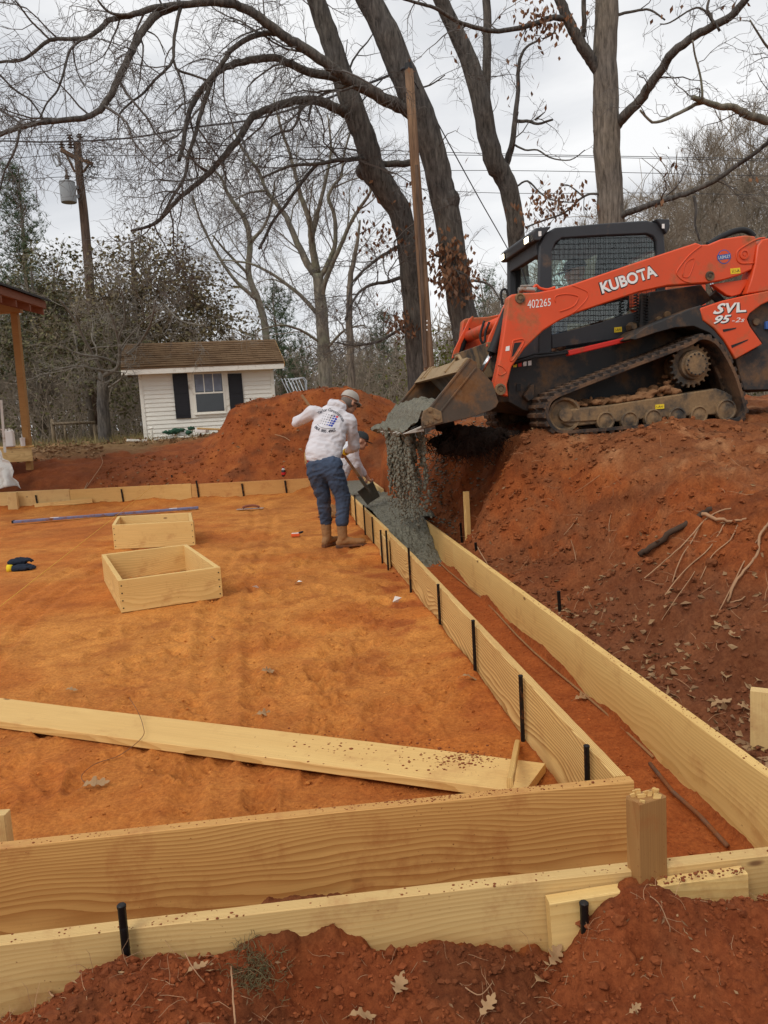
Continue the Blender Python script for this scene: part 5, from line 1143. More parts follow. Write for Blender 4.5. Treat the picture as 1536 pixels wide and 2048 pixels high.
# sweatshirt
mb = MB(); hem = W(646, 918, 8.66)
sections(mb, [(hem-UP*.015, xd, yd, .205, .135), (hem+UP*.045, xd, yd, .200, .135), (hem.lerp(ch, .25)+UP*.02, xd, yd, .208, .15), (hem.lerp(ch, .6), xd, yd, .203, .15), (ch+UP*.01, xd, yd, .205, .145), (ch.lerp(nk, .45), xd, yd, .19, .125), (ch.lerp(nk, .8), xd, yd, .13, .10), (nk-UP*.015, xd, yd, .085, .08)], 22)
chain(mb, [lsh+xd*.05, lsh-xd*.02, lsh.lerp(lel, .55), lel, lel.lerp(lgrip, .3), lel.lerp(lgrip, .42)], [.080, .080, .070, .063, .052, .042]); chain(mb, [rsh-xd*.05, rsh, rsh.lerp(rel, .55), rel, rel.lerp(rgrip, .35), rel.lerp(rgrip, .50)], [.088, .085, .076, .068, .054, .043])
hoodie = skin(mb, 'sweatshirt', M['hoodie'], person, .0105, 6, .012, 4.2)
mb = MB(); P_ = []
for k in range(17):
    a = 2*math.pi*k/16; P_.append(nk+xd*.083*math.cos(a)+yd*.075*math.sin(a)-UP*(.008-.026*math.sin(a)))
mb.tube(P_, [.026+.010*max(0, -math.sin(2*math.pi*k/16)) for k in range(17)], 10)
rot = Matrix((xd, yd, xd.cross(yd))).transposed(); mb.ball(nk-yd*.075-UP*.035, .10, 16, 10, (1.18, .46, .62), rot); mb.ball(nk-yd*.095-UP*.065, .07, 14, 8, (1.3, .4, .35), rot)
skin(mb, 'hood', M['hoodie'], hoodie, .009, 4, .007, 9)
mb = MB(); sections(mb, [(hem-UP*.052, xd, yd, .192, .124), (hem-UP*.045, xd, yd, .199, .130), (hem-UP*.004, xd, yd, .203, .134), (hem+UP*.002, xd, yd, .198, .13)], 40); mb.build('waistband', M['hoodie'], hoodie, auto=50)
mb = MB(); hs = hem-UP*.065+xd*(-.01); sections(mb, [(hs-UP*.02, xd, yd, .175, .122), (hs+UP*.03, xd, yd, .185, .122)], 24); mb.build('shirt_tail', M['plaid'], person, auto=40)
# jeans
mb = MB(); capsule(mb, lhip+UP*.03, rhip+UP*.03, .112, .112, 16); capsule(mb, lhip+UP*.07, rhip+UP*.07, .11, .11, 16)
cuL, cuR = lan+UP*.205, ran+UP*.205
chain(mb, [lhip, lhip.lerp(lkn, .5), lkn, lkn.lerp(cuL, .6), cuL-UP*.0], [.115, .100, .083, .074, .073], 16); chain(mb, [rhip, rhip.lerp(rkn, .5), rkn, rkn.lerp(cuR, .6), cuR], [.115, .102, .086, .078, .076], 16)
jeans = skin(mb, 'jeans', M['denim'], person, .010, 5, .010, 6.5)
boot(person, lan, Vector((lan.x+.14, lan.y+.2, 0)), lan+UP*.27, zg=gz(lan.x, lan.y)+.012)
boot(person, ran, Vector((ran.x+.265, ran.y+.02, 0)), ran+UP*.27, zg=gz(ran.x, ran.y)+.012)
cap_on(hd, r_, f_, u_, M['cap'], person, 1.06)
mb = MB(); mb.ball(hd-f_*.03+u_*.0, .093, 16, 10, (.85, .98, .78), Matrix((r_, f_, u_)).transposed()); mb.build('hair', M['hair'], person, smooth=True)
mb = MB(); mb.bar(hd+f_*.10+r_*.07+u_*.008, hd-f_*.01+r_*.088+u_*.004, .012, .006); mb.bar(hd+f_*.108+r_*.066+u_*.0, hd+f_*.108-r_*.066+u_*.0, .034, .008, u_); mb.build('sunglasses', M['black'], person)
mb = MB(); d_ = (rgrip-rel).normalized(); mb.lathe(rgrip-d_*.115, d_, [(.040, 0), (.043, .01), (.041, .04), (.036, .045)], 14); mb.build('glove_cuff', M['yellow'], person, auto=40)
# print on the back: lettering laid onto the cloth
bm_ = hoodie.data; bv = BVHTree.FromPolygons([v.co.copy() for v in bm_.vertices], [tuple(p.vertices) for p in bm_.polygons])
def onback(px, py, lift=.0025):
    d = ray(px, py).normalized(); h = bv.ray_cast(CAM, d)
    return (h[0]+h[1]*lift) if h[0] is not None else None
def glyphs(name, s, path, size, mat, spacing=None):
    """letters set along path (full picture pixels), on the cloth"""
    P_ = np.array(path, float); seg = np.hypot(*(P_[1:]-P_[:-1]).T); cum = np.concatenate([[0], np.cumsum(seg)]); n = len(s); V = []; F = []
    for i, chh in enumerate(s):
        if chh == ' ': continue
        t = cum[-1]*(i+.5)/n; x = np.interp(t, cum, P_[:, 0]); y = np.interp(t, cum, P_[:, 1]); x2 = np.interp(min(t+1, cum[-1]), cum, P_[:, 0]); y2 = np.interp(min(t+1, cum[-1]), cum, P_[:, 1]); x1 = np.interp(max(t-1, 0), cum, P_[:, 0]); y1 = np.interp(max(t-1, 0), cum, P_[:, 1])
        tx, ty = x2-x1, y2-y1; l = math.hypot(tx, ty); tx, ty = tx/l, ty/l; me = text_mesh(chh, size, 'CENTER', 0, 0, .012*size); vs_ = []
        for v in me.vertices:
            q = onback(x+tx*v.co.x+ty*v.co.y, y+ty*v.co.x-tx*v.co.y); vs_.append(q)
        if all(q is not None for q in vs_):
            o = len(V); V += vs_; F += [tuple(o+k for k in p.vertices) for p in me.polygons]
        bpy.data.meshes.remove(me)
    me = bpy.data.meshes.new(name); me.from_pydata([tuple(v) for v in V], [], F); return link(name, me, mat, hoodie, kind='stuff')
def zh(x, y): return (600+x/9.6, 770+y/9.6)
arc = [zh(*p) for p in smoothpts([(345., 545.), (440., 495.), (560., 480.), (680., 520.), (780., 600.), (835., 700.)], 5, False)]
glyphs('back_lettering', 'Taylor Construction', arc, 8.2, M['ink'])
arc = [zh(*p) for p in smoothpts([(290., 800.), (360., 855.), (480., 890.), (590., 890.), (680., 865.)], 5, False)]
glyphs('back_phone_number', '864.885.4965', arc, 8.6, M['ink'])
for mats, sel in (('ink', 0), ('ink_blue', 1), ('ink_red', 2)):
    V = []; F = []
    for r in range(5):
        for c in range(6):
            a = np.array((460-16*r, 550+47*r), float); b_ = np.array((712-26*r, 614+42*r), float); p = a+(b_-a)*(c/5)**1.05; kind_ = 2 if (r == 0 and c == 5) else (1 if c >= 4 or (c == 3 and r > 2) else 0)
            if kind_ != sel: continue
            rad = (6, 8, 11, 14, 19, 25)[c]; o = len(V); q0 = [onback(*zh(p[0]+rad*math.cos(t*.524), p[1]+rad*.8*math.sin(t*.524))) for t in range(12)]
            if any(q is None for q in q0): continue
            V += q0; F.append(tuple(o+t for t in range(12)))
    me = bpy.data.meshes.new('back_dots'); me.from_pydata([tuple(v) for v in V], [], F); link('back_dots', me, M[mats], hoodie, kind='stuff')
ln = [onback(*zh(*p)) for p in smoothpts([(330., 755.), (400., 810.), (520., 835.), (680., 828.)], 6, False)]
mb = MB(); mb.tube([q for q in ln if q is not None], .0018, 4); mb.build('back_rule', M['ink'], hoodie)
# shovel
sh = thing('shovel', 'square-point shovel with a long wooden handle, held low over the wet concrete', 'shovel', h_bot)
mb = MB(); mb.tube([h_top, h_top.lerp(h_bot, .5)+Vector((0, 0, .004)), h_bot], [.0165, .0175, .018], 12); mb.build('handle', M['handle_wood'], sh, auto=40)
mb = MB(); mb.tube([h_bot-hdir*.18, h_bot-hdir*.05, h_bot+hdir*.06], [.021, .021, .017], 12); mb.build('socket', M['blade'], sh, auto=40)
bl_tl, bl_tr, bl_br, bl_bl = W(715, 984, 9.30), W(746, 963, 9.42), W(760, 993, 9.50), W(735, 1010, 9.38)
mb = MB(); nx_, ny_ = 8, 8; nn = (bl_tr-bl_tl).cross(bl_bl-bl_tl).normalized()
for sgn_ in (0, 1):
    for i in range(nx_+1):
        for j in range(ny_+1):
            s, t = i/nx_, j/ny_; p = bl_tl*(1-s)*(1-t)+bl_tr*s*(1-t)+bl_br*s*t+bl_bl*(1-s)*t; mb.v.append(p+nn*(.022*math.cos((s-.5)*math.pi)*(1-.5*t)+sgn_*.003))
q = (nx_+1)*(ny_+1)
for i in range(nx_):
    for j in range(ny_):
        k = i*(ny_+1)+j; mb.f += [(k, k+1, k+ny_+2, k+ny_+1), (q+k, q+k+ny_+1, q+k+ny_+2, q+k+1)]
for i in range(nx_):
    for e in (0, ny_): a = i*(ny_+1)+e; b_ = (i+1)*(ny_+1)+e; mb.f.append((a, b_, q+b_, q+a))
for j in range(ny_):
    for e in (0, nx_): a = e*(ny_+1)+j; b_ = a+1; mb.f.append((a, b_, q+b_, q+a))
mb.build('blade', M['blade'], sh, auto=50)
mb = MB(); mb.cyl(bl_tl, bl_tr, .006, n=6); mb.build('blade_step', M['blade'], sh)
# --- the second man, kneeling beyond
p2 = thing('person', 'kneeling man in dark cap and pale sweatshirt smoothing concrete behind the man with the shovel', 'person', G(672, 1010))
Y2 = 11.2
pel2 = W(668, 962, Y2-.05); ch2 = W(692, 908, Y2+.05); nk2 = W(707, 886, Y2+.12); hd2 = W(722, 883, Y2+.16); rs2 = W(706, 898, Y2-.08); re2 = W(712, 932, Y2-.02); rh2 = W(722, 957, Y2+.25); ls2 = W(698, 893, Y2+.25); le2 = W(714, 928, Y2+.4); lh2 = W(734, 955, Y2+.45)
kn2 = V3(W(694, 1000, Y2).x, Y2-.02, .07); kn2b = V3(kn2.x+.05, Y2+.3, .07); ft2 = V3(W(662, 1010, Y2).x, Y2-.06, .06); ft2b = V3(ft2.x-.02, Y2+.28, .06)
mb = MB(); r2, f2, u2 = head(mb, hd2, Vector((.93, .1, -.40)), Vector((.3, .1, .95)), 1.03); capsule(mb, nk2, hd2-u2*.03-f2*.03, .056, .055); chain(mb, [pel2, ch2, nk2-UP*.02], [.11, .12, .08]); chain(mb, [rs2, re2, rh2], [.05, .04, .028]); chain(mb, [ls2, le2, lh2], [.05, .04, .028]); hand(mb, rh2, Vector((.5, .2, -.7)), Vector((0, 1, 0))); hand(mb, lh2, Vector((.5, .2, -.7)), Vector((0, 1, 0)))
chain(mb, [pel2-yd*.08, kn2, ft2], [.08, .055, .04]); chain(mb, [pel2+yd*.08, kn2b, ft2b], [.08, .055, .04]); skin(mb, 'body', M['skin'], p2, .0085, 3)
mb = MB(); chain(mb, [pel2+UP*.02, pel2.lerp(ch2, .5), ch2, ch2.lerp(nk2, .7)], [.165, .165, .165, .10], 16); chain(mb, [rs2, re2, re2.lerp(rh2, .75)], [.085, .068, .045]); chain(mb, [ls2, le2, le2.lerp(lh2, .75)], [.085, .068, .045]); skin(mb, 'sweatshirt', M['sweat2'], p2, .012, 5, .008, 8)
mb = MB(); chain(mb, [pel2-yd*.07, kn2, ft2], [.125, .085, .065]); chain(mb, [pel2+yd*.07, kn2b, ft2b], [.125, .085, .065]); skin(mb, 'trousers', M['khaki'], p2, .012, 5, .008, 9)
for a in (ft2, ft2b): boot(p2, a+V3(0, 0, .03), a+V3(-.2, 0, -.0), a+V3(.1, 0, .03), zg=.01)
cap_on(hd2, r2, f2, u2, M['cap_dark'], p2, 1.08)
# --- the operator in the cab
p3 = thing('person', 'operator in a dark cap sitting in the loader cab behind the side mesh', 'person', mk(*uw(Z(560, 640, .98))[:1], .98, uw(Z(560, 640, .98))[1]))
def zo(x, y, v=.98): return Z(x, y, v)
oh = zo(505, 392); back_ = mu; on_ = zo(545, 450); op = zo(610, 600); fo = -mu
mb = MB(); r3, f3, u3 = head(mb, oh, -mu+mw_*-.12, mw_, 1.05); capsule(mb, on_, oh-u3*.04, .056, .055); chain(mb, [op, on_+mu*.02-mw_*.1], [.13, .15])
for q in (-1, 1):
    s_ = on_+mvv*.19*q-mw_*.06; e_ = s_-mw_*.25-mu*.12; hh = e_-mu*.26+mw_*.02; chain(mb, [s_, e_, hh], [.055, .045, .03]); hand(mb, hh, -mu, mw_); k_ = op+mvv*.12*q-mu*.42+mw_*.02; chain(mb, [op+mvv*.1*q, k_, k_-mw_*.35], [.08, .06, .045])
skin(mb, 'body', M['skin'], p3, .011, 3)
mb = MB(); chain(mb, [op+mw_*.04, on_+mu*.02-mw_*.14], [.155, .17], 14)
for q in (-1, 1):
    s_ = on_+mvv*.19*q-mw_*.06; e_ = s_-mw_*.25-mu*.12; hh = e_-mu*.26+mw_*.02; chain(mb, [s_, e_, e_.lerp(hh, .7)], [.085, .068, .045])
skin(mb, 'jacket', cloth('brown_jacket', (.10, .06, .04), .3), p3, .014, 4)
mb = MB(); 
for q in (-1, 1): k_ = op+mvv*.12*q-mu*.42+mw_*.02; chain(mb, [op+mvv*.1*q, k_, k_-mw_*.30], [.10, .078, .065])
skin(mb, 'trousers', M['denim'], p3, .014, 4)
cap_on(oh, r3, f3, u3, M['cap_dark'], p3, 1.1)
# ------------------------------------------------------------------ trees
def bark(name, col, var=.35, sc=(14, 14, 2.2), moss=None):
    t = NT(name); o = t.map(t.tc.outputs['Object'], sc); n = t.noise(o, 1.6, 7, .7, .4); n2 = t.noise(t.tc.outputs['Object'], 1.3, 4)
    c = t.mix(t.ramp(n, .32, .66), tuple(x*(1-var)*.55 for x in col), tuple(x*(1+var) for x in col)); c = t.mix(t.ramp(n2, .4, .65), c, t.mix(1, c, (1.25, 1.2, 1.1), 'MULTIPLY'))
    if moss: c = t.mix(t.ramp(t.noise(t.tc.outputs['Object'], 2.3, 5), .5, .62), c, moss)
    return t.done(c, .92, t.bump(n, .9, .03), spec=.15)
M['bark_oak'] = bark('oak_bark', (.105, .096, .088), .45); M['bark_pale'] = bark('pale_bark', (.205, .19, .155), .25, (6, 6, 2), (.20, .20, .14)); M['bark_wood'] = bark('woodland_bark', (.165, .145, .12)); M['twig'] = pm('twig_bark', (.115, .102, .092), .9, 0, .2, 3, 0); M['twig_pale'] = pm('pale_twig_bark', (.20, .18, .15), .9, 0, .2, 3, 0); M['twig_brown'] = pm('brown_twig_bark', (.245, .20, .15), .9, 0, .3, 2, 0)
def leaf_mat(name, c1, c2, tr=.25):
    t = NT(name); oi = t.n('ShaderNodeNewGeometry'); c = t.mix(oi.outputs['Random Per Island'], c1, c2); m = t.done(c, .75, spec=.2)
    t.b.inputs['Subsurface Weight'].default_value = 0; return m
M['dead_leaf'] = leaf_mat('dead_oak_leaf', (.24, .115, .055), (.14, .075, .045)); M['evergreen'] = leaf_mat('evergreen_leaf', (.08, .085, .036), (.15, .13, .065)); M['pine'] = leaf_mat('pine_needle', (.05, .085, .04), (.10, .135, .065)); M['brush'] = leaf_mat('brush_leaf', (.085, .095, .03), (.13, .10, .045)); M['olive'] = leaf_mat('olive_leaf', (.125, .112, .055), (.21, .165, .09)); M['litter'] = leaf_mat('leaf_litter', (.36, .22, .11), (.20, .11, .055)); M['oak_leaf'] = leaf_mat('fallen_oak_leaf', (.42, .26, .13), (.30, .175, .085)); M['grass'] = leaf_mat('dry_grass', (.30, .23, .10), (.20, .17, .07))
def wander(p, d, L_, n, k, droop=0.0, rg=rnd):
    pts = [Vector(p)]; d = Vector(d).normalized(); s = L_/n
    for i in range(n):
        d = (d+Vector((rg.gauss(0, k), rg.gauss(0, k), rg.gauss(0, k)-droop))).normalized(); pts.append(pts[-1]+d*s)
    return pts
def perp(d, rg):
    v = Vector((rg.gauss(0, 1), rg.gauss(0, 1), rg.gauss(0, 1))); v = v-d*v.dot(d); return v.normalized() if v.length > 1e-4 else d.orthogonal()
class Tree:
    def __init__(s, seed): s.rg = random.Random(seed); s.tr = MB(); s.br = MB(); s.tw = MB(); s.tips = []
    def spray(s, path, r, lens, gap, ang=(.5, 1.1), lv=0, droop=0.0, k=.20, start=.15, maxlv=2, rmin=.0035, upb=.0):
        rg = s.rg; L_ = sum((b-a).length for a, b in zip(path, path[1:])); n = max(1, int(L_/gap)); m = len(path)-1
        for i in range(n):
            f = start+(1-start)*(i+rg.random())/n; q = f*m; a = min(int(q), m-1); t = q-a; p = path[a].lerp(path[a+1], t); d = (path[a+1]-path[a]).normalized(); rr = (r[a]*(1-t)+r[a+1]*t) if hasattr(r, '__len__') else r*(1-.7*f)
            an = rg.uniform(*ang); dd = d*math.cos(an)+perp(d, rg)*math.sin(an)+Vector((0, 0, upb)); ln = lens[lv]*rg.uniform(.5, 1.25)*(1-.35*f); r0 = max(rmin, min(rr*.55, .012*ln+.003)); ns = (7, 5, 4, 3)[lv]
            pp = wander(p, dd, ln, ns, k, droop, rg); rads = [r0*(1-.75*j/ns) for j in range(ns+1)]
            (s.br if r0 > .022 else s.tw).tube(pp, rads, 5 if r0 > .02 else 3, False)
            if lv < maxlv: s.spray(pp, rads, lens, gap*(.42, .5, .6)[lv], ang, lv+1, droop, k*1.15, .25, maxlv, rmin, upb)
            s.tips.append((pp[-1], dd))
    def limb(s, pts, wid, Y0, Y1, mb=None, n=10, k=4, kn=.02):
        m = len(pts)-1; q = []; rr = []
        for i, p in enumerate(pts):
            Y = Y0+(Y1-Y0)*i/m; wpx = wid[0]+(wid[1]-wid[0])*i/m if len(wid) == 2 else wid[i]; q.append(tuple(D(p[0], p[1], Y))+(wpx*Y/FPX/2,))
        q = smoothpts(q, k, False); pth = [Vector(a[:3])+Vector((s.rg.gauss(0, 1), s.rg.gauss(0, 1), s.rg.gauss(0, 1)))*min(.006, a[3]*.1) for a in q]; rad = [max(.004, a[3]*(1+s.rg.gauss(0, .015))) for a in q]
        (mb or s.br).tube(pth, rad, n); return pth, rad
    def finish(s, name, label, group, tm, bm_, wm, base, cat='tree', leaves=None):
        t = thing(name, label, cat, base, group)
        s.tr.build('trunk', tm, t, smooth=True)
        if s.br.v: s.br.build('branches', bm_, t, smooth=True)
        if s.tw.v: s.tw.build('twigs', wm, t, kind='stuff')
        return t
def leafquad(mb, p, d, ln, wd, rg, fold=.25):
    d = d.normalized(); sd = perp(d, rg); n = d.cross(sd); a = p; c = p+d*ln; m = p+d*ln*.5
    mb.add([a, m+sd*wd+n*fold*wd, c, m-sd*wd+n*fold*wd], [(0, 1, 2), (0, 2, 3)])
def dead_leaves(t, pts, name='dead_leaves', n=3, ln=.11, rg=rnd):
    mb = MB()
    for p in pts:
        for k in range(n):
            q = p+Vector((rg.gauss(0, .12), rg.gauss(0, .12), rg.gauss(0, .1))); leafquad(mb, q, Vector((rg.gauss(0, .5), rg.gauss(0, .5), -1)), ln*rg.uniform(.6, 1.2), ln*.26, rg)
    if mb.v: mb.build(name, M['dead_leaf'], t, kind='stuff')
OAK_L = [1.5, .8, .42, .2]
# the three leaning oaks and the upright one behind the loader
T = Tree(1)
pA, rA = T.limb([(852, 900), (838, 760), (833, 690), (826, 600), (820, 534), (814, 476), (798, 421), (772, 378), (745, 338), (735, 290), (715, 240), (700, 200), (683, 150), (660, 80), (635, 10), (615, -60), (590, -160)], [50, 46, 44, 42, 42, 42, 44, 47, 47, 43, 43, 42, 40, 37, 34, 30, 22], 14, 13.2, T.tr, 14)
for k in range(6): q = D(735+rnd.uniform(-6, 14), 340+rnd.uniform(-10, 12), 13.9); T.tr.ball(q, rnd.uniform(.08, .17), 8, 6)
LA = [([(704, 236), (690, 226), (670, 215), (640, 203), (600, 201), (560, 210), (520, 225), (500, 240), (480, 275), (450, 310), (420, 345), (385, 375), (350, 405), (320, 440), (290, 455), (262, 462)], (20, 5), 13.5, 11.5),
      ([(828, 325), (780, 328), (740, 322), (718, 318), (675, 320), (635, 328), (580, 332), (525, 356)], (14, 4), 14, 12.5), ([(635, 328), (615, 350), (600, 370), (570, 412), (545, 445), (530, 475), (518, 498)], (7, 5), 13.2, 12.8),
      ([(828, 487), (803, 490), (775, 505), (748, 523), (712, 556), (700, 580), (694, 640)], (8, 3), 14, 13), ([(828, 545), (777, 563), (741, 570), (712, 592), (690, 640)], (8, 4), 14, 13), ([(830, 650), (806, 655), (763, 680), (712, 691), (672, 685)], (7, 3), 14, 13.5),
      ([(420, 345), (395, 330), (372, 300), (360, 290)], (6, 2), 12.3, 12), ([(445, 318), (450, 350), (470, 380)], (5, 2), 12.4, 12), ([(600, 201), (598, 230), (585, 258), (560, 265), (535, 280)], (6, 3), 13, 12.6), ([(625, 0), (640, -15), (600, -10), (560, -30)], (12, 6), 13.3, 13)]
for pts, wd, y0, y1 in LA:
    p, r = T.limb(pts, wd, y0, y1, n=8); T.spray(p, r, OAK_L, .30, k=.24, droop=.05)
T.spray(pA[24:], rA[24:], [1.8, .9, .45], .8, k=.22)
tA = T.finish('oak_tree', 'dark leaning oak whose long limbs arch left over the shed, left of the bare pole', 'big bare oaks', M['bark_oak'], M['bark_oak'], M['twig'], D(852, 900, 14))
dead_leaves(tA, [D(805+rnd.gauss(0, 14), 640+rnd.gauss(0, 12), 13.6) for k in range(30)]+[D(770+rnd.gauss(0, 25), 380+rnd.gauss(0, 12), 13.6) for k in range(12)]+[D(780+rnd.gauss(0, 40), 470+rnd.gauss(0, 18), 13.6) for k in range(26)], n=4)
T = Tree(2)
pB, rB = T.limb([(962, 880), (950, 800), (942, 720), (928, 640), (913, 550), (900, 465), (886, 390), (874, 335), (858, 280), (842, 230), (820, 180), (795, 120), (770, 60), (738, 0), (705, -60), (680, -140)], [66, 60, 56, 54, 52, 50, 50, 50, 50, 50, 50, 50, 48, 44, 40, 30], 13.3, 12.6, T.tr, 14)
for k in range(5): q = D(893+rnd.uniform(-6, 8), 405+rnd.uniform(-18, 18), 13.0); T.tr.ball(q, rnd.uniform(.12, .2), 8, 6)
LB = [([(842, 242), (815, 222), (790, 207), (768, 199), (740, 180), (700, 160), (675, 143), (650, 124), (600, 92), (565, 70), (520, 36), (480, 13), (450, 6), (410, 5), (350, 12), (300, 18), (270, 28), (220, 40), (200, 58), (165, 78), (100, 80), (50, 118), (0, 124), (-50, 140)], (27, 4), 13, 10.5),
      ([(352, 12), (322, 24), (300, 42), (280, 72), (265, 100), (245, 140), (225, 182), (205, 215), (185, 229), (160, 237), (110, 242), (75, 247), (40, 255), (0, 268), (-60, 282)], (15, 8), 11.6, 9.8),
      ([(778, 205), (740, 185), (712, 170), (675, 156), (625, 146), (590, 133), (550, 116), (500, 121), (450, 135), (425, 155), (395, 190), (380, 220), (370, 262), (366, 292), (358, 322)], (20, 7), 13, 11.5),
      ([(566, 70), (540, 66), (500, 75), (465, 98), (450, 118), (435, 140), (418, 160), (405, 175)], (11, 7), 12.2, 11.6), ([(425, 156), (412, 195), (400, 232), (390, 272), (376, 312), (370, 352), (345, 396), (322, 436)], (10, 5), 11.8, 11.4),
      ([(362, 11), (353, 50), (347, 90), (346, 120), (330, 141), (310, 160), (285, 188), (262, 205), (240, 228), (235, 260)], (7, 3), 11.5, 11), ([(347, 120), (356, 140), (385, 150), (413, 160)], (5, 4), 11.5, 11.6), ([(355, 140), (368, 180), (370, 230)], (4, 3), 11.5, 11.4),
      ([(270, 28), (240, 30), (215, 22), (195, 0)], (6, 4), 11.2, 11), ([(100, 80), (80, 60), (60, 40), (45, 20), (30, 0)], (4, 3), 10.6, 10.3), ([(165, 78), (140, 100), (130, 135), (115, 180), (95, 205), (80, 235)], (5, 3), 10.8, 10.5), ([(290, 60), (315, 75), (330, 110)], (3, 2), 11.4, 11.2), ([(0, 150), (30, 180), (60, 200), (85, 235)], (4, 3), 10.2, 10.4),
      ([(942, 560), (980, 570), (1000, 600)], (5, 2), 13.2, 13), ([(905, 505), (880, 512), (862, 505)], (9, 5), 13.2, 13), ([(40, 255), (30, 300), (10, 340), (0, 380)], (5, 3), 9.9, 9.8), ([(820, 180), (860, 170), (890, 150)], (4, 2), 13, 12.7)]
for pts, wd, y0, y1 in LB:
    p, r = T.limb(pts, wd, y0, y1, n=8); T.spray(p, r, OAK_L, .31, k=.24, droop=.06)
T.spray(pB[20:], rB[20:], [1.2, .7, .4], .9, k=.22)
tB = T.finish('oak_tree', 'thick oak leaning left just right of the bare pole, with a clump of brown leaves', 'big bare oaks', M['bark_oak'], M['bark_oak'], M['twig'], D(962, 880, 13.3))
dead_leaves(tB, [D(900+rnd.gauss(0, 18), 525+rnd.gauss(0, 22), 12.85+rnd.gauss(0, .2)) for k in range(70)]+[D(925+rnd.gauss(0, 15), 570+rnd.gauss(0, 15), 12.8) for k in range(14)], n=5, ln=.12)
T = Tree(3)
pC, rC = T.limb([(1046, 640), (1040, 560), (1033, 480), (1028, 430), (1013, 362), (990, 326), (974, 270), (962, 200), (933, 110), (905, 50), (880, -5), (850, -80)], [40, 36, 34, 34, 36, 38, 36, 36, 32, 28, 26, 20], 14.5, 13.5, T.tr, 12)
LC = [([(968, 232), (972, 190), (974, 100), (974, 0), (978, -60)], (18, 14), 14.2, 14), ([(1008, 345), (1018, 310), (1024, 290), (1030, 240), (1036, 180), (1038, 128), (1052, 95), (1080, 80)], (15, 3), 14.4, 14), ([(1030, 243), (1060, 243), (1076, 248), (1106, 239)], (7, 4), 14.3, 14), ([(1025, 287), (1050, 300), (1075, 300), (1100, 315), (1140, 320), (1170, 300)], (4, 2), 14.3, 13.8), ([(1035, 372), (1055, 362), (1080, 385), (1105, 400), (1150, 405)], (4, 2), 14.4, 14), ([(1070, 240), (1090, 224)], (4, 2), 14, 14)]
for pts, wd, y0, y1 in LC:
    p, r = T.limb(pts, wd, y0, y1, n=8); T.spray(p, r, [1.0, .55, .3], .5, k=.24, maxlv=2)
T.spray(pC[14:], rC[14:], [1.1, .6, .35], .8, k=.22)
tC = T.finish('oak_tree', 'forked dark oak standing between the leaning oaks and the loader cab', 'big bare oaks', M['bark_oak'], M['bark_oak'], M['twig'], D(1046, 640, 14.5))
rg = T.rg; dead_leaves(tC, [p for p, d in T.tips if rg.random() < .10], n=1, ln=.13)
T = Tree(4)
pD, rD = T.limb([(1240, 860), (1230, 700), (1226, 560), (1222, 440), (1219, 380), (1214, 300), (1212, 200), (1211, 120), (1213, 0), (1213, -100)], [56, 52, 50, 50, 49, 50, 48, 44, 43, 40], 12.5, 12.2, T.tr, 14)
T.tr.ball(D(1195, 262, 12.3), .07, 8, 6, (1, 1, 1.6))
LD = [([(1204, 150), (1186, 126), (1170, 100), (1150, 68), (1134, 35), (1118, -5), (1105, -50)], (24, 18), 12.3, 12), ([(1166, 75), (1168, 40), (1168, -10), (1172, -50)], (10, 8), 12.2, 12), ([(1128, 38), (1100, 36), (1068, 48), (1030, 58), (988, 62), (950, 55), (918, 45), (890, 28), (866, 14), (840, 8), (800, -5)], (11, 5), 12.1, 11),
      ([(1232, 250), (1250, 232), (1280, 200), (1300, 170), (1325, 135), (1345, 106), (1390, 72), (1430, 50), (1470, 25), (1500, -12)], (20, 13), 12.3, 10.8), ([(1235, 434), (1262, 424), (1285, 415), (1320, 403), (1370, 388), (1410, 371), (1440, 355), (1480, 326), (1500, 313), (1540, 285), (1580, 262)], (13, 7), 12.3, 10.8), ([(1388, 392), (1392, 420), (1390, 450), (1400, 482)], (6, 4), 11.6, 11.6), ([(1430, 50), (1415, 20), (1420, -10)], (7, 4), 11, 11), ([(1440, 62), (1410, 22), (1385, 18), (1340, 45), (1320, 48)], (5, 2), 11, 11), ([(1208, 390), (1180, 388), (1158, 400), (1130, 425), (1090, 440), (1050, 455)], (5, 3), 12.3, 12.8), ([(1168, 395), (1140, 372), (1120, 370)], (3, 2), 12.3, 12.3), ([(1233, 30), (1270, 22), (1300, 20), (1330, 40)], (6, 3), 12.2, 12), ([(1110, 45), (1108, 65), (1085, 78)], (5, 3), 12, 12)]
for pts, wd, y0, y1 in LD:
    p, r = T.limb(pts, wd, y0, y1, n=8); T.spray(p, r, [1.0, .55, .3, .2], .42, k=.25, maxlv=2, droop=.03)
tD = T.finish('oak_tree', 'straight grey oak trunk rising behind the loader cab, a long limb reaching up right', 'big bare oaks', M['bark_pale'] if 0 else bark('grey_oak_bark', (.19, .165, .14)), M['bark_oak'], M['twig'], D(1240, 860, 12.5))
dead_leaves(tD, [D(1125+rnd.gauss(0, 26), 402+rnd.gauss(0, 14), 12.5) for k in range(46)]+[D(1080+rnd.gauss(0, 22), 425+rnd.gauss(0, 12), 12.7) for k in range(26)]+[D(1090+rnd.gauss(0, 34), 40+rnd.gauss(0, 22), 11.8) for k in range(50)]+[p for p, d in T.tips if T.rg.random() < .035], n=3, ln=.10)
T = Tree(5)
pE, rE = T.limb([(1660, 860), (1650, 500), (1640, 280), (1630, 100), (1620, -100)], [60, 55, 50, 46, 40], 11, 11, T.tr, 12)
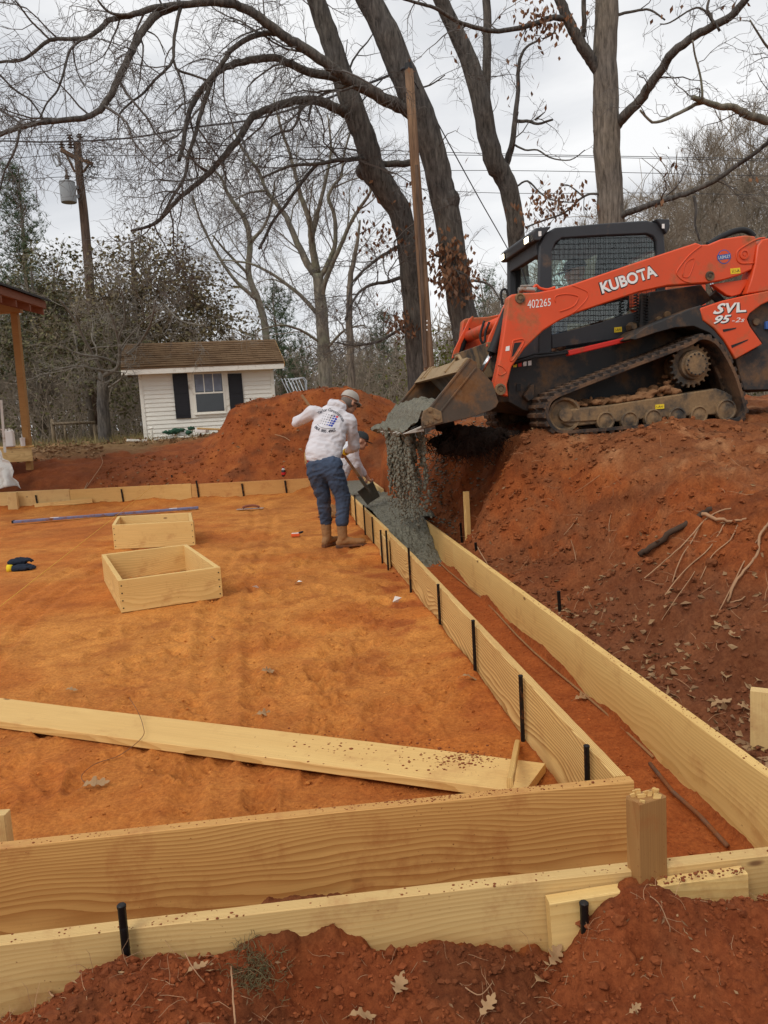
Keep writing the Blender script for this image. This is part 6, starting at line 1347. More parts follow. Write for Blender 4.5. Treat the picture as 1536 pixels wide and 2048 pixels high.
for pts, wd, y0, y1 in [([(1640, 290), (1580, 255), (1540, 242), (1500, 232), (1470, 216), (1440, 213), (1405, 202), (1385, 195)], (20, 9), 11, 10.4), ([(1440, 213), (1405, 204), (1375, 217), (1340, 235), (1305, 244), (1280, 220)], (9, 4), 10.6, 10.3), ([(1405, 200), (1402, 160), (1390, 110), (1385, 80)], (5, 3), 10.4, 10.2), ([(1640, 120), (1580, 110), (1540, 100), (1500, 40)], (8, 3), 11, 10.4)]:
    p, r = T.limb(pts, wd, y0, y1, n=8); T.spray(p, r, [1.0, .55, .3, .2], .38, k=.26, maxlv=2)
tE = T.finish('oak_tree', 'oak off the right edge, only its mossy limb and twigs reaching into the picture', 'big bare oaks', M['bark_oak'], M['bark_pale'], M['twig'], D(1660, 860, 11))
# the pale many-limbed tree right of the shed and its slimmer neighbours
T = Tree(6)
p, r = T.limb([(655, 850), (652, 790), (649, 720), (645, 650), (641, 600), (635, 548)], [32, 28, 26, 25, 23, 21], 20, 20, T.tr, 12)
for pts, wd in [([(635, 552), (624, 541), (608, 515), (595, 487), (573, 436), (558, 414), (533, 381), (515, 340), (480, 290), (462, 240)], (17, 3)), ([(635, 548), (626, 500), (622, 470), (619, 440), (602, 392), (595, 366), (580, 310), (560, 250), (548, 200)], (16, 3)), ([(622, 485), (632, 440), (639, 410), (650, 366), (662, 300), (655, 230)], (11, 3)), ([(640, 556), (660, 520), (671, 483), (669, 432), (657, 395), (668, 370), (682, 352), (690, 300), (715, 220)], (11, 3)), ([(642, 600), (653, 556), (675, 505), (697, 454), (720, 415), (740, 385), (752, 340), (745, 280)], (11, 3)), ([(645, 640), (610, 600), (575, 570), (530, 540), (490, 525), (440, 520)], (9, 3)), ([(533, 381), (500, 385), (470, 400)], (5, 2)), ([(648, 690), (600, 660), (560, 650), (520, 660)], (6, 3)), ([(652, 700), (690, 660), (730, 650)], (6, 3))]:
    p, r = T.limb(pts, wd, 20, 19.4+T.rg.uniform(-1, 1), n=7); T.spray(p, r, [1.7, .9, .5], .42, ang=(.4, .9), k=.16, upb=.25, rmin=.0042)
T.finish('bare_tree', 'pale grey tree with many rising limbs, right of the shed', None, M['bark_pale'], M['bark_pale'], M['twig_pale'], D(655, 850, 20))
T = Tree(7)
p, r = T.limb([(545, 850), (538, 740), (529, 650), (516, 600), (497, 549), (500, 483), (490, 440), (478, 421), (455, 385), (442, 355), (415, 330)], [17, 15, 14, 13, 12, 11, 10, 9, 7, 5, 3], 27, 26, T.tr, 9)
T.spray(p[10:], r[10:], [1.9, 1.0, .5], .38, ang=(.4, 1.0), k=.16, upb=.2, rmin=.0042)
for pts, wd in [([(500, 483), (530, 450), (545, 400), (550, 360)], (7, 3)), ([(516, 600), (470, 560), (430, 500), (400, 440), (385, 390)], (8, 3)), ([(497, 549), (450, 500), (425, 470)], (6, 3))]:
    p, r = T.limb(pts, wd, 26.4, 25.5, n=7); T.spray(p, r, [1.6, .9, .5], .42, k=.16, upb=.2, rmin=.0042)
T.finish('bare_tree', 'slim bare tree behind the right end of the shed roof', None, M['bark_pale'], M['bark_pale'], M['twig_pale'], D(545, 850, 27))
T = Tree(8)
p, r = T.limb([(704, 850), (702, 760), (700, 690), (698, 620), (700, 560), (712, 500), (720, 440)], [20, 17, 15, 13, 11, 8, 4], 19, 19, T.tr, 9)
T.spray(p[6:], r[6:], [1.6, .9, .5], .4, k=.2, rmin=.0042)
tt = T.finish('bare_tree', 'thin dark tree between the pale tree and the bare pole', None, M['bark_wood'], M['bark_wood'], M['twig'], D(704, 850, 19))
dead_leaves(tt, [p for p, d in T.tips if T.rg.random() < .06], n=1, ln=.12)
# small tree left of the shed: dark trunk, pale sprawling limbs, dense crown
T = Tree(9)
p, r = T.limb([(211, 895), (208, 840), (206, 790), (208, 745)], [27, 24, 23, 22], 22.5, 22.5, T.tr, 12)
for pts, wd in [([(208, 750), (235, 735), (240, 700), (233, 665), (222, 630), (205, 600)], (9, 3)), ([(237, 744), (187, 737), (150, 732), (110, 740)], (6, 2)), ([(238, 730), (205, 715), (158, 708), (120, 690)], (6, 2)), ([(240, 700), (262, 670), (290, 640), (330, 610)], (6, 2)), ([(210, 750), (180, 700), (150, 640), (120, 600)], (8, 3)), ([(240, 720), (275, 690), (300, 650), (310, 600)], (7, 3)), ([(236, 680), (250, 640), (245, 590), (230, 540)], (6, 2)), ([(218, 775), (240, 760), (248, 745)], (5, 3)), ([(290, 640), (280, 600), (262, 560)], (4, 2)), ([(330, 610), (360, 640), (400, 650)], (4, 2))]:
    p, r = T.limb(pts, wd, 22.2, 20.6, n=7); T.spray(p, r, [1.5, .8, .45], .42, k=.24, rmin=.0046)
T.finish('small_tree', 'small tree left of the shed, dark trunk and pale sprawling branches', None, M['bark_oak'], M['twig_pale'], M['twig_pale'], D(211, 895, 22.5))
def foliage_tree(name, label, cat, base, lobes, nleaf, ln, mat, seed, trunk_r, group=None, stem=True, twigm='twig_brown'):
    rg = random.Random(seed); t = thing(name, label, cat, base, group); base = Vector(base); mb = MB(); tw = MB(); trk = MB(); vol = [l[3]*l[4]*l[5] for l in lobes]; tot = sum(vol)
    top = max(l[2]+l[5]*.4 for l in lobes)
    trk.tube([base, Vector((base.x+rg.uniform(-.2, .2), base.y, (base.z+top)/2)), Vector((base.x+rg.uniform(-.4, .4), base.y, top))], [trunk_r, trunk_r*.75, trunk_r*.25], 8); trk.build('trunk', M['bark_wood'], t, smooth=True)
    for l, v in zip(lobes, vol):
        c = Vector(l[:3]); n = int(nleaf*v/tot); ncl = max(4, n//26)
        for k in range(ncl):
            d = Vector((rg.gauss(0, 1), rg.gauss(0, 1), rg.gauss(0, 1))).normalized()*(rg.random()**.45); q = c+Vector((d.x*l[3], d.y*l[4], d.z*l[5]))
            tw.tube([c+(q-c)*.2, c.lerp(q, .6)+Vector((0, 0, .1)), q], [.016, .012, .006], 3, False)
            for z in range(6): tw.tube(wander(q, d+Vector((rg.gauss(0, .6), rg.gauss(0, .6), rg.gauss(0, .6))), .5, 3, .35, 0, rg), [.008, .007, .005, .003], 3, False)
            for j in range(26):
                p = q+Vector((rg.gauss(0, .22), rg.gauss(0, .22), rg.gauss(0, .2)))*(ln/.12)**.5; leafquad(mb, p, Vector((rg.gauss(0, 1), rg.gauss(0, 1), rg.gauss(.1, .7))), ln*rg.uniform(.6, 1.3), ln*.3, rg)
    mb.build('crown', mat, t, kind='stuff'); tw.build('twigs', M[twigm], t, kind='stuff'); return t
def lob(px, py, Y, rx, ry, rz): p = D(px, py, Y); return (p.x, p.y, p.z, rx, ry, rz)
foliage_tree('evergreen_tree', 'broad dark olive evergreen tree left behind the shed roof', 'tree', D(300, 880, 27), [lob(300, 570, 27, 2.2, 1.8, 1.6), lob(220, 600, 27, 1.7, 1.6, 1.5), lob(380, 600, 27, 1.7, 1.6, 1.3), lob(300, 660, 27, 2.8, 1.8, 1.4), lob(180, 690, 26.5, 1.6, 1.5, 1.3), lob(310, 500, 27, .9, .9, .8), lob(430, 660, 27, 1.5, 1.4, 1.0)], 8500, .15, M['olive'], 3, .2)
foliage_tree('evergreen_tree', 'dark evergreen shrub tree crowding the trunk left of the shed', 'tree', D(190, 880, 25), [lob(165, 720, 25, 1.1, 1.1, 1.0), lob(230, 760, 25, .9, 1, 1.0), lob(120, 690, 25.5, 1.0, 1, 1.0), lob(225, 690, 25, 1.0, 1, .9)], 3000, .14, M['evergreen'], 4, .12)
foliage_tree('evergreen_tree', 'dark evergreen under the utility pole at the left', 'tree', D(90, 870, 30), [lob(60, 600, 30, 1.7, 1.5, 1.6), lob(110, 560, 30, 1.4, 1.4, 1.4), lob(50, 690, 30, 1.6, 1.4, 1.5), lob(120, 650, 30, 1.6, 1.4, 1.4)], 3600, .16, M['evergreen'], 5, .15)
def pine(name, label, base, h, seed, nb=46, spread=.32, start=.25):
    rg = random.Random(seed); t = thing(name, label, 'tree', base); b = Vector(base); trk = MB(); tw = MB(); nd = MB()
    trk.tube([b, b+Vector((rg.gauss(0, .1), 0, h*.5)), b+Vector((rg.gauss(0, .2), 0, h))], [h*.018, h*.012, .02], 8); trk.build('trunk', M['bark_wood'], t, smooth=True)
    for k in range(nb):
        f = start+(1-start)*(k+rg.random())/nb; L_ = h*spread*(1-f)**.75*rg.uniform(.7, 1.15)+.35; a = k*2.4+rg.gauss(0, .3); p = b+Vector((0, 0, h*f)); d = Vector((math.cos(a), math.sin(a), .25+.5*f)); pp = wander(p, d, L_, 6, .12, -.04, rg); tw.tube(pp, [.02*(1-.7*i/6) for i in range(7)], 3, False)
        for j in range(1, 7):
            for m in range(int(2+L_*1.6)):
                q = pp[j]+Vector((rg.gauss(0, .16), rg.gauss(0, .16), rg.gauss(0, .14)))*(1+.4*L_/2); dd = Vector((rg.gauss(0, .6), rg.gauss(0, .6), rg.uniform(.2, 1.2)))
                for z in range(9): e = (dd.normalized()+perp(dd.normalized(), rg)*.75).normalized(); s_ = perp(e, rg)*.010; nd.add([q-s_, q+s_, q+e*rg.uniform(.2, .34)], [(0, 1, 2)])
    tw.build('branches', M['bark_wood'], t, kind='stuff'); nd.build('crown', M['pine'], t, kind='stuff'); return t
pine('pine_tree', 'tall green pine at the left edge behind the utility pole', D(85, 860, 36), 36/FPX*(860-365), 3, 110, .24, .2)
pine('pine_tree', 'green pine at the far left edge, cut by the frame', D(-15, 860, 38), 38/FPX*(860-400), 4, 70, .24, .2)
pine('pine_tree', 'small pine behind the slim bare tree, right of the shed roof', D(575, 860, 34), 34/FPX*(860-590), 5, 44, .28, .2)
pine('pine_tree', 'small pine seen between the leaning oaks and the loader', D(985, 840, 40), 40/FPX*(840-560), 6, 30, .22, .3)
pine('pine_tree', 'small pine low between the pale tree and the bare pole', D(775, 850, 38), 38/FPX*(850-640), 7, 36, .26, .2)
# bare woodland beyond: a few built trees, then copies of trunk and crown
protos = []
for s in range(5):
    T = Tree(20+s); rg = T.rg; h = rg.uniform(8, 12); T.h = h*1.1; tr = wander(Vector((0, 0, -.5)), Vector((0, 0, 1)), h, 10, .07, -.05, rg); rad = [.15*(1-.085*i) for i in range(11)]; T.tr.tube(tr, rad, 7)
    T.spray(tr, rad, [2.6, 1.3, .7, .35], .37, ang=(.4, .95), k=.17, start=.18, upb=.3, maxlv=2, rmin=.0075)
    protos.append(('bare_tree', T))
wl = ['slender bare woodland tree in the brown wood beyond the yard', 'bare woodland tree with a bushy brown crown in the far wood', 'bare woodland tree with rising limbs in the far wood', 'twiggy bare woodland tree in the far wood', 'tall thin bare woodland tree in the far wood']
def wood_top(px): return float(np.interp(px, [-200, 60, 200, 330, 460, 600, 760, 900, 960, 1050, 1300, 1380, 1500, 1700], [560, 560, 560, 600, 660, 690, 690, 650, 640, 610, 440, 375, 345, 340]))
pos = []; rg = random.Random(77)
for k in range(120):
    Y = rg.uniform(25, 58)
    px = rg.uniform(-140, 1000) if rg.random() < .72 else rg.uniform(1000, 1680)
    if Y < 29 and 230 < px < 620: Y += 9
    pos.append((px, Y))
woods = []
for k, (px, Y) in enumerate(pos):
    s = k % 5; nm, T = protos[s]; x = (px-768)/FPX*Y; z = gz(x, Y); sc_ = ((860-wood_top(px))/FPX*Y)/T.h*rg.uniform(.7, 1.08)
    mwt = Matrix.Translation((x, Y, z)) @ Matrix.Rotation(rg.uniform(0, 6.28), 4, 'Z') @ Matrix.Scale(sc_, 4)
    if k < 5:
        t = bpy.data.objects.new(nm, None); COL.objects.link(t); tag(t, wl[s], 'tree', 'bare trees in the far wood, kind %s' % ('one', 'two', 'three', 'four', 'five')[s])
        T.tr.build('trunk', M['bark_wood'], None, smooth=True).parent = t
        if T.br.v: T.br.build('branches', M['bark_wood'], None, smooth=True).parent = t
        T.tw.build('twigs', M['twig_brown'], None, kind='stuff').parent = t
        t.matrix_basis = mwt; woods.append(t)
    else: copy_tree(woods[s], mwt)
# undergrowth at the wood's edge and the mass of wood beyond
mb = MB(); lf = MB(); rg = random.Random(9)
for k in range(2800):
    Y = rg.uniform(23.5, 46); px = rg.uniform(-200, 1720); x = (px-768)/FPX*Y
    if Y < 27 and 200 < px < 640: continue
    if px > 980 and Y < 26: continue
    z = gz(x, Y) if k % 8 == 0 or k < 8 else z
    h = rg.uniform(.7, 3.0) if px < 1000 else rg.uniform(.8, 4); d = Vector((rg.gauss(0, .25), rg.gauss(0, .25), 1)); pp = wander(Vector((x, Y, z)), d, h, 5, .2, 0, rg); mb.tube(pp, [.014, .013, .012, .010, .007, .004], 3, False)
    for j in range(2, 6):
        for m in range(2): mb.tube(wander(pp[j], Vector((rg.gauss(0, 1), rg.gauss(0, 1), .6)), h*.22, 2, .3, 0, rg), [.006, .005, .003], 3, False)
    if rg.random() < .42:
        for j in range(14): q = pp[rg.randint(1, 5)]+Vector((rg.gauss(0, .15), rg.gauss(0, .15), rg.gauss(0, .12))); leafquad(lf, q, Vector((rg.gauss(0, 1), rg.gauss(0, 1), rg.gauss(0, .5))), rg.uniform(.08, .16), .035, rg)
tag(mb.build('undergrowth', M['twig_brown'], kind='stuff'), 'tangle of bare brown stems at the edge of the wood', 'undergrowth'); tag(lf.build('brush_leaves', M['brush'], kind='stuff'), 'sparse yellow green leaves in the brush below the wood', 'brush')
mb = MB()
for k in range(1300):
    Y = rg.uniform(58, 95); px = rg.uniform(-500, 2050); x = (px-768)/FPX*Y; h = (855-wood_top(px))/FPX*Y*rg.uniform(.45, .95); pp = wander(Vector((x, Y, 1.0)), Vector((rg.gauss(0, .1), 0, 1)), h, 5, .13, 0, rg); r0 = rg.uniform(.05, .13); mb.tube(pp, [r0, r0*.8, r0*.6, r0*.45, r0*.3, .02], 3, False)
    for j in range(1, 6):
        for m in range(3): mb.tube(wander(pp[j], Vector((rg.gauss(0, 1), rg.gauss(0, .6), .7)), h*.25, 2, .3, 0, rg), [.05, .04, .02], 3, False)
tag(mb.build('far_wood', M['twig_brown'], kind='stuff'), 'far brown wood of bare trees closing the view', 'wood')
# green shoots by the bucket
mb = MB()
for k in range(700): q = D(rg.gauss(885, 45), rg.gauss(735, 32), rg.uniform(15, 17)); leafquad(mb, q, Vector((rg.gauss(0, 1), rg.gauss(0, 1), rg.gauss(.3, .6))), rg.uniform(.05, .10), .026, rg)
for k in range(40): q = D(rg.gauss(885, 45), 775, 16); mb.tube(wander(q, Vector((rg.gauss(0, .3), 0, 1)), .9, 4, .2, 0, rg), [.008, .007, .006, .004, .002], 3, False)
tag(mb.build('sapling_leaves', leaf_mat('fresh_leaf', (.16, .17, .03), (.10, .115, .03)), kind='stuff'), 'yellow green privet shoots behind the bucket', 'shoots')

# ------------------------------------------------------------------ poles and wires
M['pole_wood'] = bark('pole_wood', (.24, .15, .095), .3, (20, 20, 1.2)); M['pole_rust'] = bark('pole_rust', (.125, .088, .068), .4, (20, 20, 1.0)); M['grey_paint'] = pm('grey_enamel', (.30, .325, .34), .4, 0, .08, 5, .05); M['ceramic'] = pm('dark_ceramic', (.10, .075, .06), .25, 0, .1, 8, 0); M['wire'] = pm('wire', (.055, .055, .06), .6, 0, .1, 8, 0); M['galv'] = pm('galvanised', (.40, .42, .44), .4, .7, .12, 10, .05)
pt = thing('bare_pole', 'tall bare brown pole with a dark cap in front of the leaning oaks', 'pole', D(866, 850, 12.2))
mb = MB(); P_ = [D(*p, 12.2) for p in ((866, 850), (858, 735), (842, 500), (828, 300), (818, 140))]; mb.tube(P_, [.088, .083, .080, .073, .064], 16); mb.build('shaft', M['pole_wood'], pt, smooth=True)
mb = MB(); a = D(818, 140, 12.2); b_ = D(816.5, 127, 12.2); mb.tube([a, b_], [.066, .055], 14); mb.build('pole_cap', M['black'], pt)
mb = MB(); mb.bar(D(851, 735, 12.1), D(833, 330, 12.1), .05, .03); mb.build('rusty_strip', M['pole_rust'], pt)
mb = MB()
for y in (680, 688, 698): mb.lathe(D(854, y-38, 12.08), Vector((0, -1, 0)), [(.012, 0), (.012, .012), (.006, .014)], 8)
mb.build('tags', M['white_paint'], pt, kind='stuff')
up_ = thing('utility_pole', 'brown utility pole at the left carrying a grey transformer and insulators', 'utility pole', D(186, 800, 27))
UY = 27; mb = MB(); P_ = [D(*p, UY) for p in ((190, 850), (183, 620), (176, 520), (167, 420), (160, 360), (154, 286))]; mb.tube(P_, [.17, .155, .15, .14, .13, .12], 14); mb.build('shaft', M['pole_rust'], up_, smooth=True)
def zu(x, y, Y=UY): return D(60+x/7.68, 260+y/7.68, Y)
mb = MB(); mb.bar(zu(470, 300, 26.7), zu(720, 440, 27), .1, .12); mb.build('cross_arm', M['pole_wood'], up_); mb = MB(); mb.bar(zu(560, 380, 26.8), zu(690, 650, 27), .06, .05); mb.build('arm_brace', M['pole_wood'], up_)
mb = MB(); mb.bar(zu(700, 420), zu(960, 520, 26.8), .1, .11); mb.build('cross_arm', M['pole_wood'], up_); mb = MB(); mb.bar(zu(920, 500, 26.8), zu(820, 650), .06, .05); mb.build('arm_brace', M['pole_wood'], up_)
for (x, y) in ((490, 290), (620, 190), (630, 290), (775, 180)):
    c = zu(x, y, 26.85); mb = MB(); mb.lathe(c, UP, [(.02, 0), (.03, .02), (.10, .04), (.04, .08), (.04, .11), (.11, .13), (.04, .17), (.04, .2), (.09, .22), (.03, .26), (.0, .27)], 12); mb.build('insulator', M['ceramic'], up_, auto=40)
c = zu(600, 1115, 26.5); mb = MB(); hh = (zu(600, 800, 26.5)-c).length; mb.lathe(c, UP, [(.0, 0), (.24, .0), (.25, .03), (.25, hh-.05), (.235, hh-.04), (.255, hh-.03), (.255, hh), (.2, hh+.03), (0, hh+.04)], 24); tf = mb.build('transformer', M['grey_paint'], up_, auto=40)
mb = MB(); mb.lathe(zu(575, 790, 26.5), UP, [(.07, 0), (.09, .03), (.06, .06), (.085, .1), (.055, .13), (.075, .17), (.04, .22), (.04, .36), (.0, .4)], 12); mb.build('bushing', M['ceramic'], tf, auto=40)
mb = MB(); mb.bar(zu(680, 880, 26.6), zu(760, 880), .08, .1); mb.bar(zu(690, 1030, 26.6), zu(770, 1010), .08, .1); mb.build('bracket', M['galv'], tf)
mb = MB(); mb.tube([zu(430, 350, 26.6), zu(465, 530, 26.6)], .055, 10); mb.tube([zu(340, 400, 26.6), zu(410, 560, 26.6)], .025, 8); mb.bar(zu(330, 390, 26.6), zu(440, 350, 26.6), .05, .05); mb.bar(zu(400, 555, 26.6), zu(470, 530, 26.6), .05, .05); mb.build('fuse_cutout', M['grey_paint'], up_)
mb = MB()
for P_ in ([(450, 545), (520, 600), (560, 680)], [(940, 540), (900, 650), (840, 760), (780, 900)], [(480, 440), (600, 450), (700, 440)]): mb.tube([zu(*q, 26.6) for q in P_], .012, 4)
mb.build('jumper_wires', M['wire'], up_, kind='stuff')
mb = MB(); q0 = zu(900, 420, 26.8)
for k in range(220):
    q = q0+Vector((rg.gauss(0, .3), rg.gauss(0, .12), rg.gauss(-.1, .32))); mb.tube(wander(q, perp(UP, rg)+Vector((0, 0, rg.gauss(0, .5))), rg.uniform(.2, .6), 3, .4, 0, rg), [.010, .008, .006, .004], 3, False)
tag(mb.build('dead_vine', M['twig'], kind='stuff'), 'tangle of dead vine on the right arm of the utility pole', 'vine')
def wire(pts, Y0, Y1, r, label):
    n = len(pts); q = smoothpts([tuple(D(p[0], p[1], Y0+(Y1-Y0)*i/(n-1))) for i, p in enumerate(pts)], 8, False); mb = MB(); mb.tube(q, r, 5); tag(mb.build('power_line', M['wire'], smooth=True), label, 'wire')
wire([(-120, 284), (0, 282), (100, 284), (250, 277), (380, 256), (500, 240), (620, 208), (700, 180), (768, 155), (790, 140), (800, 60), (812, -40)][:9]+[(817, 132)], 24, 12.2, .022, 'thick service cable sagging from the left edge to the top of the bare pole')
wire([(-100, 283), (60, 275), (140, 272), (400, 285), (900, 305), (1536, 318), (1800, 325)], 26, 30, .012, 'highest thin power line running right across behind the trees')
wire([(-100, 325), (60, 314), (140, 310), (400, 312), (900, 310), (1536, 322), (1800, 330)], 26, 30, .011, 'second thin power line, at the level of the pole\'s cross arm')
wire([(-100, 368), (60, 358), (160, 354), (400, 362), (900, 341), (1536, 352), (1800, 360)], 26, 30, .011, 'third thin power line, passing the top of the transformer')
wire([(-100, 300), (160, 290), (500, 330), (900, 382), (1300, 386), (1536, 390), (1800, 395)], 27, 30, .010, 'lowest thin power line, crossing behind the upright oak')
wire([(820, 150), (850, 200), (905, 300), (960, 400), (1000, 470), (1050, 560)], 12.2, 16, .010, 'slanting guy wire running down right from the bare pole')
wire([(768, 155), (700, 230), (640, 310), (560, 390), (420, 470), (300, 540)], 12.4, 20, .010, 'thin slanting line running down left from the bare pole through the branches')

# ------------------------------------------------------------------ shed
SY = 21.5
M['vinyl'] = pm('white_siding', (.84, .815, .73), .5, 0, .03, 1.5, 0); M['trim'] = pm('white_trim', (.82, .79, .70), .55, 0, .06, 4, .05, 30, .15, 3, (.45, .38, .28)); M['shutter'] = pm('black_shutter', (.018, .018, .022), .5, 0, .15, 10, .05)
def shing():
    t = NT('brown_shingles'); oi = t.n('ShaderNodeNewGeometry'); n = t.noise(t.tc.outputs['Object'], 3, 6); c = t.mix(oi.outputs['Random Per Island'], (.13, .078, .042), (.165, .10, .054)); c = t.mix(t.ramp(n, .4, .65), c, (.19, .12, .066)); c = t.mix(t.ramp(t.noise(t.tc.outputs['Object'], 300, 2), .3, .7), t.mix(1, c, (.7, .7, .7), 'MULTIPLY'), c); return t.done(c, .95, spec=.1)
M['shingle'] = shing(); M['window_glass'] = pm('dark_window_glass', (.03, .035, .04), .06, 0, .2, 4, 0, spec=.6)
M['curtain'] = cloth('dusty_curtain', (.20, .22, .27), .4, 6)
sA, sB = D(290, 888, SY), D(556, 876, SY+.95); zb_ = min(sA.z, sB.z)-.25; sx = (sB-sA); sx.z = 0; SL = sx.length; sx.normalize(); sy_ = Vector((-sx.y, sx.x, 0)); sA.z = zb_; SH = D(290, 742, SY).z-zb_; SDp = 2.5
shed = thing('shed', 'small white clapboard shed with brown shingle roof and black shutters', 'shed', sA)
def sp(u, v, z): return sA+sx*u+sy_*v+Vector((0, 0, z))
def sbox(name, u0, u1, v0, v1, z0, z1, mat, parent=None, bevel=.004):
    mb = MB(); mb.prism([sp(u0, v0, z0), sp(u1, v0, z0), sp(u1, v1, z0), sp(u0, v1, z0)], [sp(u0, v0, z1), sp(u1, v0, z1), sp(u1, v1, z1), sp(u0, v1, z1)]); return mb.build(name, mat, parent or shed, bevel=bevel, auto=30)
wall = sbox('wall', 0, SL, .03, SDp, 0, SH, M['trim'])
def su(px): q = PPL(px, 800, sA, sy_); return (q-sA).dot(sx)
def szv(px, py): return PPL(px, py, sA, sy_).z-zb_
wl_, wr_ = su(392), su(447); wt, wb = szv(420, 748), szv(420, 823); tl, tr_ = su(376), su(461)
pitch_ = .118; nrow = int(SH/pitch_)
for i in range(nrow):
    z0 = .02+i*pitch_; z1 = min(z0+pitch_+.012, SH-.02)
    spans = [(.06, SL-.06)] if z0 < wb-.17 else [(.06, tl-.01), (tr_+.01, SL-.06)]
    for u0, u1 in spans:
        mb = MB(); mb.prism([sp(u0, -.016, z0), sp(u1, -.016, z0), sp(u1, .028, z0), sp(u0, .028, z0)], [sp(u0, .006, z1), sp(u1, .006, z1), sp(u1, .028, z1), sp(u0, .028, z1)]); mb.build('siding_board', M['vinyl'], wall)
for u in (0, SL-.075): sbox('corner_trim', u-.01, u+.085, -.028, .05, 0, SH, M['trim'], wall)
for u in (-.0,):
    for i in range(nrow):
        z0 = .02+i*pitch_; z1 = z0+pitch_+.012
        mb = MB(); mb.prism([sp(SL+.018, .06, z0), sp(SL+.018, SDp, z0), sp(SL, SDp, z0), sp(SL, .06, z0)], [sp(SL+.002, .06, z1), sp(SL+.002, SDp, z1), sp(SL, SDp, z1), sp(SL, .06, z1)]); mb.build('siding_board', M['vinyl'], wall)
fr = sbox('window_frame', tl, tr_, -.035, .03, wb-.16, SH-.02, M['trim'])
win = sbox('window', wl_-.05, wr_+.05, -.06, -.03, wb-.05, wt+.05, M['trim'], shed)
for nm, z0, z1 in (('upper', (wt+wb)/2+.015, wt), ('lower', wb, (wt+wb)/2-.02)): sbox('pane', wl_, wr_, -.066, -.058, z0, z1, M['window_glass'], win)
sbox('curtain', wl_+.02, wr_-.02, -.069, -.0665, (wt+wb)/2+.05, wt-.01, M['curtain'], win)
for k in (1, 2): u = wl_+(wr_-wl_)*k/3; sbox('muntin', u-.012, u+.012, -.078, -.064, (wt+wb)/2, wt, M['trim'], win)
sbox('sash_rail', wl_, wr_, -.08, -.06, (wt+wb)/2-.025, (wt+wb)/2+.02, M['trim'], win); sbox('window_sill', wl_-.07, wr_+.07, -.085, -.03, wb-.08, wb-.045, M['trim'], win)
for a, b_ in ((349, 379), (459, 487)):
    u0, u1 = su(a), su(b_); z0, z1 = szv((a+b_)/2, 837), szv((a+b_)/2, 747); sh_ = sbox('shutter', u0, u1, -.05, -.018, z0, z1, M['shutter'])
    for f0, f1 in ((.06, .5), (.55, .95)): sbox('shutter_panel', u0+.05, u1-.05, -.058, -.048, z0+(z1-z0)*f0, z0+(z1-z0)*f1, M['shutter'], sh_)
rise = D(290, 683, SY+1.2).z-zb_-SH-.16; oh_ = .35; e_u0, e_u1 = -.42, SL+.28
sbox('fascia', e_u0, e_u1, -oh_-.02, -oh_+.015, SH-.11, SH+.08, M['trim']); sbox('soffit', e_u0, e_u1, -oh_+.02, 0.025, SH-.03, SH-.01, M['trim'])
ridge_v = SDp/2; run = ridge_v+oh_
mb = MB(); zt = SH+.10
mb.prism([sp(e_u0, -oh_-.03, zt-.02), sp(e_u0, ridge_v, zt+rise), sp(e_u0, SDp+oh_, zt-.02), sp(e_u0, SDp+oh_, zt-.07), sp(e_u0, ridge_v, zt+rise-.06), sp(e_u0, -oh_-.03, zt-.07)], [sp(e_u1, -oh_-.03, zt-.02), sp(e_u1, ridge_v, zt+rise), sp(e_u1, SDp+oh_, zt-.02), sp(e_u1, SDp+oh_, zt-.07), sp(e_u1, ridge_v, zt+rise-.06), sp(e_u1, -oh_-.03, zt-.07)]); roof = mb.build('roof', M['shingle'], shed)
mb = MB(); mb.prism([sp(SL, .03, SH), sp(SL, SDp, SH), sp(SL, ridge_v, zt+rise-.08)], [sp(SL-.06, .03, SH), sp(SL-.06, SDp, SH), sp(SL-.06, ridge_v, zt+rise-.08)]); mb.prism([sp(0, .03, SH), sp(0, SDp, SH), sp(0, ridge_v, zt+rise-.08)], [sp(.06, .03, SH), sp(.06, SDp, SH), sp(.06, ridge_v, zt+rise-.08)]); mb.build('gable', M['trim'], shed)
mb = MB(); mb.prism([sp(e_u1+.003, -oh_-.03, zt-.03), sp(e_u1+.003, ridge_v, zt+rise-.01), sp(e_u1+.003, ridge_v, zt+rise-.14), sp(e_u1+.003, -oh_-.03, zt-.15)], [sp(e_u1+.025, -oh_-.03, zt-.03), sp(e_u1+.025, ridge_v, zt+rise-.01), sp(e_u1+.025, ridge_v, zt+rise-.14), sp(e_u1+.025, -oh_-.03, zt-.15)]); mb.build('barge_board', M['wood_post'], roof)
mb = MB(); nc = 11; slope = math.hypot(run, rise); nn = Vector((0, 0, 0))
dirv = (sp(0, ridge_v, zt+rise)-sp(0, -oh_-.03, zt-.02)); dirv_n = dirv.normalized(); nv_ = sx.cross(dirv_n); base_ = sp(0, -oh_-.03, zt-.02)
for c in range(nc):
    u = e_u0-(.15 if c % 2 else 0)
    while u < e_u1:
        wv_ = .30; u0, u1 = max(e_u0, u), min(e_u1, u+wv_-.008); u += wv_
        if u1-u0 < .03: continue
        s0 = dirv.length*c/nc-.006+rg.uniform(0, .006); s1 = dirv.length*(c+1.15)/nc; lift = .02+rg.uniform(0, .007)
        if c == nc-1: s1 = dirv.length
        A_ = [base_+sx*u0+dirv_n*s0+nv_*lift, base_+sx*u1+dirv_n*s0+nv_*lift, base_+sx*u1+dirv_n*s1+nv_*.006, base_+sx*u0+dirv_n*s1+nv_*.006]; B_ = [p-nv_*.012 for p in A_]; mb.prism(A_, B_)
mb.build('shingles', M['shingle'], roof, kind='stuff')
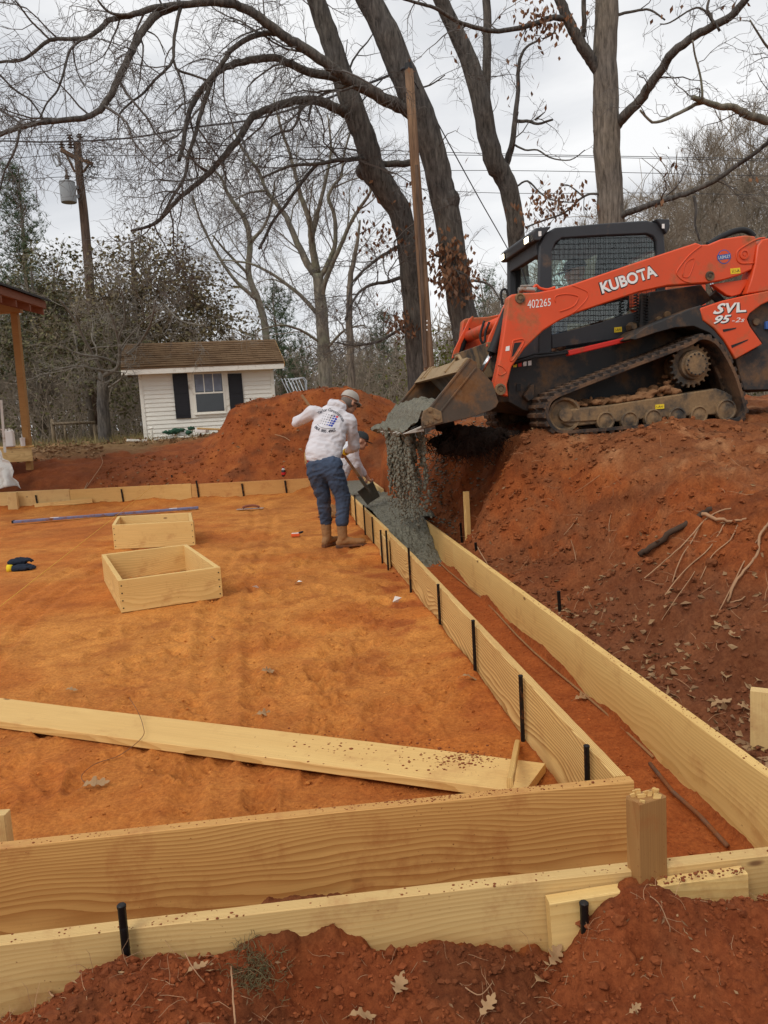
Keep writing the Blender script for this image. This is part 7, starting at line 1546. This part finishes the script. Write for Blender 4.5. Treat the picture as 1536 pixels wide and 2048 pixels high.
for u in np.arange(e_u0, e_u1-.1, .3):
    mb = MB(); p0_, p1_ = sp(u, ridge_v, zt+rise+.012), sp(min(u+.31, e_u1), ridge_v, zt+rise+.016); fl = Vector((0, 0, -.06)); mb.add([p0_-sy_*.11+fl, p0_, p0_+sy_*.11+fl, p1_-sy_*.11+fl, p1_, p1_+sy_*.11+fl], [(0, 1, 4, 3), (1, 2, 5, 4)]); mb.build('ridge_shingle', M['shingle'], roof)
# odds and ends against the shed
st = thing('metal_chairs', 'stack of folded metal chair frames leaning at the right end of the shed', 'metal frames', D(590, 815, 20.5))
for k in range(6):
    o_ = k*7; mb = MB(); mb.tube([D(556+o_, 762-k*1.2, 20.8), D(562+o_, 757, 20.8), D(590+o_*.9, 815, 20.3), D(600+o_*.9, 830, 20.3)], .014, 7); mb.build('tube', M['galv'], st, smooth=True)
for k in range(2):
    mb = MB(); mb.tube([D(590+k*8, 800, 20.3), D(572+k*10, 766, 20.6), D(580+k*8, 760, 20.6), D(604+k*4, 755, 20.6), D(610+k*3, 762, 20.6), D(614, 800, 20.3)], .014, 7); mb.build('tube', M['galv'], st, smooth=True)
# ------------------------------------------------------------------ porch at the left edge
M['porch_brown'] = pm('stained_porch_wood', (.20, .075, .04), .7, 0, .25, 4, .1, 40); M['roof_edge'] = pm('dark_roof_edge', (.035, .033, .032), .7, 0, .2, 6, .1)
PY = 16.6
porch = thing('porch', 'open wooden porch corner at the left edge with brown roof overhang and timber deck', 'porch', D(30, 930, PY))
def bar(name, a, b_, w1, w2, mat, parent, side=None, bevel=.006): mb = MB(); mb.bar(a, b_, w1, w2, side); return mb.build(name, mat, parent, bevel=bevel)
bar('post', D(56, 895, PY), D(29, 622, PY), .14, .12, M['wood_post'], porch, (0, -1, 0)); bar('deck_post', D(60, 940, PY+.1), D(57, 905, PY+.1), .12, .12, M['wood_post'], porch, (0, -1, 0))
for k in range(7):
    q0, q1 = D(-260, 902-k*1.3+14, PY-.02+k*.14), D(65, 886-k*1.0+5, PY-.02+k*.14); q0.z = q1.z = D(60, 893, PY).z; bar('deck_board', q0, q1, .13, .04, M['wood'], porch)
q = D(60, 893, PY).z; a_, c_ = D(64, 905, PY-.06), D(-260, 930, PY-.06); bar('rim_joist', Vector((a_.x, a_.y, q-.17)), Vector((c_.x, a_.y, q-.17)), .04, .28, M['wood_dull'], porch)
a_, c_ = D(32, 605, PY-.05), D(-250, 605, PY-.05); bar('beam', Vector((a_.x+.1, a_.y, a_.z)), Vector((c_.x, a_.y, a_.z)), .14, .42, M['wood_post'], porch)
e0 = D(92, 608, PY-.1)
def prf(pts, y0, y1, name, mat): mb = MB(); mb.prism([V3(e0.x+a, y0, e0.z+c) for a, c in pts], [V3(e0.x+a, y1, e0.z+c) for a, c in pts]); return mb.build(name, mat, porch, bevel=.005)
prf([(0, -.10), (0, .06), (-3.2, 1.1), (-3.2, .9), (-.05, -.10)], e0.y, e0.y-5.5, 'roof', M['porch_brown']); prf([(.06, .055), (.06, .10), (-3.2, 1.16), (-3.2, 1.11)], e0.y+.12, e0.y-5.6, 'roof_edge', M['roof_edge'])
for k in range(6): y = e0.y-.1-k*.6; mb = MB(); mb.prism([V3(e0.x-.02, y, e0.z-.11), V3(e0.x-2.6, y, e0.z+.70), V3(e0.x-2.6, y, e0.z+.56), V3(e0.x-.02, y, e0.z-.24)], [V3(e0.x-.02, y-.05, e0.z-.11), V3(e0.x-2.6, y-.05, e0.z+.70), V3(e0.x-2.6, y-.05, e0.z+.56), V3(e0.x-.02, y-.05, e0.z-.24)]); mb.build('rafter', M['porch_brown'], porch)
# ------------------------------------------------------------------ small things
M['plastic'] = pm('white_plastic_sheet', (.62, .61, .57), .35, 0, .12, 6, .4, 14, .2, 4, (.35, .26, .18)); M['paper'] = pm('white_paper', (.78, .76, .72), .7, 0, .06, 9, .1); M['green_cloth'] = cloth('green_tarp', (.03, .08, .05), .4, 12); M['gloveb'] = cloth('dark_glove', (.02, .026, .04), .3, 30); M['glovey'] = cloth('yellow_glove', (.75, .55, .03), .2, 30); M['purple'] = pm('blue_grey_straightedge', (.17, .18, .30), .5, .2, .2, 5, .1, 60, .3, 8); M['orange_tool'] = pm('orange_tool_plastic', (.75, .12, .03), .45, 0, .1, 12, 0); M['cola'] = pm('dark_cola', (.03, .008, .006), .1, 0, .1, 5, 0, spec=.5); M['red_label'] = pm('red_label', (.55, .02, .02), .5, 0, .2, 20, 0); M['string'] = pm('yellow_string', (.72, .42, .06), .8, 0, .1, 9, 0); M['root'] = pm('tree_root', (.36, .20, .105), .85, 0, .35, 14, .3, 60); M['root_dark'] = pm('dark_root', (.06, .035, .022), .9, 0, .4, 14, .4, 40); M['fence_wood'] = bark('fence_wood', (.19, .15, .105), .3, (20, 20, 2))
ztop = D(30, 890, 16.6).z
bg_ = thing('paper_bag', 'white paper bag standing on the porch deck', 'bag', D(18, 890, 16.5)); mb = MB(); c = D(18, 880, 16.5); c.z = q+.19
mb.box(c, (.22, .12, .34)); o = mb.build('bag_body', M['paper'], bg_, bevel=.02)
mb = MB()
for k in range(10): mb.bar(c+V3(-.1+k*.022, rnd.gauss(0, .02), .165), c+V3(-.1+k*.022+rnd.gauss(0, .01), rnd.gauss(0, .03), .20+rnd.random()*.02), .026, .006)
mb.build('bag_rim', M['paper'], bg_, kind='stuff')
cp = thing('drink_cup', 'white paper cup with straw on the porch deck beside the bag', 'cup', D(46, 890, 16.45)); c = D(46, 889, 16.45); c.z = q+.02; mb = MB(); mb.lathe(c, UP, [(.0, 0), (.042, 0), (.055, .16), (.058, .165), (.058, .175), (.0, .18)], 16); mb.build('cup', M['paper'], cp, auto=40); mb = MB(); mb.tube([c+V3(0, 0, .17), c+V3(-.01, 0, .26)], .006, 6); mb.build('straw', M['paper'], cp)
# white plastic sheet bunched at the left edge
mb = MB(); c = D(-4, 935, 15.7)
nu, nv = 26, 20
for i in range(nu+1):
    for j in range(nv+1):
        a = i/nu; b_ = j/nv; px = -60+92*a*(.62+.5*b_) ; py = 895+85*b_+8*math.sin(a*6); p = D(px, py, 15.9-.45*b_+.12*math.sin(a*9+b_*5)+.05*math.sin(a*23)*b_); n_ = mnoise.noise(p*5)*.06+mnoise.noise(p*13)*.03; mb.v.append(p+V3(n_, n_, n_*.6))
for i in range(nu):
    for j in range(nv): k = i*(nv+1)+j; mb.f.append((k, k+1, k+nv+2, k+nv+1))
o = mb.build('plastic_sheet', M['plastic'], smooth=True); sm = o.modifiers.new('solid', 'SOLIDIFY'); sm.thickness = .004; tag(o, 'crumpled white plastic sheet hanging at the left end of the far form', 'sheet')
bar_ = MB(); bar_.bar(D(2, 800, 15.9), D(10, 905, 15.9), .05, .012); tag(bar_.build('plastic_strip', M['plastic']), 'narrow white plastic strip hanging above the crumpled sheet', 'strip')
# low rail frame in the yard at the left
fe = thing('rail_fence', 'grey wooden post and rail frame standing at the wood edge, left of the shed', 'fence', D(110, 895, 23.5))
for a, b_, w_ in (((111, 902, 23.5), (104, 838, 23.5), .12), ((196, 900, 24), (187, 848, 24), .10), ((132, 890, 24.4), (130, 850, 24.4), .09)): mb = MB(); mb.tube([D(*a), D(*b_)], [w_*.6, w_*.5], 8); mb.build('post', M['fence_wood'], fe, smooth=True)
mb = MB(); mb.tube([D(104, 848, 23.4), D(150, 846, 23.7), D(190, 845, 24)], .045, 7); mb.build('rail', M['fence_wood'], fe, smooth=True)
# scraps by the shed
for i, (px, py, Y, w_, d_, h_, rz, mat, nm, lb) in enumerate(((352, 873, 20.6, .75, .4, .04, .1, 'trim', 'white_board', 'white board lying flat at the foot of the shed wall'), (362, 866, 20.7, .35, .3, .14, .3, 'paper', 'white_box', 'crumpled white carton by the shed below the left shutter'), (275, 893, 20.4, .5, .25, .06, .5, 'trim', 'step_slab', 'pale slab lying at the left corner of the shed'), (418, 858, 19.6, .6, .12, .05, .45, 'wood_dull', 'scrap_board', 'yellow scrap board on the rubbish by the shed'), (404, 862, 19.8, .3, .2, .08, -.2, 'paper', 'white_scrap', 'white scrap on the rubbish between shed and dirt heap'))):
    c = D(px, py, Y); c.z = max(c.z, gz(c.x, c.y)+h_*.4); mb = MB(); mb.box(c, (w_, d_, h_), Matrix.Rotation(rz, 3, 'Z') @ Matrix.Rotation(.1, 3, 'Y')); tag(mb.build(nm, M[mat], bevel=.01), lb, nm.replace('_', ' '))
mb = MB(); c = D(345, 864, 20.6)
for k in range(14): mb.ball(c+V3(rnd.gauss(0, .16), rnd.gauss(0, .1), rnd.uniform(-.05, .07)), rnd.uniform(.06, .11), 8, 6, (1.2, 1, .7))
tag(skin(mb, 'green_tarp', M['green_cloth'], None, .025, 4, .03, 8), 'bundled dark green tarp lying against the shed wall', 'tarp', kind=None)
mb = MB(); mb.tube([D(304, 890, 20.9), D(303, 860, 20.9)], .035, 8); mb.lathe(D(303, 858, 20.9), UP, [(.05, 0), (.06, .03), (.03, .06)], 10); tag(mb.build('standpipe', M['trim'], auto=40), 'short white standpipe at the left corner of the shed', 'pipe')
# cola bottle on the far form
bz = D(568, 958, 15.2); bt = thing('cola_bottle', 'cola bottle with red label standing on the far form board', 'bottle', bz)
s_ = .155; hb_ = (D(568, 932, 15.2)-bz).length
mb = MB(); mb.lathe(bz, UP, [(0, 0), (.038, 0), (.045, .02), (.045, .05), (.041, .09), (.045, .13), (.042, .17), (.02, .215), (.016, .235), (0, .236)], 16); mb.build('bottle', M['cola'], bt, smooth=True); mb = MB(); mb.lathe(bz+UP*.085, UP, [(.044, 0), (.045, .005), (.0465, .045), (.044, .05)], 16, False); mb.build('label', M['red_label'], bt); mb = MB(); mb.lathe(bz+UP*.228, UP, [(.019, 0), (.019, .022), (0, .023)], 12); mb.build('bottle_cap', M['red_label'], bt); mb = MB(); mb.lathe(bz+UP*.18, UP, [(.0385, 0), (.021, .036)], 14, False); mb.build('clear_neck', pm('clear_plastic', (.45, .42, .40), .1, 0, .05, 5, 0), bt)
# straightedge, float, gloves, utility knife
a, b_ = G(25, 1047), G(397, 1018); mb = MB(); mb.bar(a+UP*.025, b_+UP*.025, .10, .04); o = thing('straightedge', 'long blue grey screed straightedge lying on the pad before the far form', 'straightedge', a); mb.build('bar', M['purple'], o, bevel=.006)
for f_1 in (.22, .86): c = a.lerp(b_, f_1)+UP*.047; mb = MB(); mb.box(c, (.14, .05, .004)); mb.build('sticker', M['paper'], o)
mb = MB(); mb.bar(a+UP*.03, a+(b_-a).normalized()*.03+UP*.03, .104, .044); mb.build('end_cap', M['black'], o)
fl = thing('hand_float', 'steel hand float with brown wooden handle lying on the pad left of the worker', 'float', G(500, 1018)); a, b_ = G(474, 1020), G(527, 1017); mb = MB(); mb.bar(a+UP*.01, b_+UP*.01, .11, .006); mb.build('plate', M['galv'], fl); mb = MB(); mb.tube(smoothpts([tuple(a.lerp(b_, .22)+UP*.03), tuple(a.lerp(b_, .35)+UP*.055), tuple(a.lerp(b_, .65)+UP*.06), tuple(a.lerp(b_, .85)+UP*.03)], 4, False), .02, 8); mb.build('grip', pm('brown_grip', (.22, .06, .03), .5), fl, smooth=True)
def glove(px, py, z, rz, label, cuff):
    c = G(px, py, z); t = thing('work_glove', label, 'glove', c, None); rot = Matrix.Rotation(rz, 3, 'Z'); mb = MB(); s = 1.2
    def q(x, y, z_=0): return c+rot @ V3(x*s, y*s, z_)
    chain(mb, [q(-.06, 0, .02), q(0, 0, .025), q(.05, 0, .02)], [.035, .045, .042]); chain(mb, [q(-.05, .02, .02), q(.05, .03, .02)], [.03, .03]); chain(mb, [q(-.05, -.02, .02), q(.05, -.03, .02)], [.03, .03])
    for k, (y, l) in enumerate(((-.04, .06), (-.014, .075), (.013, .07), (.038, .055))): chain(mb, [q(.05, y, .022), q(.05+l*.6, y*1.25, .034), q(.05+l, y*1.3, .016)], [.0165, .0155, .013], 8)
    chain(mb, [q(-.01, .045, .025), q(.03, .085, .04), q(.055, .095, .03)], [.02, .017, .014], 8); skin(mb, 'glove', M['gloveb'], t, .0075, 2, .005, 25)
    if cuff: mb = MB(); mb.tube([q(-.115, 0, .025), q(-.075, 0, .025)], [.045, .04], 12); mb.build('cuff', M['glovey'], t, smooth=True)
glove(42, 1140, .005, R(5), 'dark work glove with yellow cuff lying at the left of the pad', True); glove(36, 1127, .06, R(28), 'dark work glove lying on top of the yellow-cuffed one', False)
kn = thing('utility_knife', 'small orange tool with dark handle lying on the pad left of the boots', 'hand tool', G(592, 1072)); c = G(591, 1073); mb = MB(); mb.box(c+UP*.02, (.105, .05, .038), Matrix.Rotation(.05, 3, 'Z')); mb.build('case', M['orange_tool'], kn, bevel=.008); mb = MB(); mb.box(c+UP*.042, (.09, .042, .006)); mb.build('case_top', M['paper'], kn, bevel=.002); mb = MB(); mb.bar(c+V3(.045, .01, .04), c+V3(.085, .07, .045), .03, .02); mb.build('handle', M['gloveb'], kn, bevel=.004)
# paper scraps
for px, py, lb in ((522, 1178, 'scrap of white paper lying at the middle of the pad'), (588, 1168, 'pale pink scrap of paper right of the white one'), (785, 1204, 'curled scrap lying near the inner form, under its stakes')):
    c = G(px, py, .006); mb = MB()
    leafquad(mb, c, V3(rnd.choice((-1, 1)), rnd.gauss(0, .4), .3), .085, .03, rnd, .5)
    tag(mb.build('paper_scrap', M['paper']), lb, 'paper scrap')
# mason's line
a, b_ = fz(303, 974), G(0, 1213, .286); e = b_+(b_-a)*.35; mb = MB(); mb.tube([a+(a-b_)*0, a.lerp(b_, .5)-UP*.01, b_, e], .0026, 5); tag(mb.build('string_line', M['string'], smooth=True), 'yellow mason line stretched from the far form to the lower left', 'string')
# oak leaves, lobed and curled
def oak_leaf(c, size, rz, tilt, curl, name='oak_leaf'):
    pts = [(0, 0), (.10, .015), (.18, .10), (.26, .14), (.30, .07), (.38, .07), (.46, .22), (.56, .25), (.57, .12), (.64, .10), (.74, .20), (.82, .17), (.82, .08), (.92, .07), (1, 0)]
    ol = pts+[(x, -y*1.05) for x, y in reversed(pts[1:-1])]; mb = MB(); rot = Matrix.Rotation(rz, 3, 'Z') @ Matrix.Rotation(tilt, 3, 'X') @ Matrix.Rotation(rnd.gauss(0, .25), 3, 'Y')
    def P3(x, y): return Vector(c)+rot @ Vector(((x-.5)*size, y*size, size*(curl*y*y*5+.12*math.sin(x*5+rz)-.05)))
    n = len(pts); mid = [P3(x, 0) for x, y in pts]; up = [P3(x, y) for x, y in pts]; dn = [P3(x, -y*1.05) for x, y in pts]
    mb.v = mid+up+dn
    for i in range(n-1): mb.f += [(i, i+1, n+i+1, n+i), (i+1, i, 2*n+i, 2*n+i+1)]
    mb.tube([P3(-.16, .02), P3(0, 0)], size*.008, 4)
    o = mb.build(name, M['oak_leaf'], smooth=False); s2 = o.modifiers.new('solid', 'SOLIDIFY'); s2.thickness = .0008; return o
LV = [(800, 1978, 's', 'pale lobed oak leaf on the near dirt, bottom middle', .085, 1.3), (1112, 1922, 's', 'tan oak leaf standing against the block stake in the near dirt', .085, 1.0), (1085, 1965, 's', 'folded grey brown leaf below the block in the near dirt', .085, .9), (1190, 1800, 's', 'brown leaf lying between block and chopped post', .06, .2), (725, 2040, 's', 'tan oak leaf at the bottom edge of the picture', .07, .3), (975, 2022, 's', 'curled leaf near the bottom edge, right of the pale lobed one', .07, .9), (1270, 2030, 's', 'small pale leaf at the bottom right in loose dirt', .04, .6), (1505, 1790, 's', 'small pale leaf at the right edge beside the scab board', .05, 1.2), (395, 1945, 's', 'brown leaf on the near dirt left of the middle', .05, .6),
      (190, 1572, 'p', 'grey crumpled oak leaf on the pad between plank and amber board', .16, .2), (530, 1432, 'p', 'dark curled oak leaf just behind the loose plank', .13, .3), (536, 1345, 'p', 'brown oak leaf in the middle of the pad', .13, .6), (428, 1280, 'p', 'small grey leaf on the pad beyond the middle', .10, 1.0), (143, 1383, 'p', 'pale leaf lying behind the plank at the left', .10, .1), (940, 1358, 'p', 'brown leaf cluster at the foot of the third stake', .14, .2), (1165, 1400, 't', 'pale oak leaf lying in the empty trench', .12, .2),
      (1452, 1355, 'b', 'big pale lobed leaf on the bank side, above the right post', .12, 1.2), (1345, 1340, 'b', 'tan leaf on the dark soil below the roots', .12, .4), (1395, 1330, 'b', 'curled tan leaf beside the big pale lobed one', .11, .9), (1300, 1315, 'b', 'brown leaf at the edge of the dark soil, left in the leaf patch', .11, 1.9), (1440, 1410, 'b', 'grey leaf below the big pale lobed leaf', .12, .2), (1520, 1365, 'b', 'leaf at the right edge above the post', .12, .8), (1385, 1395, 'b', 'pale leaf just above the pale form board, right side', .10, 1.4), (1360, 1420, 'b', 'brown folded leaf close behind the form board at right', .10, .2), (1420, 1300, 'b', 'small tan leaf high in the leaf patch', .10, 2.4), (1180, 1180, 'b', 'brown leaf at the foot of the bank beside the lone stake', .13, .4), (1270, 1245, 'b', 'small pale leaf left of the leaf patch', .08, .9), (1490, 1420, 'b', 'dark leaf beside the right post', .11, .1), (1470, 1275, 'b', 'tan leaf under the long pale roots', .10, 1.6)]
for px, py, zone, lb, sz, rz in LV:
    if zone == 's': c = None
    d = ray(px, py); lo, hi = .6, 9.0; prev = None; c = CAM+d*4
    for k in range(900):
        t = .9*(1.006**k); p = CAM+d*t
        if p.z < gz(p.x, p.y)+.012: c = p; break
    sz *= {'s': 1.0, 'p': .72, 't': .8, 'b': .9}[zone]
    tag(oak_leaf(c+UP*.016, sz*rnd.uniform(.9, 1.1), rz, rnd.gauss(.25, .25), rnd.uniform(.05, .5)), lb, 'leaf', 'fallen oak leaves')
# leaf litter too small to tell apart
mb = MB(); rg = random.Random(31)
n_ = 0
while n_ < 3600:
    Y = rg.uniform(17.5, 24); px = rg.uniform(-80, 470); x = (px-768)/FPX*Y
    if sfb(x*.8, Y*.8, 2) < -.2: continue
    if px > 250 and Y < 19.3: continue
    z = gz(x, Y) if n_ % 3 == 0 else z
    leafquad(mb, V3(x, Y, z+.015), V3(rg.gauss(0, 1), rg.gauss(0, 1), rg.gauss(0, .25)), rg.uniform(.08, .15), .035, rg, .5); n_ += 1
for k in range(330):
    y = rg.uniform(2.5, 4.8); x = out_x(y)+.1+abs(rg.gauss(0, .45)); z = gz(x, y)
    if z > .62: continue
    leafquad(mb, V3(x, y, z+.008), V3(rg.gauss(0, 1), rg.gauss(0, 1), rg.gauss(0, .35)), rg.uniform(.03, .065), .014, rg, .6)
for k in range(260):
    y = rg.uniform(3, 8); x = out_x(y)+.15+abs(rg.gauss(0, 1.1)); z = gz(x, y); leafquad(mb, V3(x, y, z+.008), V3(rg.gauss(0, 1), rg.gauss(0, 1), rg.gauss(0, .35)), rg.uniform(.02, .055), .008, rg, .5)
for k in range(180):
    x = rg.uniform(-1.0, 1.3); y = fo_y(x)-.03-abs(rg.gauss(0, .22))
    if y > .8: leafquad(mb, V3(x, y, gz(x, y)+.004), V3(rg.gauss(0, 1), rg.gauss(0, 1), rg.gauss(0, .35)), rg.uniform(.008, .024), .003, rg, .5)
for k in range(160):
    x = rg.uniform(-6, .3); y = rg.uniform(15.3, 17.3); leafquad(mb, V3(x, y, gz(x, y)+.01), V3(rg.gauss(0, 1), rg.gauss(0, 1), rg.gauss(0, .4)), rg.uniform(.04, .12), .02, rg, .5)
tag(mb.build('leaf_litter', M['litter'], kind='stuff'), 'scattered brown leaf litter on the yard and the bank', 'leaf litter')
mb = MB()
for k in range(5200):
    Y = rg.uniform(20, 30); px = rg.uniform(-120, 480); x = (px-768)/FPX*Y; z = gz(x, Y) if k % 6 == 0 else z; h = rg.uniform(.1, .35); d = V3(rg.gauss(0, .35), rg.gauss(0, .35), 1); s_2 = perp(d.normalized(), rg)*.008; p = V3(x, Y, z-.02); mb.add([p-s_2, p+s_2, p+d*h], [(0, 1, 2)])
tag(mb.build('dry_grass', M['grass'], kind='stuff'), 'dry tan grass along the wood edge left of the shed', 'grass')
# roots sticking from the cut bank, and twigs in the near dirt
def onground(px, py, lift=.012):
    d = ray(px, py)
    for k in range(1200):
        t = .85*(1.0035**k); p = CAM+d*t
        if p.z < gz(p.x, p.y)+lift: return p
    return CAM+d*8
def root(pts, r0, r1, label, mat='root', name='tree_root', lift=.02, cat='root', g=None):
    P_ = [onground(x, y, lift*(1+.8*math.sin(i*1.7))) for i, (x, y) in enumerate(pts)]; q = smoothpts([tuple(p) for p in P_], 5, False); mb = MB(); n = len(q); mb.tube([Vector(p)+Vector((rnd.gauss(0, 1), rnd.gauss(0, 1), rnd.gauss(0, 1)))*r0*.25 for p in q], [r0+(r1-r0)*i/(n-1) for i in range(n)], 7); return tag(mb.build(name, M[mat], smooth=True), label, cat, g)
root([(1280, 1110), (1320, 1082), (1360, 1055), (1400, 1030), (1422, 1018)], .019, .016, 'thick black root lying across the bank at the right', 'root_dark', lift=.03)
root([(1405, 1028), (1440, 1040), (1475, 1042), (1492, 1036)], .012, .005, 'tan root joining the upper end of the black root', lift=.03)
root([(1285, 1160), (1320, 1130), (1370, 1085), (1410, 1040), (1440, 1022), (1462, 1017)], .0035, .005, 'long pale root curving up past the black root')
root([(1345, 1165), (1360, 1120), (1385, 1080), (1400, 1050)], .003, .004, 'thin pale root hanging below the tan root, left')
root([(1330, 1190), (1370, 1140), (1420, 1095), (1450, 1045)], .003, .004, 'thin pale root hanging below the tan root, middle')
root([(1400, 1160), (1425, 1110), (1460, 1080), (1475, 1050)], .0025, .004, 'thin pale root hanging below the tan root, right')
root([(1455, 1205), (1470, 1165), (1500, 1128), (1515, 1105), (1520, 1070), (1536, 1050)], .006, .008, 'pale bent root at the right edge of the bank')
root([(1432, 1235), (1460, 1180), (1490, 1120), (1515, 1080), (1540, 1040)], .0025, .004, 'long thin root beside the pale bent one at the right edge')
root([(1460, 1205), (1480, 1200), (1490, 1193)], .0045, .003, 'short pale root stub under the bent root')
root([(1320, 1245), (1350, 1200), (1385, 1150), (1400, 1120)], .0018, .003, 'wispy root low on the bank below the black root')
root([(1220, 1085), (1218, 1050), (1225, 1020), (1235, 995)], .0025, .0025, 'thin vertical root in the middle of the bank')
root([(1152, 1120), (1148, 1100), (1142, 1080)], .003, .002, 'short pale root above the lone black stake'); root([(1128, 1070), (1145, 1050), (1155, 1035)], .0035, .003, 'short stiff pale root on the left of the bank')
root([(1165, 1105), (1180, 1095), (1188, 1085)], .002, .002, 'small rootlet right of the lone black stake'); root([(1150, 985), (1180, 965), (1200, 950)], .002, .002, 'small rootlet high on the bank below the track')
root([(975, 1128), (955, 1095), (945, 1072)], .005, .004, 'bent twig leaning by the slender wooden stake', cat='twig', name='twig')
root([(470, 2048), (466, 1990), (462, 1935), (460, 1895)], .0022, .0018, 'straw coloured stem standing up in the near dirt', name='stem', cat='stem', lift=.03)
root([(55, 1952), (80, 1970), (107, 1993)], .0028, .002, 'tan twig poking from the dirt at the lower left', name='twig', cat='twig')
root([(370, 1905), (385, 1935), (410, 1965)], .0014, .001, 'thin rootlet over the near dirt, left of the stem', name='twig', cat='twig')
root([(1300, 1792), (1320, 1810), (1338, 1850), (1340, 1865)], .0012, .001, 'thin grass stem curling over the dirt below the chopped post', name='twig', cat='twig', lift=.02)
root([(930, 1975), (960, 1990), (985, 1965)], .0016, .001, 'thin twig beside the folded leaf in the near dirt', name='twig', cat='twig')
root([(165, 985), (190, 950), (205, 925), (198, 905)], .008, .005, 'pale twig rising from the dirt behind the far form, left', name='twig', cat='twig', lift=.05)
root([(545, 868), (570, 875), (590, 890), (605, 902)], .010, .006, 'orange root lying on the front of the dirt heap'); root([(150, 1000), (165, 985), (175, 965)], .010, .008, 'brown stick leaning over the far form beside the lath', name='twig', cat='twig', lift=.05)
P_ = [G(258, 1395, .055), G(275, 1422, .07), G(286, 1452, .075), G(284, 1475, .06), G(240, 1510, .02), G(190, 1528, .01), G(163, 1552, .01), G(175, 1570, .02)]; mb = MB(); mb.tube(smoothpts([tuple(p) for p in P_], 6, False), .0016, 5); tag(mb.build('wire_scrap', M['rust'], smooth=True), 'thin dark wire curling over the left part of the loose plank', 'wire')
# grass tuft, straw and rootlets in the spoil
mb = MB()
for k in range(420):
    p = onground(505+rnd.gauss(0, 30), 1945+rnd.gauss(0, 28), .0) if k % 6 == 0 else p; mb.tube(wander(p+V3(rnd.gauss(0, .012), rnd.gauss(0, .012), 0), V3(rnd.gauss(0, 1), rnd.gauss(0, 1), .8), rnd.uniform(.015, .05), 4, .5), [.0008, .0008, .0007, .0006, .0003], 3, False)
tag(mb.build('root_tuft', pm('olive_roots', (.14, .11, .05), .9), kind='stuff'), 'matted tuft of olive grass roots in the near dirt', 'grass tuft')
mb = MB()
for k in range(900):
    if k < 450: y = rnd.uniform(2.6, 8.6); x = out_x(y)+.12+abs(rnd.gauss(0, .8))
    else: x = rnd.uniform(-1.1, 1.3); y = fo_y(x)-.03-abs(rnd.gauss(0, .25))
    if y < .8: continue
    z = gz(x, y); s_2 = 1 if k < 450 else .5; mb.tube(wander(V3(x, y, z), V3(rnd.gauss(0, 1), rnd.gauss(0, 1), rnd.gauss(.2, .5)), rnd.uniform(.03, .16)*s_2, 4, .3, .06), [.0014*s_2, .0013*s_2, .0012*s_2, .001*s_2, .0005*s_2], 3, False)
tag(mb.build('rootlets', M['root'], kind='stuff'), 'fine tan rootlets and straw scattered over the loose soil', 'rootlets')
# crumbs of clay on the boards' tops and on the plank
mb = MB()
def crumb(p, r): mb.ball(p+UP*r*.3, r, 5, 3, (1.2, 1, .7))
for k in range(700):
    x = rnd.choice((rnd.gauss(-.85, .12), rnd.gauss(-.5, .10), rnd.gauss(-.05, .13), rnd.gauss(.25, .2))); crumb(V3(x, fi_y(x)+BT*rnd.uniform(.1, .9), .286), abs(rnd.gauss(0, .0011))+.0008)
for k in range(200): x = rnd.choice((rnd.uniform(-1, 1.2), rnd.gauss(-.6, .15), rnd.gauss(.15, .12))); crumb(V3(x, fo_y(x)+BT*rnd.uniform(.05, .95), .286), abs(rnd.gauss(0, .0013))+.0008)
for k in range(420):
    px, py = rnd.choice(((rnd.gauss(880, 45), rnd.gauss(1522, 12)), (rnd.gauss(940, 30), rnd.gauss(1518, 9)), (rnd.gauss(700, 90), rnd.gauss(1500, 14)))); p = G(px, py, .05); crumb(p, abs(rnd.gauss(0, .0025))+.0012)
for k in range(300): y = 1.95+abs(rnd.gauss(0, 2.4)); x = out_x(y)+BT*rnd.uniform(.1, .95); (y < 6.7) and crumb(V3(x, y, .286), abs(rnd.gauss(0, .0012))+.0008)
for k in range(80):
    f = rnd.random(); p = onfo(1330+165*f, 1768-20*f, .058); crumb(p+V3(0, rnd.uniform(0, .032), 0), abs(rnd.gauss(0, .0018))+.001)
o = mb.build('clay_crumbs', pm('clay_crumbs', (.22, .062, .02), .95, 0, .4, 80, .2), smooth=True); tag(o, 'crumbs of red clay lying on top of the boards', 'clay crumbs', kind='stuff')

for px, pt, pb, r_, lb in ((1117, 1182, 1226, .011, 'black stake on the bank side of the pale board, alone in the dirt'), (951, 1085, 1106, .012, 'black stake beside the slender wooden stake at the foot of the bank'), (921, 1046, 1092, .011, 'thin black stake behind the slender wooden stake')):
    g_ = onground(px, pb, 0); t_ = D(px, pt, g_.y); stake(t_, g_.z-.15, r_, lb, lean=(-.01, 0))
